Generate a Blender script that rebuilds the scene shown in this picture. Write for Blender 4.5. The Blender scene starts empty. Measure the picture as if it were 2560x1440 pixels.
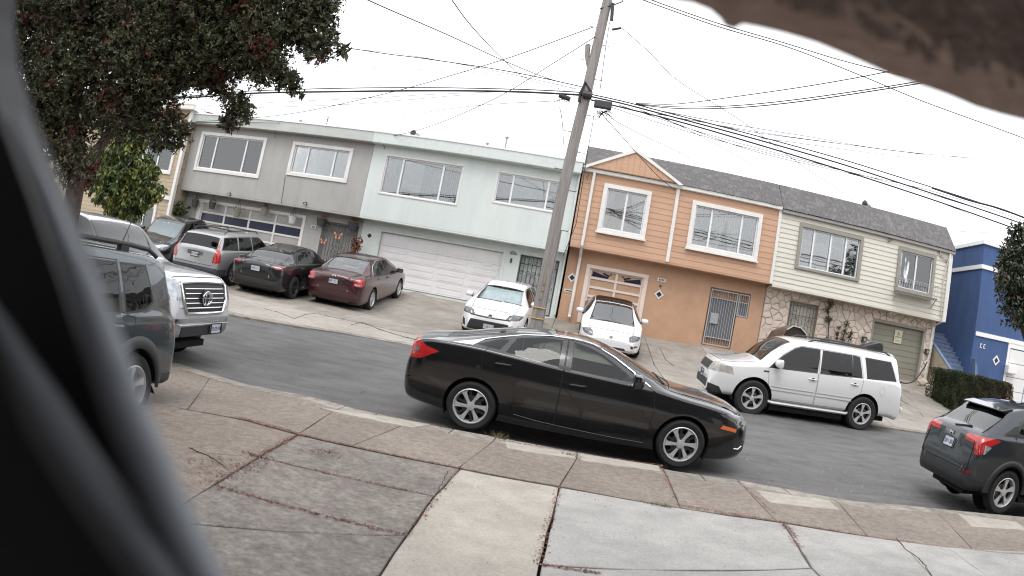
import bpy, bmesh, math, random
import numpy as np
from mathutils import Vector, Matrix
from mathutils.bvhtree import BVHTree
from mathutils.geometry import tessellate_polygon
R = math.radians
C = bpy.context.scene.collection
SC = bpy.context.scene
rnd = random.Random(7)

# ------------------------------------------------------------------ camera
# the photograph comes from a wide security lens, so the camera is a fisheye one
CAMZ = 1.5
PITCH, ROLL, YAW = 0.02345557, 0.18422576, -0.10513008
LF, LA = 1.31586132, -0.06320195
_f = Vector((math.sin(YAW)*math.cos(PITCH), math.cos(YAW)*math.cos(PITCH), math.sin(PITCH)))
_r0 = Vector((math.cos(YAW), -math.sin(YAW), 0)); _u0 = _r0.cross(_f)
_c, _s = math.cos(ROLL), math.sin(ROLL)
CR = _r0*_c + _u0*_s; CU = -_r0*_s + _u0*_c; CF = _f
cam = bpy.data.objects.new('camera', bpy.data.cameras.new('camera'))
C.objects.link(cam); SC.camera = cam
m = Matrix((CR, CU, -CF)).transposed().to_4x4(); m.translation = Vector((0, 0, CAMZ)); cam.matrix_world = m
cd = cam.data
cd.type = 'PANO'; cd.sensor_width = 36; cd.sensor_height = 20.25; cd.sensor_fit = 'HORIZONTAL'
cd.lens = 24; cd.clip_start = 0.005; cd.clip_end = 2000
cy = cd
cy.panorama_type = 'FISHEYE_LENS_POLYNOMIAL'
cy.fisheye_fov = R(170)
cy.fisheye_polynomial_k0 = 0.0
cy.fisheye_polynomial_k1 = -4.21450627e-02; cy.fisheye_polynomial_k2 = -2.88461165e-05
cy.fisheye_polynomial_k3 = -1.32594470e-06; cy.fisheye_polynomial_k4 = -1.48641170e-07
cd.dof.use_dof = True; cd.dof.focus_distance = 12.0; cd.dof.aperture_fstop = 4.8

# ------------------------------------------------------------------ sky and sun: a bright overcast afternoon
SUN_EL, SUN_AZ = 58, 200
w = bpy.data.worlds.new('World'); SC.world = w; w.use_nodes = True
nt = w.node_tree; nt.nodes.clear()
out = nt.nodes.new('ShaderNodeOutputWorld'); bg = nt.nodes.new('ShaderNodeBackground')
sky = nt.nodes.new('ShaderNodeTexSky'); sky.sky_type = 'NISHITA'; sky.sun_disc = False
sky.sun_elevation = R(SUN_EL); sky.sun_rotation = R(SUN_AZ); sky.dust_density = 4; sky.air_density = 1.2
mix = nt.nodes.new('ShaderNodeMixRGB'); mix.inputs[0].default_value = 0.93
geo = nt.nodes.new('ShaderNodeTexCoord'); sep = nt.nodes.new('ShaderNodeSeparateXYZ')
noi = nt.nodes.new('ShaderNodeTexNoise'); noi.inputs['Scale'].default_value = 1.6; noi.inputs['Detail'].default_value = 5
ramp = nt.nodes.new('ShaderNodeValToRGB')
ramp.color_ramp.elements[0].position = 0.3; ramp.color_ramp.elements[0].color = (9.6, 9.9, 10.4, 1)
ramp.color_ramp.elements[1].position = 0.7; ramp.color_ramp.elements[1].color = (11.6, 11.6, 11.8, 1)
nt.links.new(geo.outputs['Generated'], noi.inputs['Vector']); nt.links.new(noi.outputs[0], ramp.inputs[0])
nt.links.new(sky.outputs[0], mix.inputs[1]); nt.links.new(ramp.outputs[0], mix.inputs[2])
nt.links.new(mix.outputs[0], bg.inputs[0]); bg.inputs[1].default_value = 0.1
nt.links.new(bg.outputs[0], out.inputs[0])
sun = bpy.data.objects.new('sun', bpy.data.lights.new('sun', 'SUN')); C.objects.link(sun)
sun.data.energy = 0.7; sun.data.angle = R(25); sun.data.color = (1, .97, .93)
_az = R(SUN_AZ); _el = R(SUN_EL)
sun.rotation_euler = Vector((math.sin(_az)*math.cos(_el), math.cos(_az)*math.cos(_el), math.sin(_el))).to_track_quat('Z', 'Y').to_euler()
SC.view_settings.view_transform = 'Standard'; SC.view_settings.look = 'None'
SC.view_settings.exposure = 0.82; SC.view_settings.gamma = 1; SC.view_settings.use_curve_mapping = False
SC.render.engine = 'CYCLES'
SC.cycles.max_bounces = 8; SC.cycles.transparent_max_bounces = 12; SC.cycles.use_denoising = True
SC.cycles.pixel_filter_type = 'BLACKMAN_HARRIS'; SC.cycles.filter_width = 1.15
SC.cycles.caustics_reflective = False; SC.cycles.caustics_refractive = False
SC.cycles.sample_clamp_indirect = 5

# ------------------------------------------------------------------ photo pixel -> place
def ray(px, py):
    x = (px-1280)/1280; y = -(py-720)/1280; r = math.hypot(x, y)+1e-9; th = r/LF
    for _ in range(15): th -= (LF*(th+LA*th**3)-r)/(LF*(1+3*LA*th*th))
    return (CR*(math.sin(th)*x/r) + CU*(math.sin(th)*y/r) + CF*math.cos(th)).normalized()
def at(px, py, Y):
    v = ray(px, py); return Vector((0, 0, CAMZ)) + v*(Y/v.y)
def lerp(tab, x):
    if x <= tab[0][0]: return tab[0][1]
    for (a, b), (c, d) in zip(tab, tab[1:]):
        if x <= c: return b+(d-b)*(x-a)/(c-a)
    return tab[-1][1]
ROADP = [(6.0, -.27), (8.0, -.235), (10.5, -.10), (13.7, .14), (14.65, .19), (16, .26), (30, .3)]
FARP = [(12.5, .12), (14.6, .22), (16.2, .32), (19.3, .54), (22.1, .99), (24.0, 1.31), (26, 1.36), (80, 1.8)]
def hx(x, y):                      # the lots fall away a little to both sides on the near side
    d = abs(x-.5); h = -.0035*d*d if d < 6.5 else -.148-.012*(d-6.5)
    return h*max(0, min(1, (14-y)/5))
def zroad(x, y): return lerp(ROADP, y)+hx(x, y)
def znear(x, y):
    t = max(0, min(1, (-2.6-x)/1.8)); t = t*t*(3-2*t)          # the drive at the left dips to the street
    return (0 if y < 5.6 else -.022*(y-5.6)/2.2)+hx(x, y)-.13*t*max(0, min(1, (y-.5)/2))
def zfar(x, y): return lerp(FARP, y)+hx(x, y)
def hit(px, py, fz, y0=1.5, y1=40):
    v = ray(px, py); o = Vector((0, 0, CAMZ)); n = 3000; 
    for i in range(n):
        y = y0+(y1-y0)*i/n; p = o+v*(y/v.y)
        if p.z < fz(p.x, y): return Vector((p.x, p.y, fz(p.x, p.y)))
    return p

# ------------------------------------------------------------------ materials
MATS = {}
def mat(name, col, rough=.7, metal=0, var=.08, scale=6, bump=0, bscale=60, coat=0, spec=.5, col2=None, streak=None, stain=0, objrand=0, emit=0, grain=0, gscale=45):
    if name in MATS: return MATS[name]
    mt = bpy.data.materials.new(name); mt.use_nodes = True; t = mt.node_tree; N = t.nodes; L = t.links
    b = N['Principled BSDF']; b.inputs['Roughness'].default_value = rough; b.inputs['Metallic'].default_value = metal
    b.inputs['Coat Weight'].default_value = coat; b.inputs['Coat Roughness'].default_value = .04
    b.inputs['Specular IOR Level'].default_value = spec
    tc = N.new('ShaderNodeTexCoord'); src = tc.outputs['Object']
    if streak:
        mp = N.new('ShaderNodeMapping'); mp.inputs['Scale'].default_value = streak; L.new(src, mp.inputs[0]); src = mp.outputs[0]
    c2 = col2 if col2 else tuple(c*(1-2*var) for c in col)
    if var or col2:
        n = N.new('ShaderNodeTexNoise'); n.inputs['Scale'].default_value = scale; n.inputs['Detail'].default_value = 8; n.inputs['Roughness'].default_value = .65
        L.new(src, n.inputs['Vector'])
        r = N.new('ShaderNodeValToRGB'); r.color_ramp.elements[0].position = .34; r.color_ramp.elements[1].position = .64
        r.color_ramp.elements[0].color = (*c2, 1); r.color_ramp.elements[1].color = (*[min(1, c*(1+var*.4)) for c in col], 1)
        L.new(n.outputs[0], r.inputs[0]); o = r.outputs[0]
        if stain:
            n2 = N.new('ShaderNodeTexNoise'); n2.inputs['Scale'].default_value = .9; n2.inputs['Detail'].default_value = 6; L.new(tc.outputs['Object'], n2.inputs['Vector'])
            r2 = N.new('ShaderNodeValToRGB'); r2.color_ramp.elements[0].position = .38; r2.color_ramp.elements[0].color = (1-stain,)*3+(1,)
            r2.color_ramp.elements[1].position = .62; r2.color_ramp.elements[1].color = (1, 1, 1, 1)
            mx = N.new('ShaderNodeMixRGB'); mx.blend_type = 'MULTIPLY'; mx.inputs[0].default_value = 1
            L.new(n2.outputs[0], r2.inputs[0]); L.new(o, mx.inputs[1]); L.new(r2.outputs[0], mx.inputs[2]); o = mx.outputs[0]
        if grain:
            n3 = N.new('ShaderNodeTexNoise'); n3.inputs['Scale'].default_value = gscale; n3.inputs['Detail'].default_value = 6; n3.inputs['Roughness'].default_value = .8; L.new(tc.outputs['Object'], n3.inputs['Vector'])
            r3 = N.new('ShaderNodeMapRange'); r3.inputs[1].default_value = .32; r3.inputs[2].default_value = .68; r3.inputs[3].default_value = 1-grain; r3.inputs[4].default_value = 1+grain; L.new(n3.outputs[0], r3.inputs[0])
            v3 = N.new('ShaderNodeVectorMath'); v3.operation = 'SCALE'; L.new(o, v3.inputs[0]); L.new(r3.outputs[0], v3.inputs['Scale']); o = v3.outputs[0]
        if objrand:
            oi = N.new('ShaderNodeObjectInfo'); mr = N.new('ShaderNodeMapRange'); mr.inputs[3].default_value = 1-objrand; mr.inputs[4].default_value = 1+objrand*.6
            L.new(oi.outputs['Random'], mr.inputs[0]); hs = N.new('ShaderNodeHueSaturation'); L.new(mr.outputs[0], hs.inputs['Value']); L.new(o, hs.inputs['Color']); o = hs.outputs[0]
        L.new(o, b.inputs['Base Color'])
    else: b.inputs['Base Color'].default_value = (*col, 1)
    if emit:
        b.inputs['Emission Color'].default_value = (*col, 1); b.inputs['Emission Strength'].default_value = emit
    if bump:
        n = N.new('ShaderNodeTexNoise'); n.inputs['Scale'].default_value = bscale; n.inputs['Detail'].default_value = 4; L.new(tc.outputs['Object'], n.inputs['Vector'])
        bp = N.new('ShaderNodeBump'); bp.inputs['Strength'].default_value = bump; bp.inputs['Distance'].default_value = .01
        L.new(n.outputs[0], bp.inputs['Height']); L.new(bp.outputs[0], b.inputs['Normal'])
    MATS[name] = mt; return mt
def glassmat(name, tint, refl=1.0, ior=1.5, bend=.35):
    if name in MATS: return MATS[name]
    mt = bpy.data.materials.new(name); mt.use_nodes = True; t = mt.node_tree; N = t.nodes; L = t.links; N.clear()
    o = N.new('ShaderNodeOutputMaterial'); tr = N.new('ShaderNodeBsdfTransparent'); tr.inputs[0].default_value = (*tint, 1)
    gl = N.new('ShaderNodeBsdfGlossy'); gl.inputs['Roughness'].default_value = .015; gl.inputs[0].default_value = (refl,)*3+(1,)
    fr = N.new('ShaderNodeFresnel'); fr.inputs[0].default_value = ior; mx = N.new('ShaderNodeMixShader')
    n = N.new('ShaderNodeTexNoise'); n.inputs['Scale'].default_value = 1.1; bp = N.new('ShaderNodeBump'); bp.inputs['Strength'].default_value = bend; bp.inputs['Distance'].default_value = .02
    L.new(n.outputs[0], bp.inputs['Height']); L.new(bp.outputs[0], gl.inputs['Normal'])
    L.new(fr.outputs[0], mx.inputs[0]); L.new(tr.outputs[0], mx.inputs[1]); L.new(gl.outputs[0], mx.inputs[2]); L.new(mx.outputs[0], o.inputs[0])
    MATS[name] = mt; return mt

# ------------------------------------------------------------------ objects
def tag(o, label=None, cat=None, group=None, kind=None):
    if label: o['label'] = label
    if cat: o['category'] = cat
    if group: o['group'] = group
    if kind: o['kind'] = kind
    return o
def empty(name, loc, rz=0, label=None, cat=None, group=None):
    o = bpy.data.objects.new(name, None); C.objects.link(o); o.empty_display_size = .2
    o.location = loc; o.rotation_euler = (0, 0, rz)
    return tag(o, label, cat, group)
def attach(o, parent):
    """child keeps its place in the world although its thing has a base point of its own"""
    o.parent = parent
    p = parent
    while p.parent: p = p.parent
    if p.get('_w'): 
        o.matrix_parent_inverse = Matrix.Translation(-Vector(p.location)) if parent is p else Matrix.Identity(4)
def world_empty(name, loc, label, cat, group=None):
    o = empty(name, loc, 0, label, cat, group); o['_w'] = 1; return o
class MB:
    def __init__(s): s.v = []; s.f = []; s.m = []
    def add(s, vs, fs, m=0):
        n = len(s.v); s.v += [tuple(v) for v in vs]; s.f += [tuple(i+n for i in f) for f in fs]; s.m += [m]*len(fs); return s
    def box(s, x0, x1, y0, y1, z0, z1, m=0):
        if x0 > x1: x0, x1 = x1, x0
        if y0 > y1: y0, y1 = y1, y0
        if z0 > z1: z0, z1 = z1, z0
        v = [(x, y, z) for z in (z0, z1) for y in (y0, y1) for x in (x0, x1)]
        return s.add(v, [(0, 2, 3, 1), (4, 5, 7, 6), (0, 1, 5, 4), (2, 6, 7, 3), (0, 4, 6, 2), (1, 3, 7, 5)], m)
    def tbox(s, M, sx, sy, sz, m=0):
        v = [M @ Vector((x*sx/2, y*sy/2, z*sz/2)) for z in (-1, 1) for y in (-1, 1) for x in (-1, 1)]
        return s.add(v, [(0, 2, 3, 1), (4, 5, 7, 6), (0, 1, 5, 4), (2, 6, 7, 3), (0, 4, 6, 2), (1, 3, 7, 5)], m)
    def prism(s, pts, a, b, axis='y', m=0):
        """extrude a 2-D outline from a to b along an axis; 2-D coordinates are the other two"""
        n = len(pts)
        def mk(p, d): return {'y': (p[0], d, p[1]), 'x': (d, p[0], p[1]), 'z': (p[0], p[1], d)}[axis]
        v = [mk(p, a) for p in pts]+[mk(p, b) for p in pts]
        tri = tessellate_polygon([[Vector((p[0], p[1], 0)) for p in pts]])
        fs = [tuple(t) for t in tri]+[tuple(i+n for i in reversed(t)) for t in tri]+[(i, (i+1) % n, (i+1) % n+n, i+n) for i in range(n)]
        return s.add(v, fs, m)
    def bar(s, p, q, wd, th=None, m=0, up=(0, 0, 1)):
        p, q = Vector(p), Vector(q); d = q-p; L = d.length
        if L < 1e-6: return s
        z = d/L; x = z.cross(Vector(up)); 
        if x.length < 1e-4: x = z.cross(Vector((1, 0, 0)))
        x.normalize(); y = z.cross(x)
        M = Matrix((x, y, z)).transposed().to_4x4(); M.translation = (p+q)/2
        return s.tbox(M, wd, th or wd, L, m)
    def tube(s, path, r, n=8, m=0, closed=False, cap=True):
        path = [Vector(p) for p in path]; K = len(path); vs = []; ref = None
        for i, p in enumerate(path):
            a = path[i-1] if (i > 0 or closed) else p; b = path[(i+1) % K] if (i < K-1 or closed) else p
            t = (b-a).normalized()
            if ref is None:
                ref = t.cross(Vector((0, 0, 1)))
                if ref.length < 1e-3: ref = t.cross(Vector((1, 0, 0)))
            ref = (ref-t*ref.dot(t)).normalized(); bi = t.cross(ref); rr = r[i] if isinstance(r, (list, tuple)) else r
            for k in range(n):
                an = 2*math.pi*k/n; vs.append(p+(ref*math.cos(an)+bi*math.sin(an))*rr)
        fs = [(i*n+k, i*n+(k+1) % n, ((i+1) % K)*n+(k+1) % n, ((i+1) % K)*n+k) for i in range(K if closed else K-1) for k in range(n)]
        if cap and not closed: fs += [tuple(range(n))[::-1], tuple((K-1)*n+k for k in range(n))]
        return s.add(vs, fs, m)
    def lathe(s, prof, c, axis='z', n=16, m=0, cap=True):
        """profile of (radius, height) turned about an axis through c"""
        c = Vector(c); vs = []
        for r, h in prof:
            for k in range(n):
                a = 2*math.pi*k/n; ca, sa = r*math.cos(a), r*math.sin(a)
                vs.append(c+Vector({'z': (ca, sa, h), 'y': (ca, h, sa), 'x': (h, ca, sa)}[axis]))
        K = len(prof); fs = [(i*n+k, i*n+(k+1) % n, (i+1)*n+(k+1) % n, (i+1)*n+k) for i in range(K-1) for k in range(n)]
        if cap and prof[0][0] > 1e-4: fs.append(tuple(range(n)))
        if cap and prof[-1][0] > 1e-4: fs.append(tuple((K-1)*n+k for k in range(n)))
        return s.add(vs, fs, m)
    def build(s, name, mats, parent=None, smooth=False, bevel=0, kind=None, label=None, fix=True):
        me = bpy.data.meshes.new(name); me.from_pydata(s.v, [], s.f)
        for mm in (mats if isinstance(mats, (list, tuple)) else [mats]): me.materials.append(mm)
        if len(me.materials) > 1: me.polygons.foreach_set('material_index', s.m)
        if smooth: me.polygons.foreach_set('use_smooth', [True]*len(me.polygons))
        if fix:
            bm = bmesh.new(); bm.from_mesh(me); bmesh.ops.recalc_face_normals(bm, faces=bm.faces); bm.to_mesh(me); bm.free()
        me.update()
        o = bpy.data.objects.new(name, me); C.objects.link(o)
        if smooth and smooth != 'all': me.set_sharp_from_angle(angle=R(40))
        if bevel:
            b = o.modifiers.new('bevel', 'BEVEL'); b.width = bevel; b.segments = 2; b.limit_method = 'ANGLE'
        if parent: attach(o, parent)
        if kind: o['kind'] = kind
        if label: o['label'] = label
        return o
# ------------------------------------------------------------------ ground, road, pavements
M_dirt = mat('joint_dirt', (.10, .065, .05), .95, var=.3, scale=9, bump=.5, bscale=40)
M_asph = mat('asphalt', (.162, .158, .154), .85, var=.15, scale=2.2, streak=(.7, 1.7, 1), bump=.6, bscale=220, stain=.14, grain=.22, gscale=38)
M_walk = mat('old_walk_concrete', (.285, .238, .20), .9, var=.15, scale=12, bump=.6, bscale=160, stain=.16, objrand=.07, grain=0.32, gscale=42)
M_walkg = mat('grey_walk_concrete', (.275, .248, .222), .9, col2=(.178, .153, .136), scale=7, bump=.7, bscale=120, stain=.2, objrand=.05, grain=0.38, gscale=22)
M_pale = mat('pale_beige_concrete', (.45, .415, .36), .9, col2=(.37, .335, .29), scale=3.2, bump=.4, bscale=140, stain=.13, grain=0.2, gscale=42)
M_blue = mat('pale_grey_concrete', (.40, .39, .37), .9, col2=(.315, .305, .288), scale=2.4, bump=.4, bscale=140, stain=.1, objrand=.05, grain=0.2, gscale=42)
M_curb = mat('curb_concrete', (.34, .31, .27), .9, var=.2, scale=7, bump=.5, bscale=100, stain=.2, objrand=.12, grain=0.2, gscale=42)
M_far = mat('driveway_concrete', (.37, .335, .295), .9, col2=(.29, .26, .225), scale=3, bump=.4, bscale=90, stain=.22, objrand=.08, streak=(1, .6, 1), grain=0.2, gscale=42)
M_farw = mat('far_walk_concrete', (.40, .365, .325), .9, col2=(.33, .30, .265), scale=5, bump=.4, bscale=90, stain=.16, objrand=.07, grain=0.2, gscale=42)

def sheet(name, x0, x1, y0, y1, fz, nx, ny, m, kind='structure', dz=0):
    mb = MB(); v = []; f = []
    for j in range(ny+1):
        for i in range(nx+1):
            x = x0+(x1-x0)*i/nx; y = y0+(y1-y0)*j/ny; v.append((x, y, fz(x, y)+dz))
    for j in range(ny):
        for i in range(nx):
            a = j*(nx+1)+i; f.append((a, a+1, a+nx+2, a+nx+1))
    mb.add(v, f); return mb.build(name, m, smooth='all', kind=kind, fix=False)
def zground(x, y):
    if y < 8: return znear(x, y)-.32
    if y < 14: return zroad(x, y)-.22
    return zfar(x, min(y, 30))-.22
gr = MB(); ys = [-400, -60, -10, 0, 4, 7, 8, 10, 12, 14, 16, 19, 22, 24, 30, 60, 150, 500]; xs = [-500, -150, -60, -30, -20, -15, -10, -7, -4, -2, 0, 2, 4, 7, 10, 15, 20, 30, 60, 150, 500]
gr.add([(x, y, zground(max(-40, min(40, x)), y)) for y in ys for x in xs], [(j*len(xs)+i, j*len(xs)+i+1, (j+1)*len(xs)+i+1, (j+1)*len(xs)+i) for j in range(len(ys)-1) for i in range(len(xs)-1)])
gr.build('ground', M_dirt, kind='structure', fix=False)
sheet('road', -90, 90, 6.2, 16.0, zroad, 180, 30, M_asph)

def nearcurb(x): return lerp(NC, x)
def jointl(x): return lerp(JL, x)
def zs(x, y): return znear(x, y)
NC = [(p.x, p.y) for p in [hit(*q, znear) for q in [(435, 905), (600, 955), (880, 1020), (1110, 1068), (1240, 1092), (1500, 1140), (1690, 1178), (1850, 1200), (2000, 1228), (2130, 1252), (2260, 1262), (2540, 1290)]]]
NC = [(-90, NC[0][1])]+NC+[(90, NC[-1][1])]
JL = [(p.x, p.y) for p in [hit(*q, znear) for q in [(590, 1045), (745, 1085), (1150, 1170), (1400, 1215), (1690, 1268), (1960, 1305), (2200, 1345), (2540, 1388)]]]
JL = [(-90, JL[0][1])]+JL+[(90, JL[-1][1])]
def clipped(poly, gap):
    """shrink a convex outline by gap on every side"""
    c = [Vector(p) for p in poly]; n = len(c); out = []
    ar = sum(c[i].x*c[(i+1) % n].y-c[(i+1) % n].x*c[i].y for i in range(n)); sg = 1 if ar > 0 else -1
    for i in range(n):
        a, b, d = c[i-1], c[i], c[(i+1) % n]
        e1 = (b-a).normalized(); e2 = (d-b).normalized(); n1 = Vector((-e1.y, e1.x))*sg; n2 = Vector((-e2.y, e2.x))*sg
        k = max(.35, 1+n1.dot(n2)); out.append(b+(n1+n2)/k*gap)
    return out
def slab(name, poly, fz, m, parent=None, gap=.006, th=.09, top=0, rough_edge=0, sub=6, seed=0):
    poly = clipped([Vector((p[0], p[1])) for p in poly], gap); q = []
    rr = random.Random(seed+len(poly)*7+int(poly[0][0]*100))
    for i, p in enumerate(poly):
        b = poly[(i+1) % len(poly)]; L = (b-p).length; k = max(1, min(sub, int(L/.25)))
        for j in range(k):
            r_ = p+(b-p)*j/k
            if rough_edge and j: r_ = r_+Vector((rr.uniform(-1, 1), rr.uniform(-1, 1)))*rough_edge
            q.append(r_)
    n = len(q); c = sum(q, Vector((0, 0)))/n
    mb = MB(); inn = [p+(c-p).normalized()*.008 for p in q]
    zt = [fz(p.x, p.y)+top for p in q]
    v = [(p.x, p.y, z) for p, z in zip(inn, zt)]+[(p.x, p.y, z-.005) for p, z in zip(q, zt)]+[(p.x, p.y, z-th) for p, z in zip(q, zt)]+[(c.x, c.y, fz(c.x, c.y)+top)]
    f = [(i, (i+1) % n, 3*n) for i in range(n)]+[(i, n+i, n+(i+1) % n, (i+1) % n) for i in range(n)]+[(n+i, 2*n+i, 2*n+(i+1) % n, n+(i+1) % n) for i in range(n)]
    mb.add(v, f); return mb.build(name, m, parent=parent)
def pathobj(name, y):
    o = empty(name, (0, y, 0)); o['_w'] = 1; o['kind'] = 'structure'; return o
walk = pathobj('pavement', 7)
lot = pathobj('driveway', 3)
farwalk = pathobj('pavement', 15.3)
fardrive = pathobj('driveway', 19)
# pavement slabs between the joint line and the kerb strip; joints read from the photograph
jj = []
for a, b in [((505, 1016), (560, 940)), ((745, 1085), (850, 1020)), ((887, 1110), (1023, 1055)), ((1154, 1160), (1237, 1097)), ((1399, 1212), (1443, 1127)), ((1694, 1257), (1652, 1163)), ((1933, 1295), (1838, 1195)), ((2156, 1330), (2071, 1240)), ((2420, 1368), (2330, 1275))]:
    A, B = hit(*a, znear), hit(*b, znear); jj.append(((A.x, jointl(A.x)), (B.x, nearcurb(B.x)-.02)))
x = jj[0][0][0]
pre = []
for k in range(5, 0, -1): pre.append(((x-1.9*k, jointl(x-1.9*k)), (x-1.9*k-.1, nearcurb(x-1.9*k)-.02)))
post = []; x = jj[-1][0][0]
for k in range(1, 7): post.append(((x+1.9*k, jointl(x+1.9*k)), (x+1.9*k, nearcurb(x+1.9*k)-.02)))
J2 = pre+jj+post
CW = .30
for i in range(len(J2)-1):
    (a, b), (c, d) = J2[i], J2[i+1]
    def sub(p, q, fy, off, n=4):
        return [(p[0]+(q[0]-p[0])*k/n, fy(p[0]+(q[0]-p[0])*k/n)+off) for k in range(n+1)]
    bc = (b[0], b[1]-CW); dc = (d[0], d[1]-CW)
    poly = sub(a, c, jointl, .004)+sub(d, b, nearcurb, -.02-CW)
    slab('paving_slab', poly, znear, M_walk, walk, sub=3, rough_edge=.004, gap=.004)
    n = 2
    for k in range(n):
        x0 = b[0]+(d[0]-b[0])*k/n; x1 = b[0]+(d[0]-b[0])*(k+1)/n
        poly = sub((x0, 0), (x1, 0), lambda x: nearcurb(x), -.02-CW)+sub((x1, 0), (x0, 0), lambda x: nearcurb(x), 0)
        slab('kerb_stone', poly, znear, M_curb, walk, sub=3, rough_edge=.008, th=.2, top=-.002)
# paler repair patches in the pavement
M_patch = mat('pale_patch_concrete', (.42, .385, .335), .9, col2=(.33, .30, .26), scale=6, bump=.4, bscale=120, stain=.1, grain=.15)
for q in ([(1890, 1226), (2072, 1252), (2098, 1276), (1925, 1258)], [(2395, 1286), (2540, 1305), (2570, 1326), (2430, 1318)], [(800, 1020), (960, 1042), (1075, 1062), (1030, 1070), (850, 1034)], [(1262, 1104), (1438, 1132), (1440, 1148), (1268, 1122)], [(1448, 1134), (1648, 1166), (1652, 1180), (1452, 1152)]):
    slab('repair_patch', [tuple(hit(*p, znear).xy) for p in q], znear, M_patch, walk, gap=0, rough_edge=.006, th=.02, top=.006, sub=4)
# slabs of the lot in front of the camera
def G2(px, py): p = hit(px, py, znear, .8); return (p.x, p.y)
def down(px, py, px2, py2, Y):
    """a point further along the joint from the first pixel through the second, at distance Y"""
    a, b = G2(px, py), G2(px2, py2); t = (Y-a[1])/(b[1]-a[1]); return (a[0]+(b[0]-a[0])*t, Y)
A0, A1 = G2(745, 1088), G2(648, 1142); A2 = down(745, 1088, 540, 1212, 2.9); A3 = (A2[0]-.8, 1.2)
B0, B1, B2, B3 = G2(1150, 1173), G2(1085, 1240), G2(1015, 1340), G2(950, 1435); B4 = (B3[0]-.05, 1.2)
C0, C3 = G2(1398, 1218), G2(1350, 1412); C4 = (C3[0]+.02, 1.2)
D0, D3 = G2(1958, 1308), G2(2030, 1420); D4 = (D3[0]+.1, 1.2)
E0, E1 = G2(2245, 1352), G2(2330, 1440); F0 = G2(2365, 1368); F1 = G2(2465, 1440)
A1 = (A1[0], A1[1])
Am = down(745, 1088, 540, 1212, A1[1]); 
slab('driveway_slab', [A0, B0, B1, A1], znear, M_walkg, lot, rough_edge=.006, seed=1)
slab('driveway_slab', [A1, B1, B2, A2], znear, M_walkg, lot, rough_edge=.006, seed=2)
slab('driveway_slab', [A2, B2, B3, B4, A3], znear, M_walkg, lot, rough_edge=.006, seed=3)
slab('driveway_slab', [B0, C0, C3, C4, B4, B3, B2, B1], znear, M_pale, lot, gap=.009, rough_edge=.008, seed=4)
slab('driveway_slab', [C0, ((C0[0]+D0[0])/2, jointl((C0[0]+D0[0])/2)-.01), D0, D3, C3], znear, M_blue, lot, gap=.012, rough_edge=.012, seed=5)
slab('driveway_slab', [C3, D3, D4, C4], znear, M_blue, lot, gap=.012, rough_edge=.008, seed=6)
slab('driveway_slab', [D0, E0, E1, (E1[0]+.3, 1.2), D4, D3], znear, M_blue, lot, gap=.009, rough_edge=.01, seed=7)
slab('driveway_slab', [E0, F0, F1, (F1[0]+.7, 1.2), (E1[0]+.3, 1.2), E1], znear, M_blue, lot, gap=.005, rough_edge=.008, seed=8)
slab('driveway_slab', [F0, (8.2, jointl(8.2)-.01), (9, 1.2), (F1[0]+.7, 1.2), F1], znear, M_blue, lot, rough_edge=.008, seed=9)
L0 = (-3.6, jointl(-3.6)-.01); L1_ = (-4.1, 1.2)
slab('driveway_slab', [L0, A0, A1, (-3.55, 3.3)], znear, M_walk, lot, gap=.006, rough_edge=.006, seed=10)
slab('driveway_slab', [(-3.55, 3.3), A1, A2, A3, L1_], znear, M_walk, lot, gap=.006, rough_edge=.006, seed=11)
slab('driveway_slab', [(-9, jointl(-9)-.01), L0, (-3.55, 3.3), L1_, (-9, 1.2)], znear, M_walk, lot, gap=.006, seed=12)
slab('driveway_slab', [(-9, 1.2), (9, 1.2), (9, -4), (-9, -4)], znear, M_walk, lot, gap=.006, seed=13)
slab('driveway_slab', [(8.2, jointl(8.2)-.01), (14, jointl(14)-.01), (14, -4), (9.02, -4)], znear, M_walk, lot, gap=.006, seed=14)
def crack(pts, fz, parent, r=.006, y0=.8):
    P = [hit(x, y, fz, y0) for x, y in pts]; rr = random.Random(int(pts[0][0])); Q = []
    for a, b in zip(P, P[1:]):
        for k in range(5): q = a.lerp(b, k/5)+Vector((rr.gauss(0, .006), rr.gauss(0, .006), 0)); q.z = fz(q.x, q.y)+.002; Q.append(q)
    MB().tube(Q+[P[-1]], [r*rr.uniform(.5, 1.2) for _ in Q]+[r*.4], 4).build('crack', M_dirt, parent)
crack([(2240, 1345), (2262, 1372), (2295, 1395), (2312, 1415), (2330, 1440)], znear, lot, .005)
crack([(745, 1088), (700, 1110), (655, 1138)], znear, walk, .006); crack([(470, 1120), (520, 1140), (560, 1165)], znear, lot, .005)
crack([(1120, 1178), (1108, 1205), (1088, 1238)], znear, lot, .004); crack([(900, 985), (912, 978)], znear, walk, .004)
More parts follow.
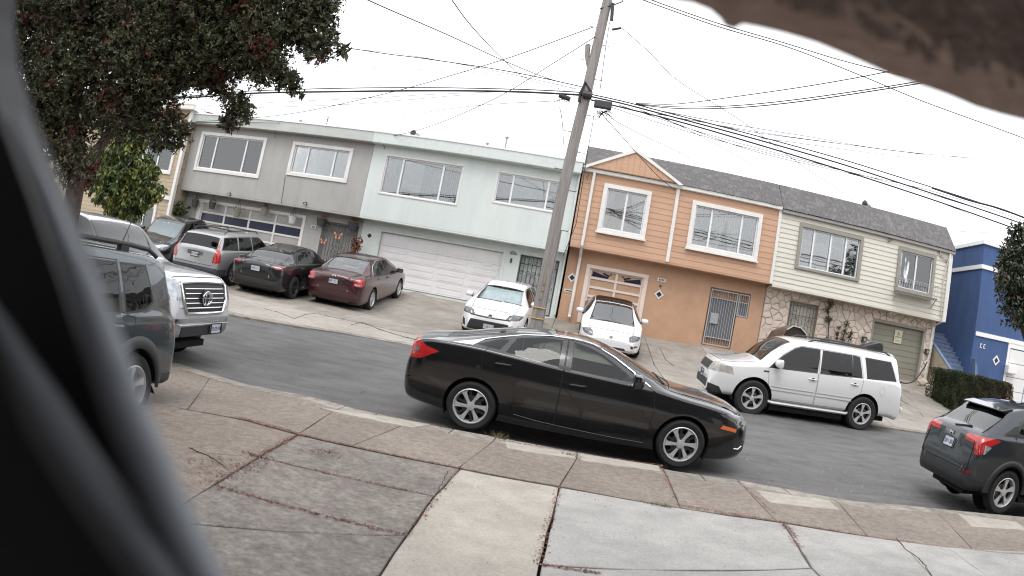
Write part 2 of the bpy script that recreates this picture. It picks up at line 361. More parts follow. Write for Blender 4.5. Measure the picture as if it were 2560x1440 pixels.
# far side: kerb line, pavement strip, sloping driveways up to the garages
FE = [(-90, 13.1), (-9, 13.1), (-7.3, 13.15), (-6.3, 13.4), (-5.0, 14.0), (-3.8, 14.45), (-2.5, 14.6), (4.5, 14.62), (7, 14.5), (10, 14.35), (90, 14.1)]
def farcurb(x): return lerp(FE, x)
def zfl(x, y): return zfar(x, y)-(.05*max(0, 1-abs(x+1)/5) if y < 15.3 else 0)
M_gap = .012
xs = [-40, -34, -28, -24, -20, -17, -15.3, -13.8, -12.2, -10.7, -9.3, -7.9, -6.5, -5.1, -3.7, -2.2, -.75, .8, 2.4, 3.9, 5.4, 6.7, 8.3, 9.9, 11.4, 12.9, 14.4, 16.2, 18, 20, 24, 30, 40]
for a, b in zip(xs, xs[1:]):
    sk = .22
    poly = [(a-.1, farcurb(a)+.28), ((a+b)/2, farcurb((a+b)/2)+.28), (b-.1, farcurb(b)+.28), (b+sk, 16.15), (a+sk, 16.15)]
    slab('paving_slab', poly, zfl, M_farw, farwalk, sub=3, rough_edge=.006, th=.16, gap=M_gap/2)
    poly = [(a-.1, farcurb(a)), ((a+b)/2, farcurb((a+b)/2)), (b-.1, farcurb(b)), (b-.1, farcurb(b)+.28), ((a+b)/2, farcurb((a+b)/2)+.28), (a-.1, farcurb(a)+.28)]
    slab('kerb_stone', poly, zfl, M_curb, farwalk, sub=3, rough_edge=.012, th=.25, top=-.004, gap=.003)
xs = [-40, -30, -24, -20.5, -17.2, -14.1, -11.2, -8.5, -5.9, -3.2, -.8, 2.4, 4.5, 5.75, 6.7, 9.6, 12.2, 14.4, 17.5, 21, 26, 34, 40]
for i, (a, b) in enumerate(zip(xs, xs[1:])):
    for (y0, y1) in ((16.15, 19.6), (19.6, 24.9)):
        mm = M_blue if (a == 4.5 and y0 > 18) else M_far
        slab('driveway_slab', [(a, y0), ((a+b)/2, y0), (b, y0), (b, (y0+y1)/2+.3), (b, y1), (a, y1), (a, (y0+y1)/2+.3)], zfar, mm, fardrive, sub=4, rough_edge=.006, th=.16, gap=.010 if y0 < 17 else .006)
for q in ([(660, 772), (700, 782), (735, 797), (765, 786), (800, 782)], [(878, 812), (905, 806), (950, 824), (1010, 842), (1060, 855)], [(1180, 778), (1215, 760), (1250, 752)], [(1650, 872), (1665, 900), (1700, 925)], [(2250, 1000), (2290, 1020), (2310, 1045)]):
    crack(q, zfl, farwalk, .009, 10)
# ------------------------------------------------------------------ houses across the street
YU, YG = 23.4, 24.0          # face of the overhanging upper storeys, face of the garage storey
M_gray = mat('grey_stucco', (.415, .405, .388), .9, var=.045, scale=2.5, streak=(1.5, 1, .35), bump=.25, bscale=35, stain=.05)
M_grayf = mat('grey_fascia_paint', (.50, .52, .49), .7, var=.06, scale=3, streak=(.4, 1, 1))
M_mint = mat('mint_stucco', (.645, .69, .66), .88, col2=(.61, .655, .63), scale=1.6, streak=(1.6, 1, .3), bump=.3, bscale=35, stain=.03)
M_mintd = mat('mint_trim_paint', (.64, .69, .665), .8, var=.05)
M_white = mat('white_trim_paint', (.76, .74, .71), .55, var=.04, scale=4)
M_vinyl = mat('white_window_frame', (.78, .78, .79), .4, var=.02)
M_cap = mat('white_parapet_cap', (.83, .83, .82), .6, var=.03)
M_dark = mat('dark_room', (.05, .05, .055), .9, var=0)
M_iron = mat('black_iron', (.035, .035, .038), .5, var=0)
M_ironw = mat('grey_white_iron', (.42, .42, .42), .5, var=.05)
M_orb = mat('orange_tan_siding', (.56, .35, .235), .8, var=.04, scale=3, streak=(.4, 1, 3), objrand=.03, bump=.15, bscale=30)
M_ors = mat('orange_tan_stucco', (.52, .322, .21), .9, var=.06, scale=2, bump=.3, bscale=40, stain=.05)
M_crb = mat('cream_siding', (.68, .65, .57), .7, var=.04, scale=3, streak=(.4, 1, 3), objrand=.03)
M_grei = mat('greige_trim', (.30, .29, .25), .7, var=.06)
M_olive = mat('olive_garage_paint', (.255, .245, .195), .7, var=.05, scale=2)
M_shut = mat('white_shutter', (.84, .84, .83), .6, var=.03)
M_bluew = mat('blue_stucco', (.060, .110, .25), .85, var=.1, scale=1.4, streak=(1.5, 1.5, .3), bump=.3, bscale=35)
M_bluest = mat('blue_grey_stair_paint', (.16, .21, .32), .8, var=.1)
M_beige = mat('beige_siding', (.46, .375, .275), .85, var=.06, objrand=.03)
M_sideb = mat('tan_side_block', (.36, .30, .22), .9, var=.1, objrand=.08)
M_mortar = mat('pale_mortar', (.50, .42, .36), .95, var=.15, scale=14, bump=.5)
M_stone = mat('cream_field_stone', (.66, .575, .495), .85, col2=(.58, .485, .41), scale=4, bump=.8, bscale=16, objrand=.08)
M_pink = mat('pinkish_white_garage_frame', (.74, .63, .56), .7, var=.03)
M_gdoor = mat('pale_garage_panel', (.76, .74, .735), .6, var=.03, scale=2)
M_gpan = mat('frosted_garage_pane', (.40, .39, .37), .35, var=.05, scale=2)
M_gpand = mat('dark_garage_pane', (.018, .022, .05), .15, var=0)
M_curt = mat('pale_curtain', (.85, .85, .83), .9, var=.10, scale=6, streak=(6, 1, .3))
M_curtg = mat('grey_curtain', (.58, .57, .56), .9, var=.14, scale=5, streak=(8, 1, .3))
M_blind = mat('white_blind_slat', (.85, .87, .87), .6, var=.04)
M_shing = mat('grey_asphalt_shingle', (.14, .135, .135), .95, col2=(.115, .11, .112), scale=6, bump=.6, bscale=200)
M_shing2 = mat('light_asphalt_shingle', (.175, .168, .165), .95, var=.15, scale=3, bump=.6, bscale=200)
M_win = glassmat('window_glass', (.95, .97, .97), ior=2.1, bend=.12)
M_pot = mat('dark_plastic_pot', (.06, .06, .065), .6, var=.1)
M_flower = mat('coral_flowers', (.55, .16, .09), .8, var=.3, scale=20)
M_leafg = mat('green_foliage', (.07, .10, .04), .8, var=.4, scale=8)
M_blackt = mat('black_tile', (.015, .015, .03), .3, var=0)
M_chrome = mat('chrome', (.75, .75, .77), .12, metal=1, var=0)
M_cable = mat('black_cable', (.03, .03, .035), .7, var=0)

def house(name, x, label, cat='house'): return world_empty(name, (x, YG, 1.3), label, cat)

def subtract(x0, x1, z0, z1, holes):
    """rectangles that cover x0..x1, z0..z1 outside the holes"""
    xs = sorted({x0, x1, *[min(max(h[0], x0), x1) for h in holes], *[min(max(h[1], x0), x1) for h in holes]})
    res = []
    for a, b in zip(xs, xs[1:]):
        if b-a < 1e-4: continue
        mx = (a+b)/2; cuts = sorted([(max(h[2], z0), min(h[3], z1)) for h in holes if h[0] < mx < h[1] and h[3] > z0 and h[2] < z1]); z = z0
        for c, d in cuts:
            if c > z+1e-4: res.append((a, b, z, c))
            z = max(z, d)
        if z < z1-1e-4: res.append((a, b, z, z1))
    return res
def wall(name, x0, x1, z0, z1, y, m, parent, holes=(), th=.2, label=None):
    mb = MB()
    for a, b, c, d in subtract(x0, x1, z0, z1, holes): mb.box(a, b, y, y+th, c, d)
    return mb.build(name, m, parent, label=label)
def siding(x0, x1, z0, z1, y, n, m, parent, holes=(), name='siding_board', lip=.015):
    h = (z1-z0)/n
    for i in range(n):
        a, b = z0+h*i, z0+h*(i+1); mid = (a+b)/2
        segs = [(x0, x1)]
        for hh in holes:
            if hh[2] < mid < hh[3]:
                segs = [s for q in segs for s in ([(q[0], min(q[1], hh[0]))] if hh[0] > q[0] else [])+([(max(q[0], hh[1]), q[1])] if hh[1] < q[1] else []) if s[1]-s[0] > .01]
        for s0, s1 in segs:
            # a bevelled board: thick at its lower edge
            MB().prism([(y-lip, a), (y-lip, a+.012), (y-.004, b-.001), (y+.02, b-.001), (y+.02, a)], s0, s1, 'x').build(name, m, parent)
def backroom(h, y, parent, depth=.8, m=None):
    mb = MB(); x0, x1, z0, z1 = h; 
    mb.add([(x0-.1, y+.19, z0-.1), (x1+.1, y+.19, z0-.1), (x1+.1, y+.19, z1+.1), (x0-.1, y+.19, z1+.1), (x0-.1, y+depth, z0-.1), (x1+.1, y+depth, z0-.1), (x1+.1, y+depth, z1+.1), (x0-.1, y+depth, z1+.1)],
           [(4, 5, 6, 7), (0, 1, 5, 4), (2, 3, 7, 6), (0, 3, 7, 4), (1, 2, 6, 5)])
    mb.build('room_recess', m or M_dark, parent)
def curtain(x0, x1, z0, z1, y, m, parent, name='curtain', fold=.09, amp=.02, taper=None):
    """pleated cloth; taper=(bottom x0, bottom x1) for one that is drawn aside"""
    n = max(8, int((x1-x0)/fold*4)); mb = MB(); v = []; b0, b1 = taper or (x0, x1)
    rows = 7
    for j in range(rows):
        t = j/(rows-1); tt = t**1.3
        for i in range(n+1):
            u = i/n; x = (x0+(x1-x0)*u)*(1-tt)+(b0+(b1-b0)*u)*tt
            v.append((x, y+amp*math.sin(u*(x1-x0)/fold*math.pi*2)+.006*math.sin(i*2.7), z1-(z1-z0)*t))
    f = [(j*(n+1)+i, j*(n+1)+i+1, (j+1)*(n+1)+i+1, (j+1)*(n+1)+i) for j in range(rows-1) for i in range(n)]
    mb.add(v, f); return mb.build(name, m, parent, smooth='all', fix=False)
def slats_v(x0, x1, z0, z1, y, parent, n, ang=.5, m=None):
    for i in range(n):
        x = x0+(x1-x0)*(i+.5)/n; mb = MB(); d = (x1-x0)/n*.5
        mb.tbox(Matrix.Translation((x, y, (z0+z1)/2)) @ Matrix.Rotation(ang, 4, 'Z'), d*2*.95, .004, z1-z0); mb.build('blind_slat', m or M_blind, parent)
def slats_h(x0, x1, z0, z1, y, parent, n, ang=.6, m=None, name='louvre'):
    """shutter louvres, one mesh shared by all"""
    h = (z1-z0)/n; mb = MB(); mb.tbox(Matrix.Rotation(ang, 4, 'X'), x1-x0, h*1.05, .008)
    o = mb.build(name, m or M_shut, parent)
    for i in range(n):
        c = o if i == 0 else o.copy()
        if i: C.objects.link(c)
        c.location = ((x0+x1)/2, y, z0+h*(i+.5))
def window(x0, x1, z0, z1, y, parent, mull, trim=.13, proud=.05, tm=None, fm=None, rails=(), sill=False, trim_b=None, pane_y=.07, glass=None):
    """trim on the wall, vinyl frame set back, one pane per light. mull = inner x positions"""
    tm = tm or M_white; fm = fm or M_vinyl; tb = trim_b or trim
    w = MB()
    w.box(x0, x1, y-proud, y+.16, z1-trim, z1).box(x0, x1, y-proud, y+.16, z0, z0+tb)
    w.box(x0, x0+trim, y-proud, y+.16, z0+tb, z1-trim).box(x1-trim, x1, y-proud, y+.16, z0+tb, z1-trim)
    win = w.build('window', tm, parent, bevel=.008)
    if sill:
        s_ = MB().box(x0-.04, x1+.04, y-proud-.05, y-proud+.01, z0-.03, z0+.03); s_.build('sill', tm, win)
    a0, a1, c0, c1 = x0+trim, x1-trim, z0+tb, z1-trim; fr = MB(); t = .045
    fr.box(a0, a1, y+.03, y+.1, c1-t, c1).box(a0, a1, y+.03, y+.1, c0, c0+t)
    xs_ = [a0]+list(mull)+[a1]
    for x in [a0+t/2, a1-t/2]: fr.box(x-t/2, x+t/2, y+.03, y+.1, c0+t, c1-t)
    for x in mull: fr.box(x-.035, x+.035, y+.025, y+.1, c0+t, c1-t)
    fr.build('frame', fm, win, bevel=.004)
    for p, q in zip(xs_, xs_[1:]):
        g = MB().box(p+.03, q-.03, y+pane_y, y+pane_y+.006, c0+t*.8, c1-t*.8); g.build('pane', glass or M_win, win)
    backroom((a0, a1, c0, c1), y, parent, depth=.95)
    return win, (a0, a1, c0, c1)
def diamond(x, z, y, parent, s=.15, border=M_white):
    mb = MB(); mb.prism([(x-s*1.35, z), (x, z-s*1.35), (x+s*1.35, z), (x, z+s*1.35)], y-.02, y+.01, 'y')
    o = mb.build('diamond_tile', border, parent); MB().prism([(x-s*.8, z), (x, z-s*.8), (x+s*.8, z), (x, z+s*.8)], y-.026, y-.019, 'y').build('tile_centre', M_blackt, o)
def scroll(cx, cz, r, y, turns=1.4, s=1, a0=0, n=18):
    return [(cx+s*(r*(1-.75*i/n))*math.cos(a0+turns*2*math.pi*i/n), y, cz+(r*(1-.75*i/n))*math.sin(a0+turns*2*math.pi*i/n)) for i in range(n+1)]
def hole(w, t=.02): return (w[0]+t, w[1]-t, w[2]+t, w[3]-t)

# ---- grey house
gh = house('grey_house', -12.8, 'grey stucco two-storey house with a windowed garage door and hanging flower pots')
gw1, gw2 = (-16.45, -13.13, 4.48, 6.15), (-11.92, -9.30, 4.78, 6.13)
wall('upper_wall', -17.05, -8.53, 3.66, 6.46, YU, M_gray, gh, [hole(gw1), hole(gw2)])
MB().box(-17.05, -8.53, YU+.003, YG-.002, 3.60, 3.655).build('overhang_soffit', M_gray, gh)
MB().box(-17.1, -8.5, YU-.36, YU+.3, 6.40, 6.44).build('eave_soffit', M_gray, gh)
MB().box(-17.15, -8.515, YU-.38, YU-.34, 6.42, 6.80).box(-17.15, -17.1, YU-.34, YU+5, 6.42, 6.80).build('fascia_board', M_grayf, gh)
rf = MB().box(-17.18, -8.515, YU-.41, YU+9, 6.80, 6.86).build('roof', M_cap, gh)
MB().box(-17.05, -8.53, YG+.21, YG+9, 1.0, 6.80).build('house_body', M_gray, gh)
w, i = window(*gw1, YU, gh, (-15.58, -14.06), trim=.13)
curtain(i[0], -15.6, i[2], i[3], YU+.15, M_curtg, w); curtain(-14.05, i[1], i[2], i[3], YU+.15, M_curtg, w)
MB().box(-15.5, -14.15, YU+.45, YU+.55, i[2], i[2]+.28).build('shelf', mat('reddish_wood', (.16, .07, .05), .6), w)
w, i = window(*gw2, YU, gh, (-11.18, -10.02), trim=.13)
curtain(i[0], i[1], i[2], i[3], YU+.16, M_curt, w, fold=.14, amp=.015)
rr = random.Random(3); M_lace = mat('white_lace', (.8, .8, .8), .8, var=.02)
for k in range(9):
    x = rr.uniform(i[0]+.1, i[1]-.1); z = rr.uniform(i[2]+.08, i[2]+.6); MB().prism([(x+.06*math.cos(a), z+.06*math.sin(a)) for a in [0, 1.05, 2.1, 3.14, 4.2, 5.2]], YU+.15, YU+.155, 'y').build('paper_flower', M_lace, w)
for x in (-11.55, -10.6, -9.6): MB().prism([(x-.12, i[3]-.12), (x+.12, i[3]-.12), (x+.09, i[3]-.35), (x, i[3]-.5), (x-.09, i[3]-.35)], YU+.15, YU+.155, 'y').build('lace_ornament', M_lace, w)
# garage storey
gg = (-16.2, -10.93, 1.30, 3.38); gt = (-10.17, -8.66, 1.30, 3.31)
wall('garage_wall', -17.05, -8.53, 1.0, 3.64, YG, M_gray, gh, [gg, gt])
fr = MB(); fr.box(-16.2, -16.0, YG-.03, YG+.2, 1.3, 3.38).box(-11.05, -10.93, YG-.03, YG+.2, 1.3, 3.38).box(-16.0, -11.05, YG-.03, YG+.2, 3.27, 3.38)
gd = fr.build('garage_door', M_white, gh)
cols = [-16.0+i*(4.95/4) for i in range(5)]; rows = [3.27-i*.392 for i in range(6)]
for r_ in range(5):
    for c_ in range(4):
        dk = r_ == 1
        MB().box(cols[c_]+.045, cols[c_+1]-.045, YG+.09, YG+.11, rows[r_+1]+.04, rows[r_]-.04).build('garage_pane' if dk else 'garage_panel', M_gpand if dk else M_gpan, gd)
st = MB()
for r_ in rows: st.box(-16.0, -11.05, YG+.06, YG+.13, r_-.035, r_+.035)
for c_ in cols:
    for a, b in zip(rows, rows[1:]): st.box(c_-.04, c_+.04, YG+.062, YG+.128, b+.035, a-.035)
st.build('garage_frame', M_white, gd)
# iron gate with butterflies
def gate_bars(x0, x1, z0, z1, y, parent, m, n, midz=(), r=.012, name='gate', extra=None):
    g = MB(); g.box(x0, x1, y-.02, y+.02, z1-.04, z1).box(x0, x1, y-.02, y+.02, z0, z0+.04).box(x0, x0+.04, y-.02, y+.02, z0+.04, z1-.04).box(x1-.04, x1, y-.02, y+.02, z0+.04, z1-.04)
    for z in midz: g.box(x0+.04, x1-.04, y-.015, y+.015, z-.015, z+.015)
    go = g.build(name, m, parent)
    b = MB().tube([(0, 0, z0+.04), (0, 0, z1-.04)], r, 6); bo = b.build('bar', m, go)
    for k in range(n):
        c = bo if k == 0 else bo.copy()
        if k: C.objects.link(c)
        c.location = (x0+(x1-x0)*(k+1)/(n+1), y, 0)
    if extra:
        for p in extra: MB().tube(p, .010, 5).build('scroll', m, go)
    return go
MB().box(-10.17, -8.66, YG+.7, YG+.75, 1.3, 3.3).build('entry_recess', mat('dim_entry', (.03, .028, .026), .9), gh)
M_wood = mat('weathered_wood', (.20, .18, .155), .85, var=.2, scale=6, streak=(6, 1, .5))
MB().box(-10.15, -9.55, YG+.3, YG+.34, 1.3, 3.1).build('entry_door', mat('grey_green_door', (.03, .03, .028), .8, var=.2, streak=(6, 1, .4)), gh)
ex = [scroll(-10.0+.19*k, 3.16, .075, YG+.02, s=(-1)**k) for k in range(8)]+[scroll(-8.76-.0, 2.95-.2*k, .07, YG+.02) for k in range(4)]
cxg, czg = -9.42, 2.0
for a in range(12):
    an = a*math.pi/6; ex.append([(cxg, YG+.02, czg), (cxg+.36*math.cos(an), YG+.02, czg+.62*math.sin(an))])
for rr_ in (.14, .25, .36): ex.append([(cxg+rr_*math.cos(t*math.pi/6), YG+.02, czg+rr_*1.7*math.sin(t*math.pi/6)) for t in range(13)])
ex += [[(-9.85, YG+.02, 1.35), (-9.85, YG+.02, 3.0), (-9.0, YG+.02, 3.0), (-9.0, YG+.02, 1.35)], [(-9.85, YG+.02, 3.0), (-9.7, YG+.02, 2.85), (-9.15, YG+.02, 2.85), (-9.0, YG+.02, 3.0)]]
g1 = gate_bars(-10.14, -8.69, 1.33, 3.29, YG+.05, gh, mat('dull_grey_iron', (.15, .145, .14), .5, var=.1), 10, (3.03,), extra=ex)
def butterfly(x, z, y, s, label, parent):
    o = world_empty('butterfly_ornament', (x, y, z), label, 'ornament', 'butterfly ornaments on the grey house gate')
    M_bf = mat('coral_metal', (.62, .20, .10), .5, var=.2, scale=12); M_bf2 = mat('pale_wing_tip', (.8, .62, .5), .5)
    for sg in (-1, 1):
        wg = MB().prism([(x, z), (x+sg*.30*s, z+.34*s), (x+sg*.36*s, z+.16*s), (x+sg*.2*s, z+.0), (x+sg*.24*s, z-.16*s), (x+sg*.1*s, z-.22*s), (x, z-.1*s)], y-.006, y+.006, 'y').build('wing', M_bf, o)
        MB().prism([(x+sg*.22*s, z+.22*s), (x+sg*.30*s, z+.335*s), (x+sg*.35*s, z+.17*s), (x+sg*.29*s, z+.14*s)], y-.009, y-.0065, 'y').build('wing_tip', M_bf2, wg)
        MB().prism([(x+sg*.1*s, z-.06*s), (x+sg*.2*s, z-.05*s), (x+sg*.2*s, z-.15*s), (x+sg*.1*s, z-.18*s)], y-.009, y-.0065, 'y').build('wing_spot', M_bf2, wg)
    MB().lathe([(0, -.18*s), (.03*s, -.1*s), (.03*s, .1*s), (0, .18*s)], (x, y-.02, z), 'z', 8).build('insect_body', M_iron, o)
butterfly(-9.42, 2.80, YG-.06, .50, 'large coral butterfly ornament high on the middle of the iron gate', g1)
butterfly(-9.98, 2.50, YG-.06, .38, 'small coral butterfly ornament lower down beside the gate post', g1)
diamond(-16.62, 2.95, YG, gh, .09, M_gray); 
MB().box(-10.62, -10.42, YG-.05, YG+.01, 2.94, 3.06).build('house_number_plaque', M_white, gh)
sm = MB().box(-10.59, -10.45, YG-.055, YG-.05, 2.97, 3.02); sm.build('plaque_panel', M_dark, gh)
# two small cameras under the overhang
def security_cam(x, z, y, label, parent=None):
    o = world_empty('security_camera', (x, y, z), label, 'camera', 'small black cameras on the grey house')
    MB().tube([(x, y, z), (x+.02, y-.1, z-.03)], .05, 10).build('housing', M_iron, o); MB().lathe([(.035, 0), (.03, .015), (0, .02)], (x+.02, y-.11, z-.035), 'y', 10).build('lens', M_chrome, o); MB().box(x-.12, x+.01, y-.03, y, z-.02, z+.02).build('bracket', M_iron, o)
c = at(575, 484, YU); security_cam(c.x, c.z, YU, 'small black camera left on the grey overhang above the garage door')
c = at(765, 508, YU); security_cam(c.x, c.z, YU, 'small black camera right on the grey overhang above the garage door')
MB().tube([tuple(at(*q, YU-.012)) for q in [(713, 441), (708, 475), (703, 508)]], .008, 5).build('wall_cable', M_cable, gh); MB().tube([tuple(at(*q, YU-.012)) for q in [(688, 325), (687, 345)]], .008, 5).build('wall_cable', M_cable, gh)
# ---- mint house
mh = house('mint_house', -4.7, 'pale mint green stucco house with wide white garage door behind the pole')
mw1, mw2 = (-7.98, -4.95, 4.58, 6.08), (-3.73, -1.40, 4.90, 6.08)
wall('upper_wall', -8.52, -.83, 3.66, 6.46, YU, M_mint, mh, [hole(mw1), hole(mw2)])
MB().box(-8.52, -.83, YU+.003, YG-.002, 3.60, 3.655).build('overhang_soffit', M_mint, mh)
MB().box(-8.5, -.80, YU-.36, YU+.3, 6.40, 6.44).build('eave_soffit', M_mintd, mh)
MB().box(-8.51, -.78, YU-.38, YU-.34, 6.42, 6.80).build('fascia_board', M_mintd, mh)
MB().box(-8.51, -.75, YU-.41, YU+9, 6.80, 6.86).build('roof', M_cap, mh)
MB().box(-8.52, -.83, YG+.21, YG+9, 1.0, 6.80).build('house_body', M_mint, mh)
w, i = window(*mw1, YU, mh, (-7.25, -5.70), trim=.05, proud=.03)
curtain(i[0], -7.27, i[2], i[3], YU+.15, M_curtg, w, fold=.16)
slats_v(-7.2, -6.45, i[2], i[3], YU+.16, w, 7, .12); slats_v(-6.45, -5.75, i[2], i[3], YU+.16, w, 9, 1.0)
slats_v(-5.65, i[1], i[2], i[3], YU+.16, w, 9, 1.15, mat('grey_blind_slat', (.34, .34, .34), .6))
MB().box(-7.15, -6.8, YU+.15, YU+.19, i[2]+.05, i[2]+.28).build('air_conditioner', mat('dark_appliance', (.08, .08, .09), .5), w)
w, i = window(*mw2, YU, mh, (-3.12, -1.85), trim=.05, proud=.03)
curtain(i[0], -3.14, i[2], i[3], YU+.2, mat('pinkish_curtain', (.45, .41, .40), .9, var=.1), w, fold=.2, amp=.01)
slats_v(-3.1, -1.9, i[2], i[3], YU+.16, w, 14, .12); curtain(-1.8, i[1], i[2], i[3], YU+.15, M_curtg, w, fold=.2, amp=.01)
mg = (-7.83, -2.97, 1.30, 3.34); md = (-2.44, -1.02, 1.28, 3.32)
wall('garage_wall', -8.52, -.83, 1.0, 3.64, YG, M_mint, mh, [mg, md])
fr = MB().box(-7.83, -7.74, YG-.02, YG+.2, 1.3, 3.34).box(-3.06, -2.97, YG-.02, YG+.2, 1.3, 3.34).box(-7.74, -3.06, YG-.02, YG+.2, 3.27, 3.34)
gd = fr.build('garage_door', M_mintd, mh)
for r_ in range(4):
    z1_ = 3.26-r_*.485; z0_ = z1_-.478
    mb = MB().box(-7.73, -3.07, YG+.13, YG+.17, z0_, z1_)
    for c_ in range(4):
        a = -7.73+c_*1.165+.1; b = a+.965
        for zz0, zz1 in ([(z0_+.08, z1_-.09)] if r_ == 0 else [(z0_+.06, z0_+.20), (z0_+.27, z0_+.41)]):
            mb.prism([(a, zz0), (b, zz0), (b, zz1), (a, zz1)], YG+.118, YG+.13, 'y')
    mb.build('garage_panel', M_gdoor, gd, bevel=.006)
MB().box(-3.75, -3.42, YG+.10, YG+.13, 2.70, 2.78).build('mail_slot', M_white, gd)
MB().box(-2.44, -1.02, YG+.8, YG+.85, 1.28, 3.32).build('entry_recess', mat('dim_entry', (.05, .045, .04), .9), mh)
ex = [scroll(-2.3+.22*(k % 6), 3.1-.42*(k//6), .085, YG+.02, s=(-1)**k) for k in range(24)]
g2 = gate_bars(-2.42, -1.04, 1.30, 3.30, YG+.05, mh, M_iron, 8, (3.0,), extra=ex)
MB().box(-2.2, -1.75, YG+.07, YG+.09, 2.25, 2.6).build('paper_notice', mat('grey_paper', (.35, .35, .37), .8), g2)
diamond(-8.17, 3.03, YG, mh, .125, M_white)
ld = MB(); c = at(1283, 635, YG); ld.tube([(c.x-.13+.26*t/8, YG-.03, c.z+.09*math.sin(math.pi*t/8)) for t in range(9)], .012, 5); ld.box(c.x-.1, c.x+.1, YG-.02, YG, c.z-.03, c.z+.04).build('house_number_plaque', mat('grey_letters', (.25, .27, .27), .6), mh)
c = at(1278, 650, YG); MB().box(c.x-.03, c.x+.03, YG-.03, YG, c.z-.1, c.z+.06).build('doorbell', M_iron, mh)
sc_ = MB(); c = at(1290, 610, YG); sc_.tube(scroll(c.x, c.z, .10, YG-.05, 1.1), .014, 5).build('lamp_bracket', M_iron, mh)
sd = MB()
for z in (6.3, 5.4, 4.4): sd.box(-.93, -.83, YU-.03, YU, z, z+.015)
MB().tube([(-.84, YU-.05, 6.4), (-.84, YU-.05, 3.7), (-.86, YG-.05, 3.4), (-.86, YG-.05, 1.4)], .04, 8).build('downspout', M_mintd, mh)

# ---- shingled mansard shared in style by the orange and the cream house
def mansard(x0, x1, z0, z1, y0, y1, parent, skip=None, endcut=0):
    roof = MB(); L = math.hypot(z1-z0, y1-y0); n = 11; dz = (z1-z0)/n; dy = (y1-y0)/n
    roof.prism([(y0, z0-.02), (y1, z1), (y1+9, z1), (y1+9, z0-.02)], x0, x1, 'x'); ro = roof.build('roof', M_shing, parent)
    sa, sb = MB(), MB(); rr = random.Random(int(x0*10))
    for k in range(n):
        za, ya = z0+dz*k, y0+dy*k; x = x0-rr.uniform(0, .3)
        while x < x1-.02:
            wd = rr.choice([.13, .17, .21]); a, b = max(x, x0), min(x+wd-.012, x1); x += wd
            if b-a < .03: continue
            if skip and skip((a+b)/2, za+dz/2): continue
            e = rr.uniform(0, .012); lift = .018+rr.uniform(0, .01)
            q = [(a, ya-lift, za-.02-e), (b, ya-lift, za-.02-e), (b, ya+dy-.006, za+dz), (a, ya+dy-.006, za+dz), (a, ya, za-.03-e), (b, ya, za-.03-e)]
            (sa if rr.random() < .62 else sb).add(q, [(0, 1, 2, 3), (0, 4, 5, 1)])
    sa.build('shingles', M_shing, ro, kind='stuff', fix=False); sb.build('shingles', M_shing2, ro, kind='stuff', fix=False)
    return ro
# ---- orange house
oh = house('orange_house', 2.9, 'orange tan house with small front gable and grey shingle mansard roof')
ow1, ow2 = (.08, 1.80, 4.52, 6.28), (3.30, 5.97, 4.53, 6.27)
MB().box(-.75, 6.65, YG+.21, YG+9, 1.0, 6.64).build('house_body', M_ors, oh)
wall('upper_wall', -.74, 6.64, 3.94, 6.6, YU+.03, M_orb, oh, [hole(ow1), hole(ow2)])
siding(-.75, 2.66, 3.93, 6.58, YU+.03, 13, M_orb, oh, [hole(ow1)]); siding(2.78, 6.6, 3.93, 6.58, YU+.03, 13, M_orb, oh, [hole(ow2)])
MB().box(-.75, 6.65, YU+.003, YG-.002, 3.86, 3.925).build('overhang_soffit', M_ors, oh)
MB().box(2.66, 2.78, YU-.03, YU+.05, 3.93, 6.58).build('corner_trim', M_white, oh); MB().box(6.58, 6.69, YU-.03, YU+.05, 3.88, 6.58).build('corner_trim', M_white, oh)
MB().box(-.78, 6.68, YU-.12, YU+.1, 6.58, 6.72).build('gutter', M_white, oh, bevel=.02)
MB().tube([(-.33, YU-.06, 6.6), (-.33, YU-.06, 3.95), (-.33, YG-.08, 3.6), (-.33, YG-.08, 1.5), (-.33, YG-.2, 1.4)], .055, 8).build('downspout', M_white, oh)
mansard(-.75, 6.66, 6.74, 7.74, YU-.14, YU+.85, oh, skip=lambda x, z: z < 7.62-abs(x-1.02)*.56 and -.6 < x < 2.6)
gb = MB().prism([(-.72, 6.72), (2.74, 6.72), (1.02, 7.62)], YU-.20, YU+.7, 'y').build('gable', M_ors, oh)
nb = 16
for k in range(nb):
    a = -.68+3.38*k/nb; b = a+3.38/nb-.007
    def top(x): return 6.72+.90*(1-abs(x-1.02)/1.72)-.02
    pts = [(a, 6.74), (b, 6.74), (b, top(b))]+([(1.02, top(1.02))] if a < 1.02 < b else [])+[(a, top(a))]
    if min(top(a), top(b)) > 6.76: MB().prism(pts, YU-.215, YU-.2, 'y').build('gable_board', M_orb, gb)
for sg, xe in ((-1, -.80), (1, 2.84)):
    x2, z2 = 1.02, 7.68; MB().prism([(xe, 6.70), (x2, z2), (x2, z2-.13), (xe+sg*-.13, 6.66)] if sg > 0 else [(xe, 6.70), (xe+.13, 6.66), (x2, z2-.13), (x2, z2)], YU-.27, YU+.7, 'y').build('gable_trim', M_white, oh)
w, i = window(*ow1, YU, oh, (.95,), trim=.15, sill=True, proud=.07)
curtain(i[0], .55, i[2], i[3], YU+.16, M_curtg, w, taper=(i[0], i[0]+.12)); curtain(1.1, i[1], i[2], i[3], YU+.16, M_curt, w, taper=(i[1]-.12, i[1]), amp=.03)
w, i = window(*ow2, YU, oh, (4.07, 5.22), trim=.15, sill=True, proud=.07)
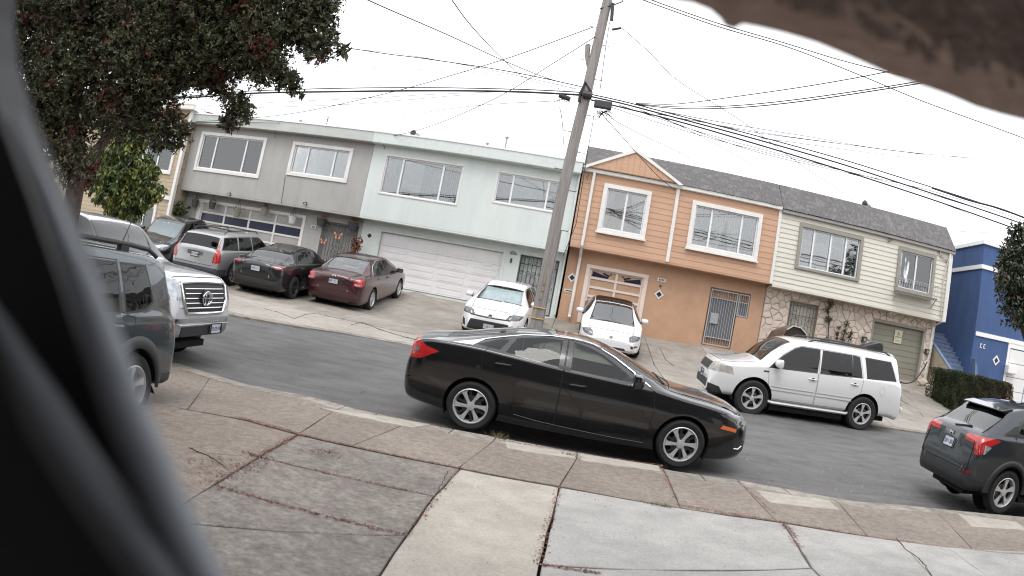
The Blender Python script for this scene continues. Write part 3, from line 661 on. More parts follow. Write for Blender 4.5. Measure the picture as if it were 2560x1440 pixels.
curtain(i[0], 4.05, i[2], i[3], YU+.16, M_curtg, w); curtain(4.08, 4.72, i[2], i[3], YU+.17, M_curt, w, taper=(4.08, 4.42), amp=.03); curtain(4.68, 5.2, i[2], i[3], YU+.17, M_curt, w, taper=(4.86, 5.2), amp=.03); curtain(5.24, i[1], i[2], i[3], YU+.16, M_curtg, w)
og = (-.04, 2.22, 1.30, 3.40); oe = [(4.55, 6.12, 2.52, 3.40), (4.55, 5.68, 1.30, 2.53)]
wall('garage_wall', -.75, 6.65, .9, 3.9, YG, M_ors, oh, [og]+oe)
fr = MB().box(-.04, .10, YG-.03, YG+.2, 1.3, 3.4).box(2.08, 2.22, YG-.03, YG+.2, 1.3, 3.4).box(.10, 2.08, YG-.03, YG+.2, 3.28, 3.40)
gd = fr.build('garage_door', M_pink, oh)
M_op = mat('orange_door_panel', (.48, .31, .20), .6, var=.05)
rows = [3.28-i*.33 for i in range(7)]; st = MB()
for r_ in rows: st.box(.10, 2.08, YG+.06, YG+.13, r_-.04, r_+.04)
for x_ in (.14, 1.09, 2.04):
    for k, (a, b) in enumerate(zip(rows, rows[1:])):
        if x_ != 1.09 or k < 3: st.box(x_-.04, x_+.04, YG+.062, YG+.128, b+.04, a-.04)
st.build('garage_frame', M_pink, gd)
for r_ in range(6):
    for c_ in ((0, 1) if r_ < 3 else (0,)):
        a = .18+c_*.95; b = a+.87 if r_ < 3 else 2.0
        MB().box(a-.01, b+.01, YG+.10, YG+.12, rows[r_+1]+.03, rows[r_]-.03).build('garage_panel', M_op, gd)
for sg in (-1, 1):
    cx_ = 1.09+sg*.08
    for k, (t0, t1) in enumerate([(.02, .32), (.38, .72), (.80, 1.2)]):
        L0, L1 = .22, (.82 if k == 0 else .5 if k == 1 else .28)
        def P_(t, L): return (cx_+sg*L*math.cos(t), rows[1]+.05+min(.19, L*math.sin(t)*.85))
        MB().prism([P_(t0, L0), P_(t0, L1), P_(t1, L1), P_(t1, L0)], YG+.085, YG+.10, 'y').build('sunburst_pane', M_gpand, gd)
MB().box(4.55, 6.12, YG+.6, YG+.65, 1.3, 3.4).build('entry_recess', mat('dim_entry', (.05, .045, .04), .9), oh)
M_screen = mat('grey_mesh_screen', (.14, .15, .165), .7, var=.08, scale=60)
g3 = gate_bars(4.60, 5.64, 1.34, 3.36, YG+.04, oh, M_ironw, 10, (3.05, 1.62), r=.009)
MB().box(4.62, 5.62, YG+.07, YG+.075, 1.62, 3.05).build('screen', M_screen, g3)
MB().box(4.72, 5.02, YG-.005, YG+.02, 2.12, 2.5).build('lock_plate', mat('galvanised_plate', (.5, .5, .52), .35, metal=.6), g3)
g4 = gate_bars(5.68, 6.10, 2.54, 3.36, YG+.04, oh, M_ironw, 4, (3.05,), r=.009, name='side_grille')
MB().box(5.69, 6.09, YG+.07, YG+.075, 2.55, 3.05).build('screen', M_screen, g4)
c = at(1430, 694, YG); diamond(c.x, c.z, YG, oh, .125); c = at(1647.5, 736, YG); diamond(c.x, c.z, YG, oh, .13)
c = at(1654, 700, YG); MB().box(c.x-.15, c.x+.15, YG-.03, YG, c.z-.06, c.z+.06).build('house_number_plaque', M_white, oh)
for k in range(4): MB().box(c.x-.10+.055*k, c.x-.065+.055*k, YG-.034, YG-.03, c.z-.035, c.z+.035).build('numeral', M_iron, oh)
c = at(1651, 715, YG); MB().box(c.x-.03, c.x+.03, YG-.03, YG, c.z-.04, c.z+.04).build('doorbell', M_iron, oh)
c = at(1422, 727, YG); ms = MB().box(c.x-.17, c.x+.17, YG-.02, YG, c.z-.05, c.z+.05).build('mail_slot', M_white, oh); MB().box(c.x-.12, c.x+.12, YG-.024, YG-.02, c.z-.02, c.z+.02).build('slot_opening', M_dark, ms)
c = at(1468, 440, YU); MB().tube([(c.x, YU-.1, c.z+.08), (c.x+.06, YU-.16, c.z), (c.x-.02, YU-.1, c.z-.08), (c.x+.05, YU-.05, c.z-.14)], .012, 5).build('service_bracket', M_iron, oh)

# ---- cream house
ch = house('cream_house', 10.5, 'cream clapboard house with rough stone ground storey and olive garage door')
cw1, cw2 = (7.46, 10.19, 4.60, 6.29), (11.83, 13.70, 4.60, 6.29)
MB().box(6.65, 14.4, YG+.21, YG+9, 1.0, 6.6).build('house_body', M_crb, ch)
wall('upper_wall', 6.69, 14.5, 3.86, 6.6, YU+.03, M_crb, ch, [hole(cw1), hole(cw2)])
siding(6.70, 14.5, 3.84, 6.5, YU+.03, 15, M_crb, ch, [hole(cw1), hole(cw2)], lip=.026)
MB().box(6.7, 14.5, YU+.003, YG-.002, 3.79, 3.835).build('overhang_soffit', M_crb, ch)
MB().box(6.7, 14.62, YU-.13, YU+.1, 6.5, 6.62).build('gutter', mat('grey_gutter', (.36, .35, .33), .6, var=.05), ch, bevel=.02)
mansard(6.69, 14.62, 6.66, 7.74, YU-.16, YU+.85, ch)
MB().box(14.45, 14.56, YU-.03, YU+.08, 3.80, 6.5).build('corner_trim', M_white, ch)
MB().tube([(14.38, YU-.07, 6.5), (14.38, YU-.07, 3.8), (14.3, YG-.05, 3.6), (14.3, YG-.05, 1.4)], .05, 8).build('downspout', M_white, ch)
MB().tube([tuple(at(*q, YU-.06)) for q in [(2350, 620), (2352, 640), (2362, 648), (2372, 645), (2358, 700), (2352, 790)]], .025, 6).build('service_conduit', mat('pale_conduit', (.55, .53, .48), .6), ch)
c = at(2222, 601, YU); MB().tube(scroll(c.x, c.z, .12, YU-.08, 1.2), .014, 5).build('service_bracket', M_iron, ch); MB().tube([tuple(at(2340, 622, YU-.05)), tuple(at(2368, 655, YU-.05)), tuple(at(2375, 640, YU-.05))], .012, 5).build('service_bracket', M_iron, ch)
w, i = window(*cw1, YU, ch, (8.10, 8.82, 9.47), trim=.14, proud=.06, tm=M_grei, trim_b=.10)
for a, b, full in ((i[0], 8.06, 0), (8.14, 8.78, 0), (8.86, 9.43, 1), (9.51, i[1], 1)):
    s_ = MB().box(a+.02, a+.07, YU+.14, YU+.17, i[2], i[3]).box(b-.07, b-.02, YU+.14, YU+.17, i[2], i[3]).box(a+.07, b-.07, YU+.14, YU+.17, i[2]+.95, i[2]+1.02).build('shutter', M_shut, w)
    slats_h(a+.07, b-.07, i[2]+1.02, i[3], YU+.155, s_, 6, .5); slats_h(a+.07, b-.07, i[2], i[2]+.95, YU+.155, s_, 12, 1.35 if not full else .5)
w, i = window(*cw2, YU, ch, (12.76,), trim=.14, proud=.06, tm=M_grei)
for a, b in ((i[0], 12.72), (12.80, i[1])):
    s_ = MB().box(a, a+.04, YU+.14, YU+.17, i[2], i[3]).box(b-.04, b, YU+.14, YU+.17, i[2], i[3]).box(a+.04, b-.04, YU+.14, YU+.17, i[2]+.78, i[2]+.85).build('shutter', M_shut, w)
    slats_h(a+.04, b-.04, i[2], i[3], YU+.155, s_, 17, .35)
# flower-box rail below the right window
rb = MB(); x0, x1, y0, z0, z1 = 11.78, 13.75, YU-.45, 4.56, 5.05
rb.box(x0, x1, y0, y0+.02, z1-.02, z1).box(x0, x1, y0, y0+.02, z0, z0+.02).box(x0, x0+.02, y0+.02, YU, z1-.02, z1).box(x1-.02, x1, y0+.02, YU, z1-.02, z1).box(x0, x1, y0+.02, YU-.03, z0-.012, z0)
for sx in (x0+.05, x1-.05): rb.bar((sx, YU-.04, z0-.35), (sx, y0+.05, z0-.02), .03)
rb_o = rb.build('window_rail', mat('pale_iron', (.40, .39, .36), .6, var=.1), ch)
b0 = MB().tube([(0, 0, z0+.02), (0, 0, z1-.02)], .010, 5).build('baluster', M_ironw, rb_o)
for k in range(17):
    c = b0 if k == 0 else b0.copy()
    if k: C.objects.link(c)
    c.location = (x0+.06+(x1-x0-.12)*k/16, y0+.01, 0)
bl = MB()
for k in range(26): bl.tube([(x0+.05+.075*k, y0-.01, z0-.02), (x0+.05+.075*k, y0-.01, z0-.09)], .014, 5)
bl.build('beaded_fringe', M_grei, rb_o, kind='stuff')
# stone wall: every stone a piece
ceg, cga = (7.70, 8.90, 1.3, 3.47), (11.36, 13.98, 1.3, 3.42)
wall('garage_wall', 6.67, 14.45, .9, 3.82, YG, M_mortar, ch, [ceg, cga], label='pale mortar wall behind the field stones')
sw = MB().box(6.68, 14.44, YG-.004, YG-.001, .95, 1.0).build('stone_veneer', M_mortar, ch)
rr = random.Random(11); pts = []
tries = 0
while len(pts) < 285 and tries < 20000:
    tries += 1; p = (rr.uniform(6.7, 14.43), rr.uniform(1.0, 3.8))
    if all(((p[0]-q[0])/1.15)**2+((p[1]-q[1])/.9)**2 > .205**2 for q in pts): pts.append(p)
def clip_half(poly, a, b, c_):
    out = []
    for k in range(len(poly)):
        p, q = poly[k], poly[(k+1) % len(poly)]; dp = a*p[0]+b*p[1]-c_; dq = a*q[0]+b*q[1]-c_
        if dp <= 0: out.append(p)
        if dp*dq < 0: t = dp/(dp-dq); out.append((p[0]+(q[0]-p[0])*t, p[1]+(q[1]-p[1])*t))
    return out
for p in pts:
    cell = [(p[0]-.5, p[1]-.5), (p[0]+.5, p[1]-.5), (p[0]+.5, p[1]+.5), (p[0]-.5, p[1]+.5)]
    for q in pts:
        if q is p or abs(q[0]-p[0]) > 1 or abs(q[1]-p[1]) > 1: continue
        a, b = q[0]-p[0], q[1]-p[1]; L = math.hypot(a, b); cell = clip_half(cell, a/L, b/L, (a*(p[0]+q[0])+b*(p[1]+q[1]))/2/L-.007)
        if len(cell) < 3: break
    if len(cell) < 3: continue
    for lim in ((-1, 0, -6.69), (1, 0, 14.43), (0, -1, -.95), (0, 1, 3.80)): cell = clip_half(cell, *lim) if len(cell) > 2 else cell
    pieces = [cell]
    for h in (ceg, cga):
        np_ = []
        for pc in pieces:
            inx = lambda t: h[0] < t[0] < h[1] and h[2]-1 < t[1] < h[3]
            if not any(inx(t) for t in pc) and not inx(p): np_.append(pc); continue
            for lim in ((1, 0, h[0]-.01), (-1, 0, -h[1]-.01), (0, -1, -h[3]-.01)):
                if (lim[0] == 1 and p[0] < h[0]+.05) or (lim[0] == -1 and p[0] > h[1]-.05) or (lim[1] == -1 and p[1] > h[3]-.05):
                    cc = clip_half(pc, *lim)
                    if len(cc) > 2: np_.append(cc); break
        pieces = np_
    for pc in pieces:
        if len(pc) < 3: continue
        cx_, cz_ = sum(t[0] for t in pc)/len(pc), sum(t[1] for t in pc)/len(pc); n = len(pc); d = rr.uniform(.02, .055)
        jit = [(t[0]+rr.uniform(-.008, .008), t[1]+rr.uniform(-.008, .008)) for t in pc]
        inn = [(cx_+(t[0]-cx_)*.88, cz_+(t[1]-cz_)*.88) for t in jit]
        v = [(t[0], YG-.0005, t[1]) for t in jit]+[(t[0], YG-d*.45, t[1]) for t in jit]+[(t[0], YG-d+rr.uniform(-.012, .012), t[1]) for t in inn]+[(cx_+rr.uniform(-.03, .03), YG-d-rr.uniform(.0, .02), cz_)]
        f = [(k, (k+1) % n, n+(k+1) % n, n+k) for k in range(n)]+[(n+k, n+(k+1) % n, 2*n+(k+1) % n, 2*n+k) for k in range(n)]+[(2*n+k, 2*n+(k+1) % n, 3*n) for k in range(n)]
        MB().add(v, f).build('stone', M_stone, sw)
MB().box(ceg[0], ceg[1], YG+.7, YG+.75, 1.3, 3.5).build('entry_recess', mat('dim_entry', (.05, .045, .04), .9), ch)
ex = []
for cx_ in (7.95, 8.62):
    ex += [scroll(cx_, 3.2, .16, YG+.0, 1.2, s=1 if cx_ < 8.2 else -1), scroll(cx_, 2.7, .18, YG, 1.2), scroll(cx_, 2.25, .18, YG, 1.2, s=-1), scroll(cx_, 1.85, .16, YG, 1.2)]
ex += [[(8.0+.6*t/10, YG, 3.0-.5*math.sin(math.pi*t/10)) for t in range(11)], [(8.0+.6*t/10, YG, 2.2+.5*math.sin(math.pi*t/10)) for t in range(11)]]
gate_bars(7.74, 8.86, 1.32, 3.44, YG+.03, ch, mat('worn_iron', (.16, .14, .12), .6, var=.2), 7, (2.98, 2.1), extra=ex)
gd = MB().box(11.36, 11.45, YG-.0, YG+.25, 1.3, 3.42).box(13.89, 13.98, YG-.0, YG+.25, 1.3, 3.42).box(11.45, 13.89, YG, YG+.25, 3.33, 3.42).build('garage_door', M_grei, ch)
for k in range(9):
    z1_ = 3.33-k*.226; MB().prism([(YG+.14, z1_-.222), (YG+.155, z1_), (YG+.2, z1_), (YG+.2, z1_-.222)], 11.45, 13.89, 'x').build('door_plank', M_olive, gd)
sg_ = MB().box(12.53, 12.90, YG+.10, YG+.125, 2.66, 3.18)
sgo = world_empty('parking_sign', (12.7, YG, 2.66), 'cream accessible-parking notice fixed to the olive garage door', 'sign')
sg_.build('sign_board', mat('cream_sign', (.62, .58, .44), .6, var=.05), sgo)
def text(s, size, loc, m, parent, rot=(R(90), 0, 0), name='lettering', ext=.002):
    cu = bpy.data.curves.new(name, 'FONT'); cu.body = s; cu.size = size; cu.align_x = 'CENTER'; cu.extrude = ext
    t_ = bpy.data.objects.new(name, cu); C.objects.link(t_); me = bpy.data.meshes.new_from_object(t_.evaluated_get(bpy.context.evaluated_depsgraph_get())); bpy.data.objects.remove(t_)
    o = bpy.data.objects.new(name, me); C.objects.link(o); me.materials.append(m); o.location = loc; o.rotation_euler = rot
    if parent: attach(o, parent)
    return o
ic = MB().tube([(12.71, YG+.095, 3.12), (12.70, YG+.095, 3.05), (12.75, YG+.095, 3.04), (12.77, YG+.095, 2.99)], .008, 5); ic.tube([(12.70+.035*math.cos(t), YG+.095, 3.01+.035*math.sin(t)) for t in [k*.7 for k in range(9)]], .006, 5).build('wheelchair_symbol', M_iron, sgo)
text('NO', .062, (12.62, YG+.098, 2.89), M_iron, sgo); text('PARKING', .062, (12.765, YG+.098, 2.89), M_iron, sgo); MB().box(12.58, 12.85, YG+.096, YG+.1, 2.77, 2.785).box(12.60, 12.83, YG+.096, YG+.1, 2.735, 2.745).build('small_print', M_grei, sgo)
for x_ in (11.05, 14.15):
    l_ = world_empty('light_fixture', (x_, YG-.1, 2.55), 'small dark wall box on the stones %s the olive garage door' % ('left of' if x_ < 12 else 'right of'), 'light fixture', 'dark boxes on the stone wall')
    MB().box(x_-.09, x_+.09, YG-.17, YG-.02, 2.46, 2.66).build('casing', M_iron, l_); MB().box(x_-.05, x_+.05, YG-.18, YG-.17, 2.49, 2.6).build('lens', M_grei, l_)
c = at(2195, 757, YG-.35)
lt = world_empty('porch_lantern', (c.x, YG-.3, c.z), 'small glass lantern hanging under the cream overhang', 'lantern')
MB().tube([(c.x, YG-.3, 3.8), (c.x, YG-.3, c.z+.18)], .012, 5).build('chain', M_iron, lt); MB().lathe([(.02, .2), (.10, .08), (.08, -.12), (.02, -.16)], (c.x, YG-.3, c.z), 'z', 6).build('glass_shade', mat('pale_lantern_glass', (.6, .6, .58), .2), lt)
fl_ = world_empty('floodlight', (12.05, YG-.25, 3.76), 'small twin floodlight under the cream overhang', 'floodlight')
for dx in (-.08, .08): MB().lathe([(.02, .06), (.06, .0), (.065, -.04), (0, -.05)], (12.05+dx, YG-.3, 3.74), 'z', 10).build('lamp_head', M_white, fl_)
MB().box(11.95, 12.15, YG-.32, YG-.2, 3.77, 3.79).build('mount', M_white, fl_)

# ---- blue house and its stairs
XB = 16.25
bh = house('blue_house', 20, 'deep blue stucco house with white bands and parapet cap beyond the painted stairs')
MB().box(XB, 26, YU, YU+11, .6, 7.30).build('wall', M_bluew, bh)
MB().box(XB-.10, 26, YU-.10, YU+11.1, 7.30, 7.46).build('parapet_cap', M_cap, bh)
MB().box(XB-.06, 26, YU-.06, YU+11.05, 6.28, 6.45).build('upper_band', M_cap, bh)
MB().box(XB+.05, 26, YU-.05, YU+.02, 3.55, 3.72).build('lower_band', M_cap, bh)
gd = MB().box(18.35, 18.5, YU-.03, YU+.1, 1.0, 3.55).box(18.5, 22.5, YU-.03, YU+.1, 3.35, 3.55).build('garage_door', M_cap, bh)
for r_ in range(4):
    for c_ in range(3): MB().box(18.53+c_*1.3, 19.78+c_*1.3, YU-.02, YU+.02, 1.0+r_*.58, 1.56+r_*.58).build('garage_panel', M_gdoor, gd, bevel=.01)
c = at(2490, 901, YU); diamond(c.x, c.z, YU, bh, .16, M_cap)
c = at(2520, 925, YU); MB().box(c.x-.25, c.x+.35, YU-.35, YU-.02, c.z-.14, c.z+.22).build('mailbox', M_cap, bh, bevel=.04)
c = at(2450, 864, YU)
for k in range(2): MB().box(c.x+.2*k, c.x+.03+.2*k, YU-.03, YU, c.z-.09, c.z+.09).box(c.x+.03+.2*k, c.x+.1+.2*k, YU-.03, YU, c.z+.06, c.z+.09).box(c.x+.03+.2*k, c.x+.1+.2*k, YU-.03, YU, c.z-.09, c.z-.06).build('house_number', M_cap, bh)
wd_ = MB().prism([(XB+.1, 2.6), (XB+.28, 2.3), (XB+.5, 1.3), (XB+.3, 1.3)], YU-.25, YU, 'y').build('stair_newel', M_bluest, bh)
stairs = world_empty('side_staircase', (15.4, 22, 1.2), 'blue grey painted stairs climbing between cream house and blue house', 'stairs')
n = 13
for k in range(n):
    z_ = 1.12+.185*k; y_ = 22.3+.30*k
    MB().box(14.75, XB-.02, y_, y_+.32, z_+.14, z_+.185).build('tread', M_bluest, stairs)
    MB().box(14.77, XB-.02, y_+.02, y_+.30, z_-.1 if k else z_-.4, z_+.14).build('riser', M_bluest, stairs)
MB().prism([(22.1, 1.0), (22.1, 1.75), (22.3+.3*n, 1.15+.185*n+.35), (22.3+.3*n, 1.0)], 14.6, 14.75, 'x').build('side_wall', mat('tan_stair_wall', (.45, .38, .29), .9, var=.1), stairs)
MB().bar((14.68, 22.1, 1.78), (14.68, 22.3+.3*n, 1.15+.185*n+.38), .16, .05).build('handrail', M_bluest, stairs)
# ---- beige house at the left
eh = house('beige_house', -19.5, 'beige clapboard house with white window trim behind the small yellow green tree')
YE = 22.9; XE = -17.0
c = at(454, 396, YE); XE = c.x
ew1, ew2 = (XE-1.9-.35, XE-.42, 4.1, 5.75), (XE-2.2, XE-.75, 1.2, 2.75)
wall('front_wall', XE-9, XE-.1, .9, 7.2, YE+.03, M_beige, eh, [hole(ew1), hole(ew2)])
siding(XE-9, XE-.12, .9, 7.0, YE+.03, 36, M_beige, eh, [hole(ew1), hole(ew2)])
MB().box(XE-.14, XE, YE-.04, YE+.15, .9, 6.9).build('corner_trim', M_white, eh); MB().box(XE-9, XE-.14, YE-.05, YE+.05, 3.05, 3.2).build('belt_trim', M_white, eh)
sb = MB().box(XE-8.9, XE-.03, YE+.24, YE+8, .9, 7.0).build('side_wall', M_sideb, eh)
n = 0
for r_ in range(17):
    z_ = .95+.35*r_
    for k in range(3): MB().box(XE-.03, XE-.012, YE+.16+.42*k+(.21 if r_ % 2 else 0), YE+.56+.42*k+(.21 if r_ % 2 else 0), z_, z_+.335).build('siding_block', M_sideb, sb)
MB().box(XE-9.1, XE+.15, YE-.3, YE+8, 6.9, 7.05).build('eave_board', M_white, eh)
rf = MB().prism([(YE-.35, 7.05), (YE+4, 7.75), (YE+8.3, 7.05)], XE-9.2, XE-1.6, 'x').build('roof', mat('terracotta_roof', (.42, .16, .09), .8, var=.2, scale=6), eh)
for k in range(9):
    a = k/9; b = (k+1)/9; ya, za, yb, zb_ = YE-.35+4.35*a, 7.05+.70*a, YE-.35+4.35*b, 7.05+.70*b
    MB().add([(XE-9.2, ya-.02, za+.05), (XE-1.58, ya-.02, za+.05), (XE-1.58, yb, zb_+.02), (XE-9.2, yb, zb_+.02), (XE-9.2, ya-.02, za), (XE-1.58, ya-.02, za)], [(0, 1, 2, 3), (0, 4, 5, 1)]).build('tile_course', mat('terracotta_tile', (.50, .20, .12), .8, var=.2, scale=8, objrand=.1), rf)
w, i = window(*ew1, YE, eh, ((ew1[0]+ew1[1])/2,), trim=.13); curtain(i[0], i[1], i[2], i[3], YE+.25, M_curtg, w)
w, i = window(*ew2, YE, eh, ((ew2[0]+ew2[1])/2,), trim=.13); curtain(i[0], i[1], i[2], i[3], YE+.25, M_curtg, w)
# ---- roof pieces seen above the eaves
def roofthing(name, px, py, Y, label, cat, h, kind):
    p = at(px, py, Y); o = world_empty(name, (p.x, Y, 6.86), label, cat); z = p.z
    if kind == 'pipe':
        MB().tube([(p.x, Y, 6.8), (p.x, Y, z)], .035, 8).build('pipe', M_grei, o); MB().lathe([(.0, .05), (.09, .0), (.09, -.04), (0, -.04)], (p.x, Y, z), 'z', 10).build('cap', M_grei, o)
    elif kind == 'aerial':
        MB().tube([(p.x, Y, 6.8), (p.x, Y, z)], .02, 6).build('mast', M_iron, o); e = MB()
        for k in range(3): e.tube([(p.x-.22+.08*k, Y, z-.06-.08*k), (p.x+.22-.08*k, Y, z-.06-.08*k)], .01, 4)
        e.build('elements', M_iron, o)
    elif kind == 'turbine':
        MB().tube([(p.x, Y, 6.8), (p.x, Y, z-.1)], .06, 10).build('pipe', M_grei, o); MB().lathe([(.03, .16), (.12, .08), (.13, 0), (.10, -.1), (.06, -.12)], (p.x, Y, z), 'z', 12).build('ball', M_iron, o); MB().lathe([(0, .12), (.12, .04), (.12, -.02), (0, -.05)], (p.x+.18, Y, z-.06), 'z', 12).build('hood', M_grei, o)
roofthing('roof_aerial', 821, 291, 26, 'small aerial on the grey roof', 'aerial', .5, 'aerial')
roofthing('roof_vent', 752, 301, 25.5, 'short twin vent on the grey roof left of the aerial', 'vent', .3, 'pipe')
roofthing('roof_vent', 1033, 334, 25, 'stubby vent where the cable lands on the mint roof', 'vent', .3, 'turbine')
roofthing('roof_aerial', 1111, 347, 27, 'low crossbar aerial on the mint roof left of the tall pipe', 'aerial', .3, 'aerial')
roofthing('roof_vent', 1219, 358, 27, 'thin vent pipe on the mint roof', 'vent', .3, 'pipe')
roofthing('roof_mast', 1268, 343, 26, 'tall thin mast on the mint roof near the pole', 'mast', .7, 'pipe')
roofthing('roof_vent', 2162, 510, 25, 'round turbine vent above the cream house roof', 'vent', .3, 'turbine')
# ---- hanging pots in front of the grey garage
def leafcloud(mb, c, r, n, s, rr, flat=.8, m=0):
    for _ in range(n):
        d = Vector((rr.gauss(0, 1), rr.gauss(0, 1), rr.gauss(0, 1))).normalized()*r*rr.uniform(.3, 1)**.6; d.z *= flat; p = Vector(c)+d
        a = Vector((rr.gauss(0, 1), rr.gauss(0, 1), rr.gauss(0, 1))).normalized(); b = a.cross(Vector((rr.gauss(0, 1), rr.gauss(0, 1), rr.gauss(0, 1)))).normalized()
        mb.add([p-a*s, p+b*s*.4, p+a*s, p-b*s*.4], [(0, 1, 2, 3)], m)
def pot(px, py, Y, label, mats, w=.16, hang=True, n=40, r=.16):
    p = at(px, py, Y); o = world_empty('hanging_pot', (p.x, Y, p.z), label, 'flower pot', 'hanging pots on the grey house'); rr = random.Random(px)
    MB().lathe([(w*.7, -.13), (w, .12), (w*1.05, .12), (w*1.05, .15), (w*.85, .15), (w*.8, .08)], (p.x, Y, p.z), 'z', 12).build('pot', M_pot if mats[1] is None else mats[1], o)
    if hang:
        h = MB()
        for a in (0, 2.1, 4.2): h.tube([(p.x+w*math.cos(a), Y+w*math.sin(a), p.z+.14), (p.x, Y, 3.6)], .006, 4)
        h.build('hanger', M_cable, o)
    mb = MB(); leafcloud(mb, (p.x, Y, p.z+.18), r, n, .045, rr); mb.build('plant', mats[0], o, fix=False)
pot(487, 510, YG-.25, 'dark hanging pot left of the grey garage frame', (M_leafg, None))
pot(530, 515, YG-.25, 'dark hanging pot with leaves over the left garage column', (M_leafg, None))
pot(592, 535, YG-.25, 'hanging basket with yellow blossoms over the garage door', (mat('yellow_blossom', (.55, .42, .15), .8, var=.5, scale=12), mat('grey_basket', (.25, .23, .2), .8)))
pot(660, 530, YG-.25, 'grey hanging pot over the middle of the garage door', (M_leafg, mat('grey_basket', (.25, .23, .2), .8)), n=15)
pot(730, 551, YG-.25, 'pale glass hanging pot over the right garage column', (mat('pale_sprig', (.5, .5, .45), .8), mat('pale_pot', (.6, .6, .6), .3)), n=25)
pot(803, 556, YG-.15, 'dark box pot with coral flowers left over the iron gate', (M_flower, None), w=.2, hang=False)
pot(882, 566, YG-.15, 'dark box pot with coral flowers right over the iron gate', (M_flower, None), w=.2, hang=False, n=70, r=.22)
# ------------------------------------------------------------------ cars
M_tyre = mat('tyre_rubber', (.022, .022, .023), .85, var=.1, scale=20)
M_under = mat('black_underside', (.012, .012, .013), .9, var=0)
M_trim = mat('black_plastic_trim', (.030, .031, .033), .55, var=.05)
M_seam = mat('panel_gap', (.006, .006, .007), .9, var=0)
M_alloy = mat('silver_alloy', (.62, .62, .63), .32, metal=.35, var=.03)
M_alloyd = mat('dark_alloy', (.05, .05, .055), .35, metal=.4, var=0)
M_plate = mat('white_plate', (.66, .68, .72), .5, var=.03)
M_platei = mat('plate_ink', (.05, .07, .16), .6, var=0)
M_red = mat('red_lamp', (.48, .018, .018), .12, var=.1, scale=30, coat=1)
M_redd = mat('dark_red_lamp', (.16, .012, .015), .12, var=0, coat=1)
M_clearl = mat('clear_lamp', (.50, .52, .54), .1, metal=.5, var=.2, scale=14, coat=1)
M_smoke = mat('smoked_lamp', (.17, .175, .185), .1, metal=.3, var=.3, scale=20, coat=1)
M_amber = mat('amber_lamp', (.75, .16, .03), .2, var=0, coat=1)
M_seat = mat('seat_cloth', (.075, .07, .065), .9, var=.1)
M_seatl = mat('pale_seat', (.42, .39, .35), .9, var=.1)
M_gl = glassmat('car_glass', (.52, .58, .56), ior=1.5)
M_gld = glassmat('dark_car_glass', (.10, .11, .12), ior=1.5)
M_gldd = glassmat('tinted_glass', (.035, .037, .04), ior=1.5)
M_shade = mat('silver_sunshade', (.62, .68, .70), .35, metal=.35, var=.1, scale=5)
def paint(name, col, metal=0, rough=.28, coat=1): return mat(name, col, rough, metal=metal, var=0, coat=coat)

def pchip(tab):
    xs = [t[0] for t in tab]; ys = [t[1] for t in tab]; n = len(xs)
    h = [xs[i+1]-xs[i] for i in range(n-1)]; d = [(ys[i+1]-ys[i])/h[i] for i in range(n-1)]
    m = [d[0]]+[0 if d[i-1]*d[i] <= 0 else 3*(h[i-1]+h[i])/((2*h[i]+h[i-1])/d[i-1]+(h[i]+2*h[i-1])/d[i]) for i in range(1, n-1)]+[d[-1]]
    def f(x):
        if x <= xs[0]: return ys[0]
        if x >= xs[-1]: return ys[-1]
        i = max(k for k in range(n-1) if xs[k] <= x); t = (x-xs[i])/h[i]
        return ys[i]*(1+2*t)*(1-t)**2+m[i]*h[i]*t*(1-t)**2+ys[i+1]*t*t*(3-2*t)+m[i+1]*h[i]*t*t*(t-1)
    return f
def inpoly(p, poly):
    x, y = p; c = False; n = len(poly)
    for i in range(n):
        x1, y1 = poly[i]; x2, y2 = poly[(i+1) % n]
        if (y1 > y) != (y2 > y) and x < (x2-x1)*(y-y1)/(y2-y1)+x1: c = not c
    return c
def shrink(poly, g):
    return [(v.x, v.y) for v in clipped([Vector(p) for p in poly], g)]
def circle(cx, cz, r, n=24): return [(cx+r*math.cos(2*math.pi*k/n), cz+r*math.sin(2*math.pi*k/n)) for k in range(n)]

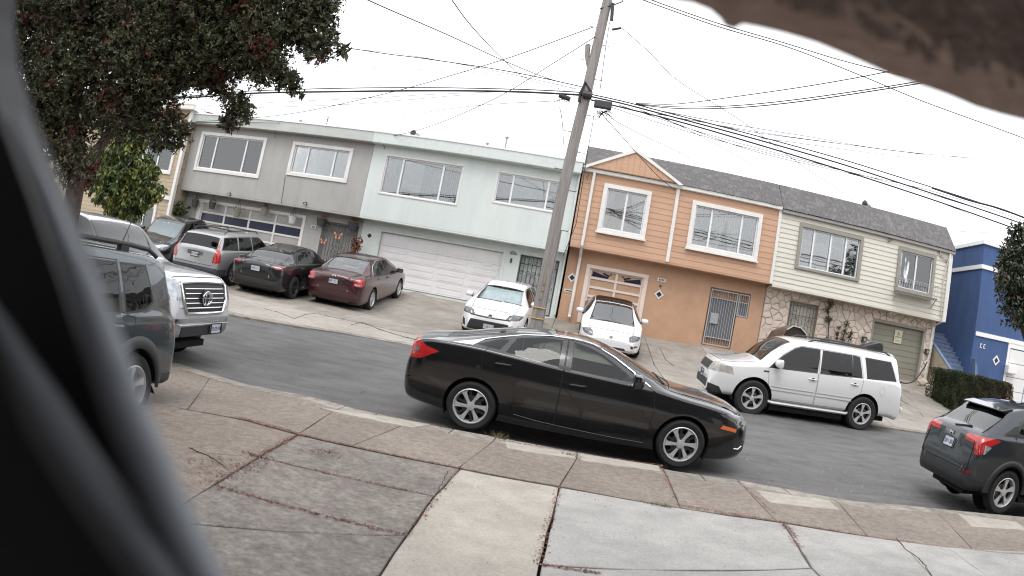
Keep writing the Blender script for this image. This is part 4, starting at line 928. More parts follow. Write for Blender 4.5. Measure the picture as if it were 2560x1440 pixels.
def car_body(S):
    """the shell as one smooth skin; then cut along the outlines of doors, glass, lamps and wheel arches"""
    top, belt, bot = pchip(S['top']), pchip(S['belt']), pchip(S['bottom'])
    hw, rhw = pchip(S['hw']), pchip(S['rhw']); x0, x1 = S['top'][0][0], S['top'][-1][0]
    st = S.get('step', .09); xs = {round(x0, 3), round(x1, 3)}
    for o in (.012, .03, .055, .09, .13, .18, .24): xs.add(round(x0+o, 3)); xs.add(round(x1-o, 3))
    n = int((x1-x0-.6)/st)
    for k in range(n+1): xs.add(round(x0+.3+(x1-x0-.6)*k/n, 3))
    for t in S['top']+S.get('keyx', []): xs.add(round(t[0] if isinstance(t, tuple) else t, 3))
    xs = sorted(xs); xs = [x for i, x in enumerate(xs) if i == 0 or x-xs[i-1] > .006 or i == len(xs)-1]
    tuck = S.get('tuck', .035); sh = S.get('shoulder', .62); glh = S.get('lean', .5)
    rings = []
    for x in xs:
        T, B, W, RW = top(x), bot(x), hw(x), rhw(x); Z = min(belt(x), T-.018); wb = W-S.get('beltin', .035)
        RW = min(RW, wb-.02); drop = min(S.get('crown', .045), .55*(T-Z)); zr = T-drop
        H = Z-B; ring = [(0, B), (W*.6, B), (W*.88, B+.004), (W*.955, B+min(.05, H*.12))]
        for u in (.13, .27, .42, .56, .68, .79, .88, .95):
            z = B+H*u
            if u < sh: y = W*(.968+.032*math.sin(u/sh*math.pi/2))-tuck*.3*(1-u/sh)
            else: y = W-(W-wb)*((u-sh)/(1-sh))**1.6
            if 'line' in S and abs(u-S['line']) < .02: y += .008
            ring.append((y, z))
        ring.append((wb, Z)); g = T-Z
        ring.append((wb-.012, Z+min(.012, g*.1)))
        for u in (.12, .3, .5, .7, .87):
            bow = .02*math.sin(u*math.pi)*min(1, g/.3); ring.append((wb-.012+(RW-wb+.012)*u+bow, Z+.012*min(1, g/.1)+(zr-Z)*u*.985))
        ring.append((RW-.004, zr-.006*min(1, g/.1)))
        rc = min(.05, RW*.1)
        ring.append((RW-rc*.35, zr+drop*.22)); ring.append((RW-rc*1.2, zr+drop*.42))
        for u in (.82, .64, .46, .3, .15, 0): ring.append((RW*u*.93, T-drop*.58*(u*.93)**2))
        rings.append(ring)
    K = len(rings[0]); bm = bmesh.new(); grid = []
    for x, ring in zip(xs, rings):
        row = [bm.verts.new((x, -y, z)) for y, z in ring]+[bm.verts.new((x, y, z)) for y, z in ring[-2:0:-1]]
        grid.append(row)
    KK = len(grid[0]); lay = bm.faces.layers.int.new('cls'); info = {}
    for i in range(len(xs)-1):
        for k in range(KK):
            a, b = k, (k+1) % KK
            f = bm.faces.new((grid[i][a], grid[i][b], grid[i+1][b], grid[i+1][a]))
            kk = k if k < K-1 else KK-1-k
            xm = (xs[i]+xs[i+1])/2
            if kk >= K-8:
                for nm, (xa, xb, *lim) in S['screens'].items():
                    if xa < xm < xb and kk >= (lim[0] if lim else K-8): f[lay] = {'windscreen': 1, 'rear_window': 2, 'glass_roof': 3}[nm]
    for row, fl in ((grid[0], 1), (grid[-1], 0)):
        for k in range(K-1):
            a, b = row[k], row[k+1]; c = row[KK-k-1] if k+1 <= K-1 else None
            vs = [row[k], row[k+1], row[(KK-k-1) % KK], row[(KK-k) % KK]]; u = []
            for v in vs:
                if v not in u: u.append(v)
            if len(u) > 2: bm.faces.new(u if not fl else u[::-1])
    bmesh.ops.recalc_face_normals(bm, faces=bm.faces)
    if bm.faces[0].normal.z > 0 and rings[0][0][1] < .5: pass
    for f in bm.faces: f.smooth = True
    return bm, lay, K, top, belt, hw, rhw
CLS = {}
def make_car(name, S, label, cat, group=None):
    root = empty(name, (0, 0, 0), 0, label, cat, group)
    bm, lay, K, top, belt, hw, rhw = car_body(S)
    W = S['W']/2; ra, rr_ = S['R']+S.get('archgap', .055), S['R']
    axles = S['axles']; arches = [circle(a, S['R']+.01, ra, 26) for a in axles]
    cuts = []      # (class name, axis, outline, side sign)
    for a in arches: cuts += [('arch', 'y', a, s, W-.42) for s in (-1, 1)]
    for nm, poly in S.get('side', []):
        if 'window' in nm and not S.get('notrim'): cuts += [('window_trim', 'y', shrink(poly, -.022), s, 0) for s in (-1, 1)]
    for nm, poly in S.get('side', []):
        cuts += [(nm, 'y', poly, s, 0) for s in (-1, 1)]
    for nm, poly in S.get('ends', []):        # outlines in (y, z) seen from front (+x) or rear (-x)
        s = 1 if nm.startswith('F') else -1
        cuts.append((nm[2:], 'x', poly, s, 0))
        if nm[1] == '2': cuts.append((nm[2:], 'x', [(-p[0], p[1]) for p in poly][::-1], s, 0))
    for dn, poly in S.get('doors', []):
        cuts += [('seam', 'y', poly, s, 0) for s in (-1, 1)]
        cuts += [(dn, 'y', shrink(poly, .007), s, 0) for s in (-1, 1)]
    names = ['body', 'windscreen', 'rear_window', 'glass_roof']; owner = {}
    bm.faces.ensure_lookup_table()
    def centre(f, ax):
        c = f.calc_center_median(); return (c.x, c.z) if ax == 'y' else (c.y, c.z)
    for nm, ax, poly, s, mind in cuts:
        lo = (min(p[0] for p in poly)-.02, min(p[1] for p in poly)-.02); hi = (max(p[0] for p in poly)+.02, max(p[1] for p in poly)+.02)
        cand = []
        for f in bm.faces:
            if ax == 'y':
                if nm == 'arch':
                    if all(v.co.y*s < mind for v in f.verts): continue
                elif f.normal.y*s < .12: continue
                q = [(v.co.x, v.co.z) for v in f.verts]
            else:
                if f.normal.x*s < .5: continue
                q = [(v.co.y, v.co.z) for v in f.verts]
            if max(p[0] for p in q) < lo[0] or min(p[0] for p in q) > hi[0] or max(p[1] for p in q) < lo[1] or min(p[1] for p in q) > hi[1]: continue
            cand.append(f)
        n = len(poly)
        for i in range(n):
            a, b = poly[i], poly[(i+1) % n]; d = (b[0]-a[0], b[1]-a[1])
            if math.hypot(*d) < 1e-5: continue
            if ax == 'y': co, no = (a[0], 0, a[1]), (-d[1], 0, d[0])
            else: co, no = (0, a[0], a[1]), (0, -d[1], d[0])
            # only cut faces near this edge
            e0, e1 = min(a[0], b[0])-.03, max(a[0], b[0])+.03; g0, g1 = min(a[1], b[1])-.03, max(a[1], b[1])+.03; loc, rest = [], []
            for f in cand:
                q = [((v.co.x if ax == 'y' else v.co.y), v.co.z) for v in f.verts]
                (rest if max(p[0] for p in q) < e0 or min(p[0] for p in q) > e1 or max(p[1] for p in q) < g0 or min(p[1] for p in q) > g1 else loc).append(f)
            if not loc: continue
            es = {e for f in loc for e in f.edges}; vs = {v for f in loc for v in f.verts}
            r = bmesh.ops.bisect_plane(bm, geom=loc+list(es)+list(vs), plane_co=co, plane_no=no, dist=1e-5)
            cand = rest+[g for g in r['geom'] if isinstance(g, bmesh.types.BMFace)]
        cand = [f for f in set(cand) if f.is_valid]
        if nm not in names: names.append(nm)
        for f in cand:
            if inpoly(centre(f, ax), poly):
                if f[lay] and nm in ('seam',)+tuple(d for d, _ in S.get('doors', [])) and names[f[lay]] != 'seam': continue
                if names[f[lay]] in ('arch',): continue
                if f[lay] in (1, 2, 3) and nm != 'arch': continue
                f[lay] = names.index(nm)
    bm.normal_update(); bm.verts.index_update(); norm = [v.normal.copy() for v in bm.verts]; verts = [v.co.copy() for v in bm.verts]
    # group faces into parts: each connected window or lamp is an object of its own
    groups = {}; bm.faces.ensure_lookup_table()
    for f in bm.faces:
        nm = names[f[lay]]
        if nm == 'arch': continue
        if nm == 'seam' : nm = 'body'
        side = '' if nm in ('body', 'windscreen', 'rear_window', 'glass_roof', 'grille', 'intake', 'tailgate', 'boot_lid', 'bonnet', 'lower_bumper', 'plate_recess') else ('R' if f.calc_center_median().y < 0 else 'L')
        if nm.endswith('~'): side = ''
        groups.setdefault((nm, side), []).append(f)
    for key in list(groups):
        if key[0] in ('body', 'windscreen', 'rear_window', 'glass_roof'): continue
        left = set(groups[key]); comps = []
        while left:
            q = [left.pop()]; comp = [q[0]]
            while q:
                for e in q.pop().edges:
                    for g in e.link_faces:
                        if g in left: left.discard(g); q.append(g); comp.append(g)
            comps.append(comp)
        if len(comps) < 2: continue
        comps.sort(key=lambda c: -sum(f.calc_area() for f in c)); groups[key] = comps[0]
        for n_, c in enumerate(comps[1:]):
            if sum(f.calc_area() for f in c) < .003: groups[('body', '')] += c
            else: groups[(key[0], key[1]+str(n_))] = c
    matm = dict(body=S['paint'], windscreen=S.get('glass_f', S['glass']), rear_window=S.get('glass_r', S['glass']), glass_roof=M_gldd)
    objs = {}
    def base(nm): return nm.rstrip('~').rstrip('0123456789')
    for (nm, side), fs in groups.items():
        idx = {}; vv = []; nn = []; ff = []; mi = []
        for f in fs:
            t = []
            for v in f.verts:
                if v.index not in idx: idx[v.index] = len(vv); vv.append(verts[v.index]); nn.append(norm[v.index])
                t.append(idx[v.index])
            ff.append(t); mi.append(1 if names[f[lay]] == 'seam' else 0)
        me = bpy.data.meshes.new(base(nm)); me.from_pydata(vv, [], ff)
        b = base(nm); mm = M_trim if b == 'window_trim' else S.get('mats', {}).get(b) or matm.get(b) or (S['glass'] if 'window' in b else S['paint'])
        me.materials.append(mm)
        if nm == 'body': me.materials.append(M_seam)
        me.polygons.foreach_set('material_index', mi); me.polygons.foreach_set('use_smooth', [True]*len(ff))
        me.normals_split_custom_set_from_vertices([tuple(n) for n in nn]); me.update()
        o = bpy.data.objects.new(b, me); C.objects.link(o); objs[(nm, side)] = o; o.parent = root
    # BVH of the whole skin for placing handles, plates and mirrors
    idx = [[v.index for v in f.verts] for f in bm.faces if names[f[lay]] != 'arch']
    bvh = BVHTree.FromPolygons(verts, idx)
    def sy(x, z, s=-1):
        h = bvh.ray_cast(Vector((x, s*3, z)), Vector((0, -s, 0))); return h[0].y if h[0] else s*W
    def sx(y, z, s=1):
        h = bvh.ray_cast(Vector((s*5, y, z)), Vector((-s, 0, 0))); return h[0].x if h[0] else s*2
    def sz(x, y):
        h = bvh.ray_cast(Vector((x, y, 4)), Vector((0, 0, -1))); return h[0].z if h[0] else 1
    bm.free()
    # windows belong to their doors where they sit in them
    for (nm, side), o in list(objs.items()):
        if 'door_window' in base(nm):
            d = objs.get(('front_door' if 'front' in nm else 'rear_door', side))
            if d: o.parent = d
    body = objs[('body', '')]
    # wheel arches and wheels
    lip = S.get('lip'); spk = S.get('spokes', 5)
    for ai, ax in enumerate(axles):
        for s in (-1, 1):
            mb = MB(); v = []; n = 26
            for k in range(n+1):
                a = 2*math.pi*k/n; px_, pz_ = ax+ra*math.cos(a), S['R']+.01+ra*math.sin(a); yy = sy(px_+.0*math.cos(a), max(pz_, S['bottom'][1][1]+.05)+.01*math.sin(a), s)
                v += [(px_, yy-s*.004, pz_), (px_, s*(W-.42), pz_)]
            f = [(2*k, 2*k+1, 2*k+3, 2*k+2) for k in range(n) if max(v[2*k][2], v[2*k+2][2]) > S['bottom'][1][1]-.02]
            f.append(tuple(2*k+1 for k in range(n)))
            mb.add(v, f); mb.build('wheel_arch', M_under, root, fix=False)
            if lip:
                mb = MB(); v = []; th0, th1 = -.06, math.pi+.06; n = 22
                for k in range(n+1):
                    a = th0+(th1-th0)*k/n
                    for r_, dy in ((ra-.012, -.02), (ra-.006, .020), (ra+lip, .016), (ra+lip+.01, -.006)):
                        px_, pz_ = ax+r_*math.cos(a), S['R']+.01+r_*math.sin(a); v.append((px_, sy(px_, max(pz_, S['bottom'][1][1]+.06), s)+s*dy, pz_))
                f = [(4*k+j, 4*k+j+1, 4*k+j+5, 4*k+j+4) for k in range(n) for j in range(3)]
                mb.add(v, f); mb.build('arch_moulding', S.get('lipmat', M_trim), root, smooth='all')
            make_wheel(root, ax, s*(W-S.get('wheelin', .115)), s, S)
    # plain underside and cabin
    bx0, bx1 = S['cabin']; zf = S.get('floor', .30); zb = S.get('zcab', belt((bx0+bx1)/2)-.10)
    MB().box(axles[1]+.45, axles[0]-.45, -W+.12, W-.12, .17, .26).box(x_min(S)+.25, x_max(S)-.25, -.5, .5, .2, .3).build('underbody', M_under, root)
    cab = MB(); ci = W-.13; cab.add([(x, y, z) for z in (zf, zb) for x in (bx0, bx1) for y in (-ci, ci)], [(0, 1, 3, 2), (0, 4, 5, 1), (2, 3, 7, 6), (0, 2, 6, 4), (1, 5, 7, 3)])
    cab.build('cabin_tub', S.get('cabmat', M_under), root, fix=False)
    SM = S.get('seatmat', M_seat)
    for (sx_, row) in S['seats']:
        for s in ((-1, 1) if row == 0 else (0,)):
            wd = .5 if row == 0 else W*1.25; yc = s*.37
            mb = MB(); M_ = Matrix.Translation((sx_-.06, yc, zf+.55)) @ Matrix.Rotation(-.25, 4, 'Y'); mb.tbox(M_, .13, wd, .62)
            mb.box(sx_-.02, sx_+.46, yc-wd/2, yc+wd/2, zf+.14, zf+.30); so = mb.build('seat', SM, root, bevel=.04)
            for hy in ((yc,) if row == 0 else (-.38, .38)):
                MB().tbox(Matrix.Translation((sx_-.17, hy, zf+.93)) @ Matrix.Rotation(-.2, 4, 'Y'), .09, .25, .17).build('headrest', SM, so, bevel=.03)
    fx = S['seats'][0][0]+.75
    MB().prism([(fx, zb-.05), (fx+.12, zb+.05), (bx1+.02, zb+.03), (bx1+.02, zb-.2), (fx+.05, zb-.2)], -ci+.02, ci-.02, 'y').build('dashboard', M_trim, root)
    stw = MB(); stw.tube([(fx-.10+.06*math.sin(t), .37+.18*math.cos(t), zb+.02+.17*math.sin(t)) for t in [k*math.pi/8 for k in range(16)]], .014, 6, closed=True).build('steering_wheel', M_trim, root)
    if S.get('sunshade'):
        sx0, sx1, z0_, z1_ = S['sunshade']; mb = MB(); n = 14; v = []
        for k in range(n+1):
            y = -ci*.93+2*ci*.93*k/n; zz = .02 if k % 2 else -.02
            b_ = .10*(y/ci)**2; v += [(sx0+zz-b_, y, z0_), (sx1+zz-b_, y*.84, z1_)]
        mb.add(v, [(2*k, 2*k+2, 2*k+3, 2*k+1) for k in range(n)]); mb.build('sunshade', M_shade, root, smooth='all', fix=False)
    # handles, mirrors
    for x, z in S.get('handles', []):
        for s in (-1, 1):
            y = sy(x, z, s); dr = objs.get(('front_door' if x > S['handles'][-1][0]+.3 else 'rear_door', 'R' if s < 0 else 'L'), root)
            mb = MB(); mb.tube([(x-.10, y-s*.005, z-.006), (x-.08, y+s*.028, z), (x+.07, y+s*.030, z+.006), (x+.10, y-s*.002, z+.004)], .013, 8); mb.build('door_handle', S.get('handlemat', S['paint']), dr); MB().lathe([(.045, s*.002), (.0, s*.004)], (x-.01, y, z-.006), 'y', 14, cap=False).build('handle_recess', M_seam, dr)
            if dr is not root: pass
    mx, mz = S['mirror']; msz = S.get('mirsize', 1)
    for s in (-1, 1):
        y = sy(mx, mz, s); mb = MB(); cx_, cy_, cz_ = mx-.02, y+s*.14*msz, mz+.045
        n = 10; v = []; prof = [(-.05, .80), (-.035, 1.0), (.03, .96), (.075, .72), (.10, .35)]
        for dx, k_ in prof:
            for k in range(n):
                a = 2*math.pi*k/n; ca, sa = math.cos(a), math.sin(a); ca = math.copysign(abs(ca)**.6, ca); sa = math.copysign(abs(sa)**.6, sa)
                v.append((cx_+dx, cy_+ca*.115*k_*msz, cz_+sa*.075*k_*msz))
        f = [(i*n+k, i*n+(k+1) % n, (i+1)*n+(k+1) % n, (i+1)*n+k) for i in range(len(prof)-1) for k in range(n)]+[tuple(range((len(prof)-1)*n, len(prof)*n))]
        mb.add(v, f); mo = mb.build('wing_mirror', S.get('mirmat', S['paint']), root, smooth=True)
        MB().add([v[k] for k in range(n)], [tuple(range(n))]).build('mirror_glass', M_chrome, mo, fix=False)
        MB().tube([(mx+.03, y-s*.03, mz-.02), (cx_+.02, cy_-s*.06, cz_-.05)], [.03, .022], 8).build('mirror_arm', M_trim, mo)
    # shut lines of bonnet and tailgate
    if S.get('bonnet', 1):
        xa, xb = S['screens']['windscreen'][1]+.10, x_max(S)-.20
        for s in (-1, 1): MB().tube([(x, s*(rhw(x)-.03), sz(x, s*(rhw(x)-.03))+.002) for x in [xa+(xb-xa)*k/6 for k in range(7)]], .005, 4).build('bonnet_gap', M_seam, root)
        MB().tube([(xb+.02-.05*(abs(y)/W), y, sz(xb+.02-.05*(abs(y)/W), y)+.002) for y in [W*.66*k/4 for k in range(-4, 5)]], .005, 4).build('bonnet_gap', M_seam, root)
    if S.get('gate'):
        z0_, z1_, yg = S['gate']
        for s in (-1, 1): MB().tube([(sx(s*(yg-.10*k/6), z0_+(z1_-z0_)*k/6, -1)-.002, s*(yg-.10*k/6), z0_+(z1_-z0_)*k/6) for k in range(7)], .006, 4).build('tailgate_gap', M_seam, root)
        MB().tube([(sx(y, z0_, -1)-.002, y, z0_) for y in [yg*k/4 for k in range(-4, 5)]], .006, 4).build('tailgate_gap', M_seam, root)
    # plates
    for s, y, z, kind in S.get('plates', []):
        x = sx(y, z, s)+s*.012; x2 = sx(y, z+.06, s)+s*.012; dz = .075
        pl = MB(); d = (x2-x)/.06*dz
        q = [(x-d, y-.152, z-dz), (x-d, y+.152, z-dz), (x+d, y+.152, z+dz), (x+d, y-.152, z+dz)]; off = s*.006
        pl.add([(a+off*k, b, c) for k in (0, -2) for a, b, c in q], [(0, 1, 2, 3), (7, 6, 5, 4), (0, 4, 5, 1), (1, 5, 6, 2), (2, 6, 7, 3), (3, 7, 4, 0)])
        po = pl.build('licence_plate', M_plate, root)
        if S.get('plateframe', 1):
            fr = MB()
            for a, b in ((0, 1), (1, 2), (2, 3), (3, 0)): fr.bar(Vector(q[a])+Vector((off, 0, 0)), Vector(q[b])+Vector((off, 0, 0)), .014, .012)
            fr.build('plate_frame', M_trim, po)
        r2 = random.Random(int(x*100)); ch_ = MB()
        for k in range(7):      # illegible figures: seven short strokes and bows, as far as the photograph shows them
            u = -.115+.0385*k; t0 = .028; w_ = .010
            def pt(du, dz_): return (x+off*1.35+(x2-x)/.06*dz_, y+u+du, z+dz_)
            kind_ = r2.choice('LUIZ')
            segs = {'L': [(-w_, t0, -w_, -t0), (-w_, -t0, w_, -t0)], 'U': [(-w_, t0, -w_, -t0), (w_, t0, w_, -t0), (-w_, -t0, w_, -t0), (-w_, 0, w_, 0)], 'I': [(0, t0, 0, -t0)], 'Z': [(-w_, t0, w_, t0), (w_, t0, -w_, -t0), (-w_, -t0, w_, -t0)]}[kind_]
            for a0, b0_, a1, b1_ in segs: ch_.bar(pt(a0, b0_), pt(a1, b1_), .007, .003)
        ch_.build('plate_figures', M_platei, po, kind='stuff')
    S['_fn'] = (sy, sx, sz); S['_objs'] = objs
    return root
def x_min(S): return S['top'][0][0]
def x_max(S): return S['top'][-1][0]

def make_wheel(root, ax, yc, s, S):
    Rw = S['R']; rim = S.get('rim', .215); wd = S.get('tw', .205); hub = (ax, yc, Rw)
    w_ = MB(); t = []
    prof = [(rim, -wd/2+.012), (rim+.02, -wd/2), (Rw-.035, -wd/2-.006), (Rw-.008, -wd/2+.022), (Rw, -wd/2+.05), (Rw, wd/2-.05), (Rw-.008, wd/2-.022), (Rw-.035, wd/2+.006), (rim+.02, wd/2), (rim, wd/2-.012)]
    wh = w_.lathe(prof, hub, 'y', 36, cap=False).build('wheel', M_tyre, root, smooth=True)
    wm = S.get('wheelmat', M_alloy); face = s*(wd/2-.035)
    MB().lathe([(rim+.006, s*(wd/2-.004)), (rim-.004, s*(wd/2+.002)), (rim-.018, s*(wd/2-.02)), (rim-.03, s*(wd/2-.10)), (rim-.03, -s*wd/2*.8)], hub, 'y', 36, cap=False).build('rim', wm, wh, smooth=True)
    MB().lathe([(rim-.02, s*(wd/2-.105)), (0.001, s*(wd/2-.10))], hub, 'y', 24, cap=False).build('brake_shadow', M_under, wh)
    MB().lathe([(.13, s*(wd/2-.095)), (.13, s*(wd/2-.085)), (0.0, s*(wd/2-.085))], hub, 'y', 20).build('brake_disc', mat('brake_steel', (.2, .2, .2), .4, metal=.8), wh)
    n = S.get('spokes', 5); a0 = S.get('spokea', math.pi/2); kind = S.get('spoke', 'solid'); dk = S.get('spokemat2', M_alloyd)
    sp0 = None
    for k in range(n):
        an = a0+2*math.pi*k/n
        def P(r, da, dy): return (ax+r*math.cos(an+da), yc+face+s*dy, Rw+r*math.sin(an+da))
        r0, r1 = .045, rim-.012
        if kind == 'solid': outl = [(r0, -.42), (rim*.45, -.17), (r1, -.20), (r1, .20), (rim*.45, .17), (r0, .42)]
        elif kind == 'wide': outl = [(r0, -.5), (rim*.5, -.26), (r1, -.40), (r1, .34), (rim*.55, .12), (r0, .5)]
        elif kind == 'thin': outl = [(r0, -.3), (rim*.5, -.10), (r1, -.115), (r1, .115), (rim*.5, .10), (r0, .3)]
        else: outl = [(r0, -.50), (rim*.42, -.24), (rim*.8, -.26), (r1, -.38), (r1, .06), (rim*.8, .05), (rim*.42, .12), (r0, .50)]
        m_ = len(outl); mb = MB()
        mb.add([P(r, d, .012 if r < rim*.8 else .022) for r, d in outl]+[P(r, d, -.02) for r, d in outl], [tuple(range(m_)), tuple(range(2*m_-1, m_-1, -1))]+[(i, (i+1) % m_, (i+1) % m_+m_, i+m_) for i in range(m_)])
        mb.build('spoke', wm, wh)
        if kind in ('wide', 'half'):
            da = math.pi/n; mb = MB(); mb.add([P(.06, da-.12, .0), P(rim-.02, da-.10, .008), P(rim-.02, da+.10, .008), P(.06, da+.12, 0)], [(0, 1, 2, 3)]); mb.build('spoke_insert', dk, wh, fix=False)
    MB().lathe([(.058, -s*.01+face), (.052, s*.022+face), (.0, s*.026+face)], hub, 'y', 14).build('hub_cap', S.get('hubmat', wm), wh)
    if S.get('lugs'):
        lg = MB()
        for k in range(5):
            a = 2*math.pi*(k+.5)/5; lg.lathe([(.011, face+s*.005), (.011, face+s*.02), (0, face+s*.021)], (ax+.04*math.cos(a)*1.6, yc, Rw+.04*math.sin(a)*1.6), 'y', 6)
        lg.build('lug_nuts', M_under, wh, kind='stuff')
def strip(S, pts, r, m, root, name, side=(-1, 1), off=.004, n=6):
    """thin moulding laid on the flank along (x, z) points"""
    sy = S['_fn'][0]
    for s in side:
        MB().tube([(x, sy(x, z, s)+s*off, z) for x, z in pts], r, n).build(name, m, root, smooth=True)
def park(root, S, x, y, yaw, fz, dz=0, roll=0):
    """set a car down so that both axles rest on the slope under it"""
    a, b = S['axles']; d = Vector((math.cos(R(yaw)), math.sin(R(yaw)))); pf = (x+d.x*a, y+d.y*a); pr = (x+d.x*b, y+d.y*b); zf, zr = fz(*pf), fz(*pr); t = math.atan2(zf-zr, a-b)
    root.location = (x, y, zf-a*math.tan(t)+dz); root.rotation_euler = (R(roll), -t, R(yaw)); return root
def put(root, x, y, z, yaw, pitch=0, roll=0):
    root.location = (x, y, z); root.rotation_euler = (R(roll), R(pitch), R(yaw)); return root
# ------------------------------------------------------------------ the black saloon nearest the camera
P_black = paint('black_paint', (.006, .006, .007), rough=.2)
CIV = dict(notrim=1, bonnet=0, W=1.80, R=.32, rim=.222, axles=(1.37, -1.33), step=.075, paint=P_black, glass=M_gl, handlemat=M_trim, spoke='half', spokes=6, spokea=1.2, wheelin=.12, crown=.05, lean=.5, archgap=.045,
  top=[(-2.30, .64), (-2.285, .84), (-2.26, 1.0), (-2.20, 1.075), (-2.0, 1.115), (-1.7, 1.175), (-1.25, 1.29), (-.8, 1.378), (-.4, 1.412), (-.12, 1.408), (.14, 1.365), (.5, 1.245), (.85, 1.10), (1.10, .995), (1.3, .955), (1.75, .905), (2.05, .845), (2.22, .765), (2.30, .665), (2.335, .54)],
  belt=[(-2.30, .6), (-2.2, .98), (-1.9, 1.055), (-1.4, 1.06), (-1.0, 1.04), (-.3, .995), (.6, .955), (.9, .935), (1.3, .885), (1.75, .825), (2.05, .75), (2.2, .68), (2.335, .48)],
  bottom=[(-2.30, .42), (-2.22, .26), (-2.0, .22), (-1.2, .17), (1.2, .16), (1.9, .17), (2.2, .21), (2.335, .30)],
  hw=[(-2.30, .60), (-2.27, .70), (-2.20, .79), (-2.0, .855), (-1.5, .895), (0, .885), (1.3, .895), (1.8, .865), (2.05, .80), (2.2, .70), (2.29, .56), (2.335, .40)],
  rhw=[(-2.30, .50), (-1.95, .60), (-1.3, .56), (-.6, .575), (0, .575), (.3, .585), (.85, .66), (1.2, .72), (1.9, .66), (2.335, .30)],
  screens={'windscreen': (.14, 1.07), 'rear_window': (-1.82, -.95)}, keyx=[.14, 1.07, -1.82, -.95], cabin=(-1.5, .8), seats=[(-.15, 0), (-.95, 1)], seatmat=M_seat,
  side=[('rear_door_window', [(-1.02, 1.075), (-.335, 1.02), (-.345, 1.335), (-.6, 1.33), (-.92, 1.262)]),
        ('front_door_window', [(-.18, 1.01), (.66, .985), (.50, 1.09), (.22, 1.235), (-.02, 1.315), (-.20, 1.34)]),
        ('quarter_window', [(-1.40, 1.105), (-1.10, 1.09), (-.99, 1.232), (-1.16, 1.20)]),
        ('mirror_sail', [(.70, .98), (.86, .955), (.78, 1.0), (.58, 1.065)]),
        ('side_marker', [(1.84, .60), (2.08, .565), (2.08, .61), (1.87, .645)]),
        ('headlamp', [(1.80, .775), (2.05, .80), (2.33, .70), (2.33, .61), (2.10, .66)]),
        ('tail_lamp', [(-2.34, .77), (-2.08, .79), (-1.84, .93), (-2.02, .965), (-2.14, 1.03), (-2.20, 1.085), (-2.34, 1.08)])],
  doors=[('rear_door', [(-1.13, .30), (-.27, .27), (-.265, .98), (-.275, 1.365), (-.55, 1.365), (-.95, 1.298), (-1.20, 1.17), (-1.30, 1.0), (-1.27, .76), (-1.15, .55)]),
         ('front_door', [(-.265, .27), (.84, .25), (.92, .45), (.94, .70), (.905, .925), (.62, 1.085), (.34, 1.228), (.05, 1.34), (-.27, 1.365), (-.26, .98)])],
  ends=[('F2headlamp', [(.45, .64), (.9, .64), (.9, .78), (.42, .70)]), ('F1grille', [(-.44, .60), (.44, .60), (.44, .69), (-.44, .69)]), ('F1intake', [(-.5, .30), (.5, .30), (.42, .46), (-.42, .46)]), ('F2fog_recess', [(.56, .30), (.80, .30), (.80, .48), (.60, .44)]),
        ('R2tail_lamp', [(.42, .86), (.9, .77), (.9, 1.06), (.45, 1.0)]), ('R1bumper_insert', [(-.6, .3), (.6, .3), (.55, .45), (-.55, .45)])],
  mats=dict(mirror_sail=P_black, side_marker=M_amber, headlamp=M_smoke, tail_lamp=M_red, grille=M_trim, intake=M_trim, fog_recess=M_trim, bumper_insert=M_trim),
  handles=[(-.06, .835), (-1.02, .925)], mirsize=1.35, mirror=(.66, .985), plates=[(-1, 0, .68, 0)], line=.79)
civ = make_car('sedan', CIV, 'black four-door sedan parked at the near kerb in front of the camera', 'car')
sy, sx, sz = CIV['_fn']
M_crm = mat('bright_window_chrome', (.9, .9, .92), .15, metal=.6, var=0)
strip(CIV, [(-1.58, 1.09), (-1.47, 1.125), (-1.3, 1.185), (-1.1, 1.245), (-.85, 1.312), (-.5, 1.365), (-.2, 1.375), (.05, 1.352), (.34, 1.243), (.6, 1.11), (.84, .97)], .010, M_crm, civ, 'chrome_moulding')
for s in (-1, 1):
    MB().add([(x, sy(x, z, s)+s*.006, z) for x, z in [(-1.70, 1.08), (-1.44, 1.09), (-1.30, 1.185), (-1.45, 1.14)]], [(0, 1, 2, 3)]).build('chrome_corner', M_crm, civ, fix=False)
    MB().add([(x, sy(x, z, s)+s*.009, z) for x, z in [(-2.25, .83), (-2.16, .84), (-2.11, .90), (-2.16, .95), (-2.22, .96)]], [(0, 1, 2, 3, 4)]).build('reversing_lens', M_smoke, civ, fix=False)
    MB().add([(x, sy(x, z, s)+s*.006, z) for x, z in [(-.335, 1.01), (-.18, 1.0), (-.20, 1.345), (-.345, 1.345)]], [(0, 1, 2, 3)]).build('door_pillar', M_trim, civ, fix=False)
    MB().tube([(-.80, sy(-.8, 1.05, s)-s*.04, 1.05), (-.85, sy(-.85, 1.27, s)-s*.05, 1.27)], .011, 5).build('window_divider', M_trim, civ)
strip(CIV, [(-.78, .33), (-.5, .30), (0, .28), (.5, .265), (.88, .265)], .0035, mat('dull_chrome', (.10, .10, .105), .3, metal=.7), civ, 'sill_line')
MB().tube([(-2.23, -.82, .52), (-2.20, .0, .52), (-2.23, .82, .52)], .006, 5).build('bumper_line', M_seam, civ)
for k, y in enumerate((-.28, .22)):
    MB().bar((1.04, y-.25, sz(1.04, y-.25)+.012), (1.0, y+.32, sz(1.0, y+.32)+.012), .02, .015).build('wiper', M_trim, civ)
MB().tube([(1.10, -.64, sz(1.10, -.64)+.004), (1.14, -.3, sz(1.14, -.3)+.004), (1.16, 0, sz(1.16, 0)+.004), (1.14, .3, sz(1.14, .3)+.004), (1.10, .64, sz(1.10, .64)+.004)], .006, 5).build('bonnet_gap', M_seam, civ)
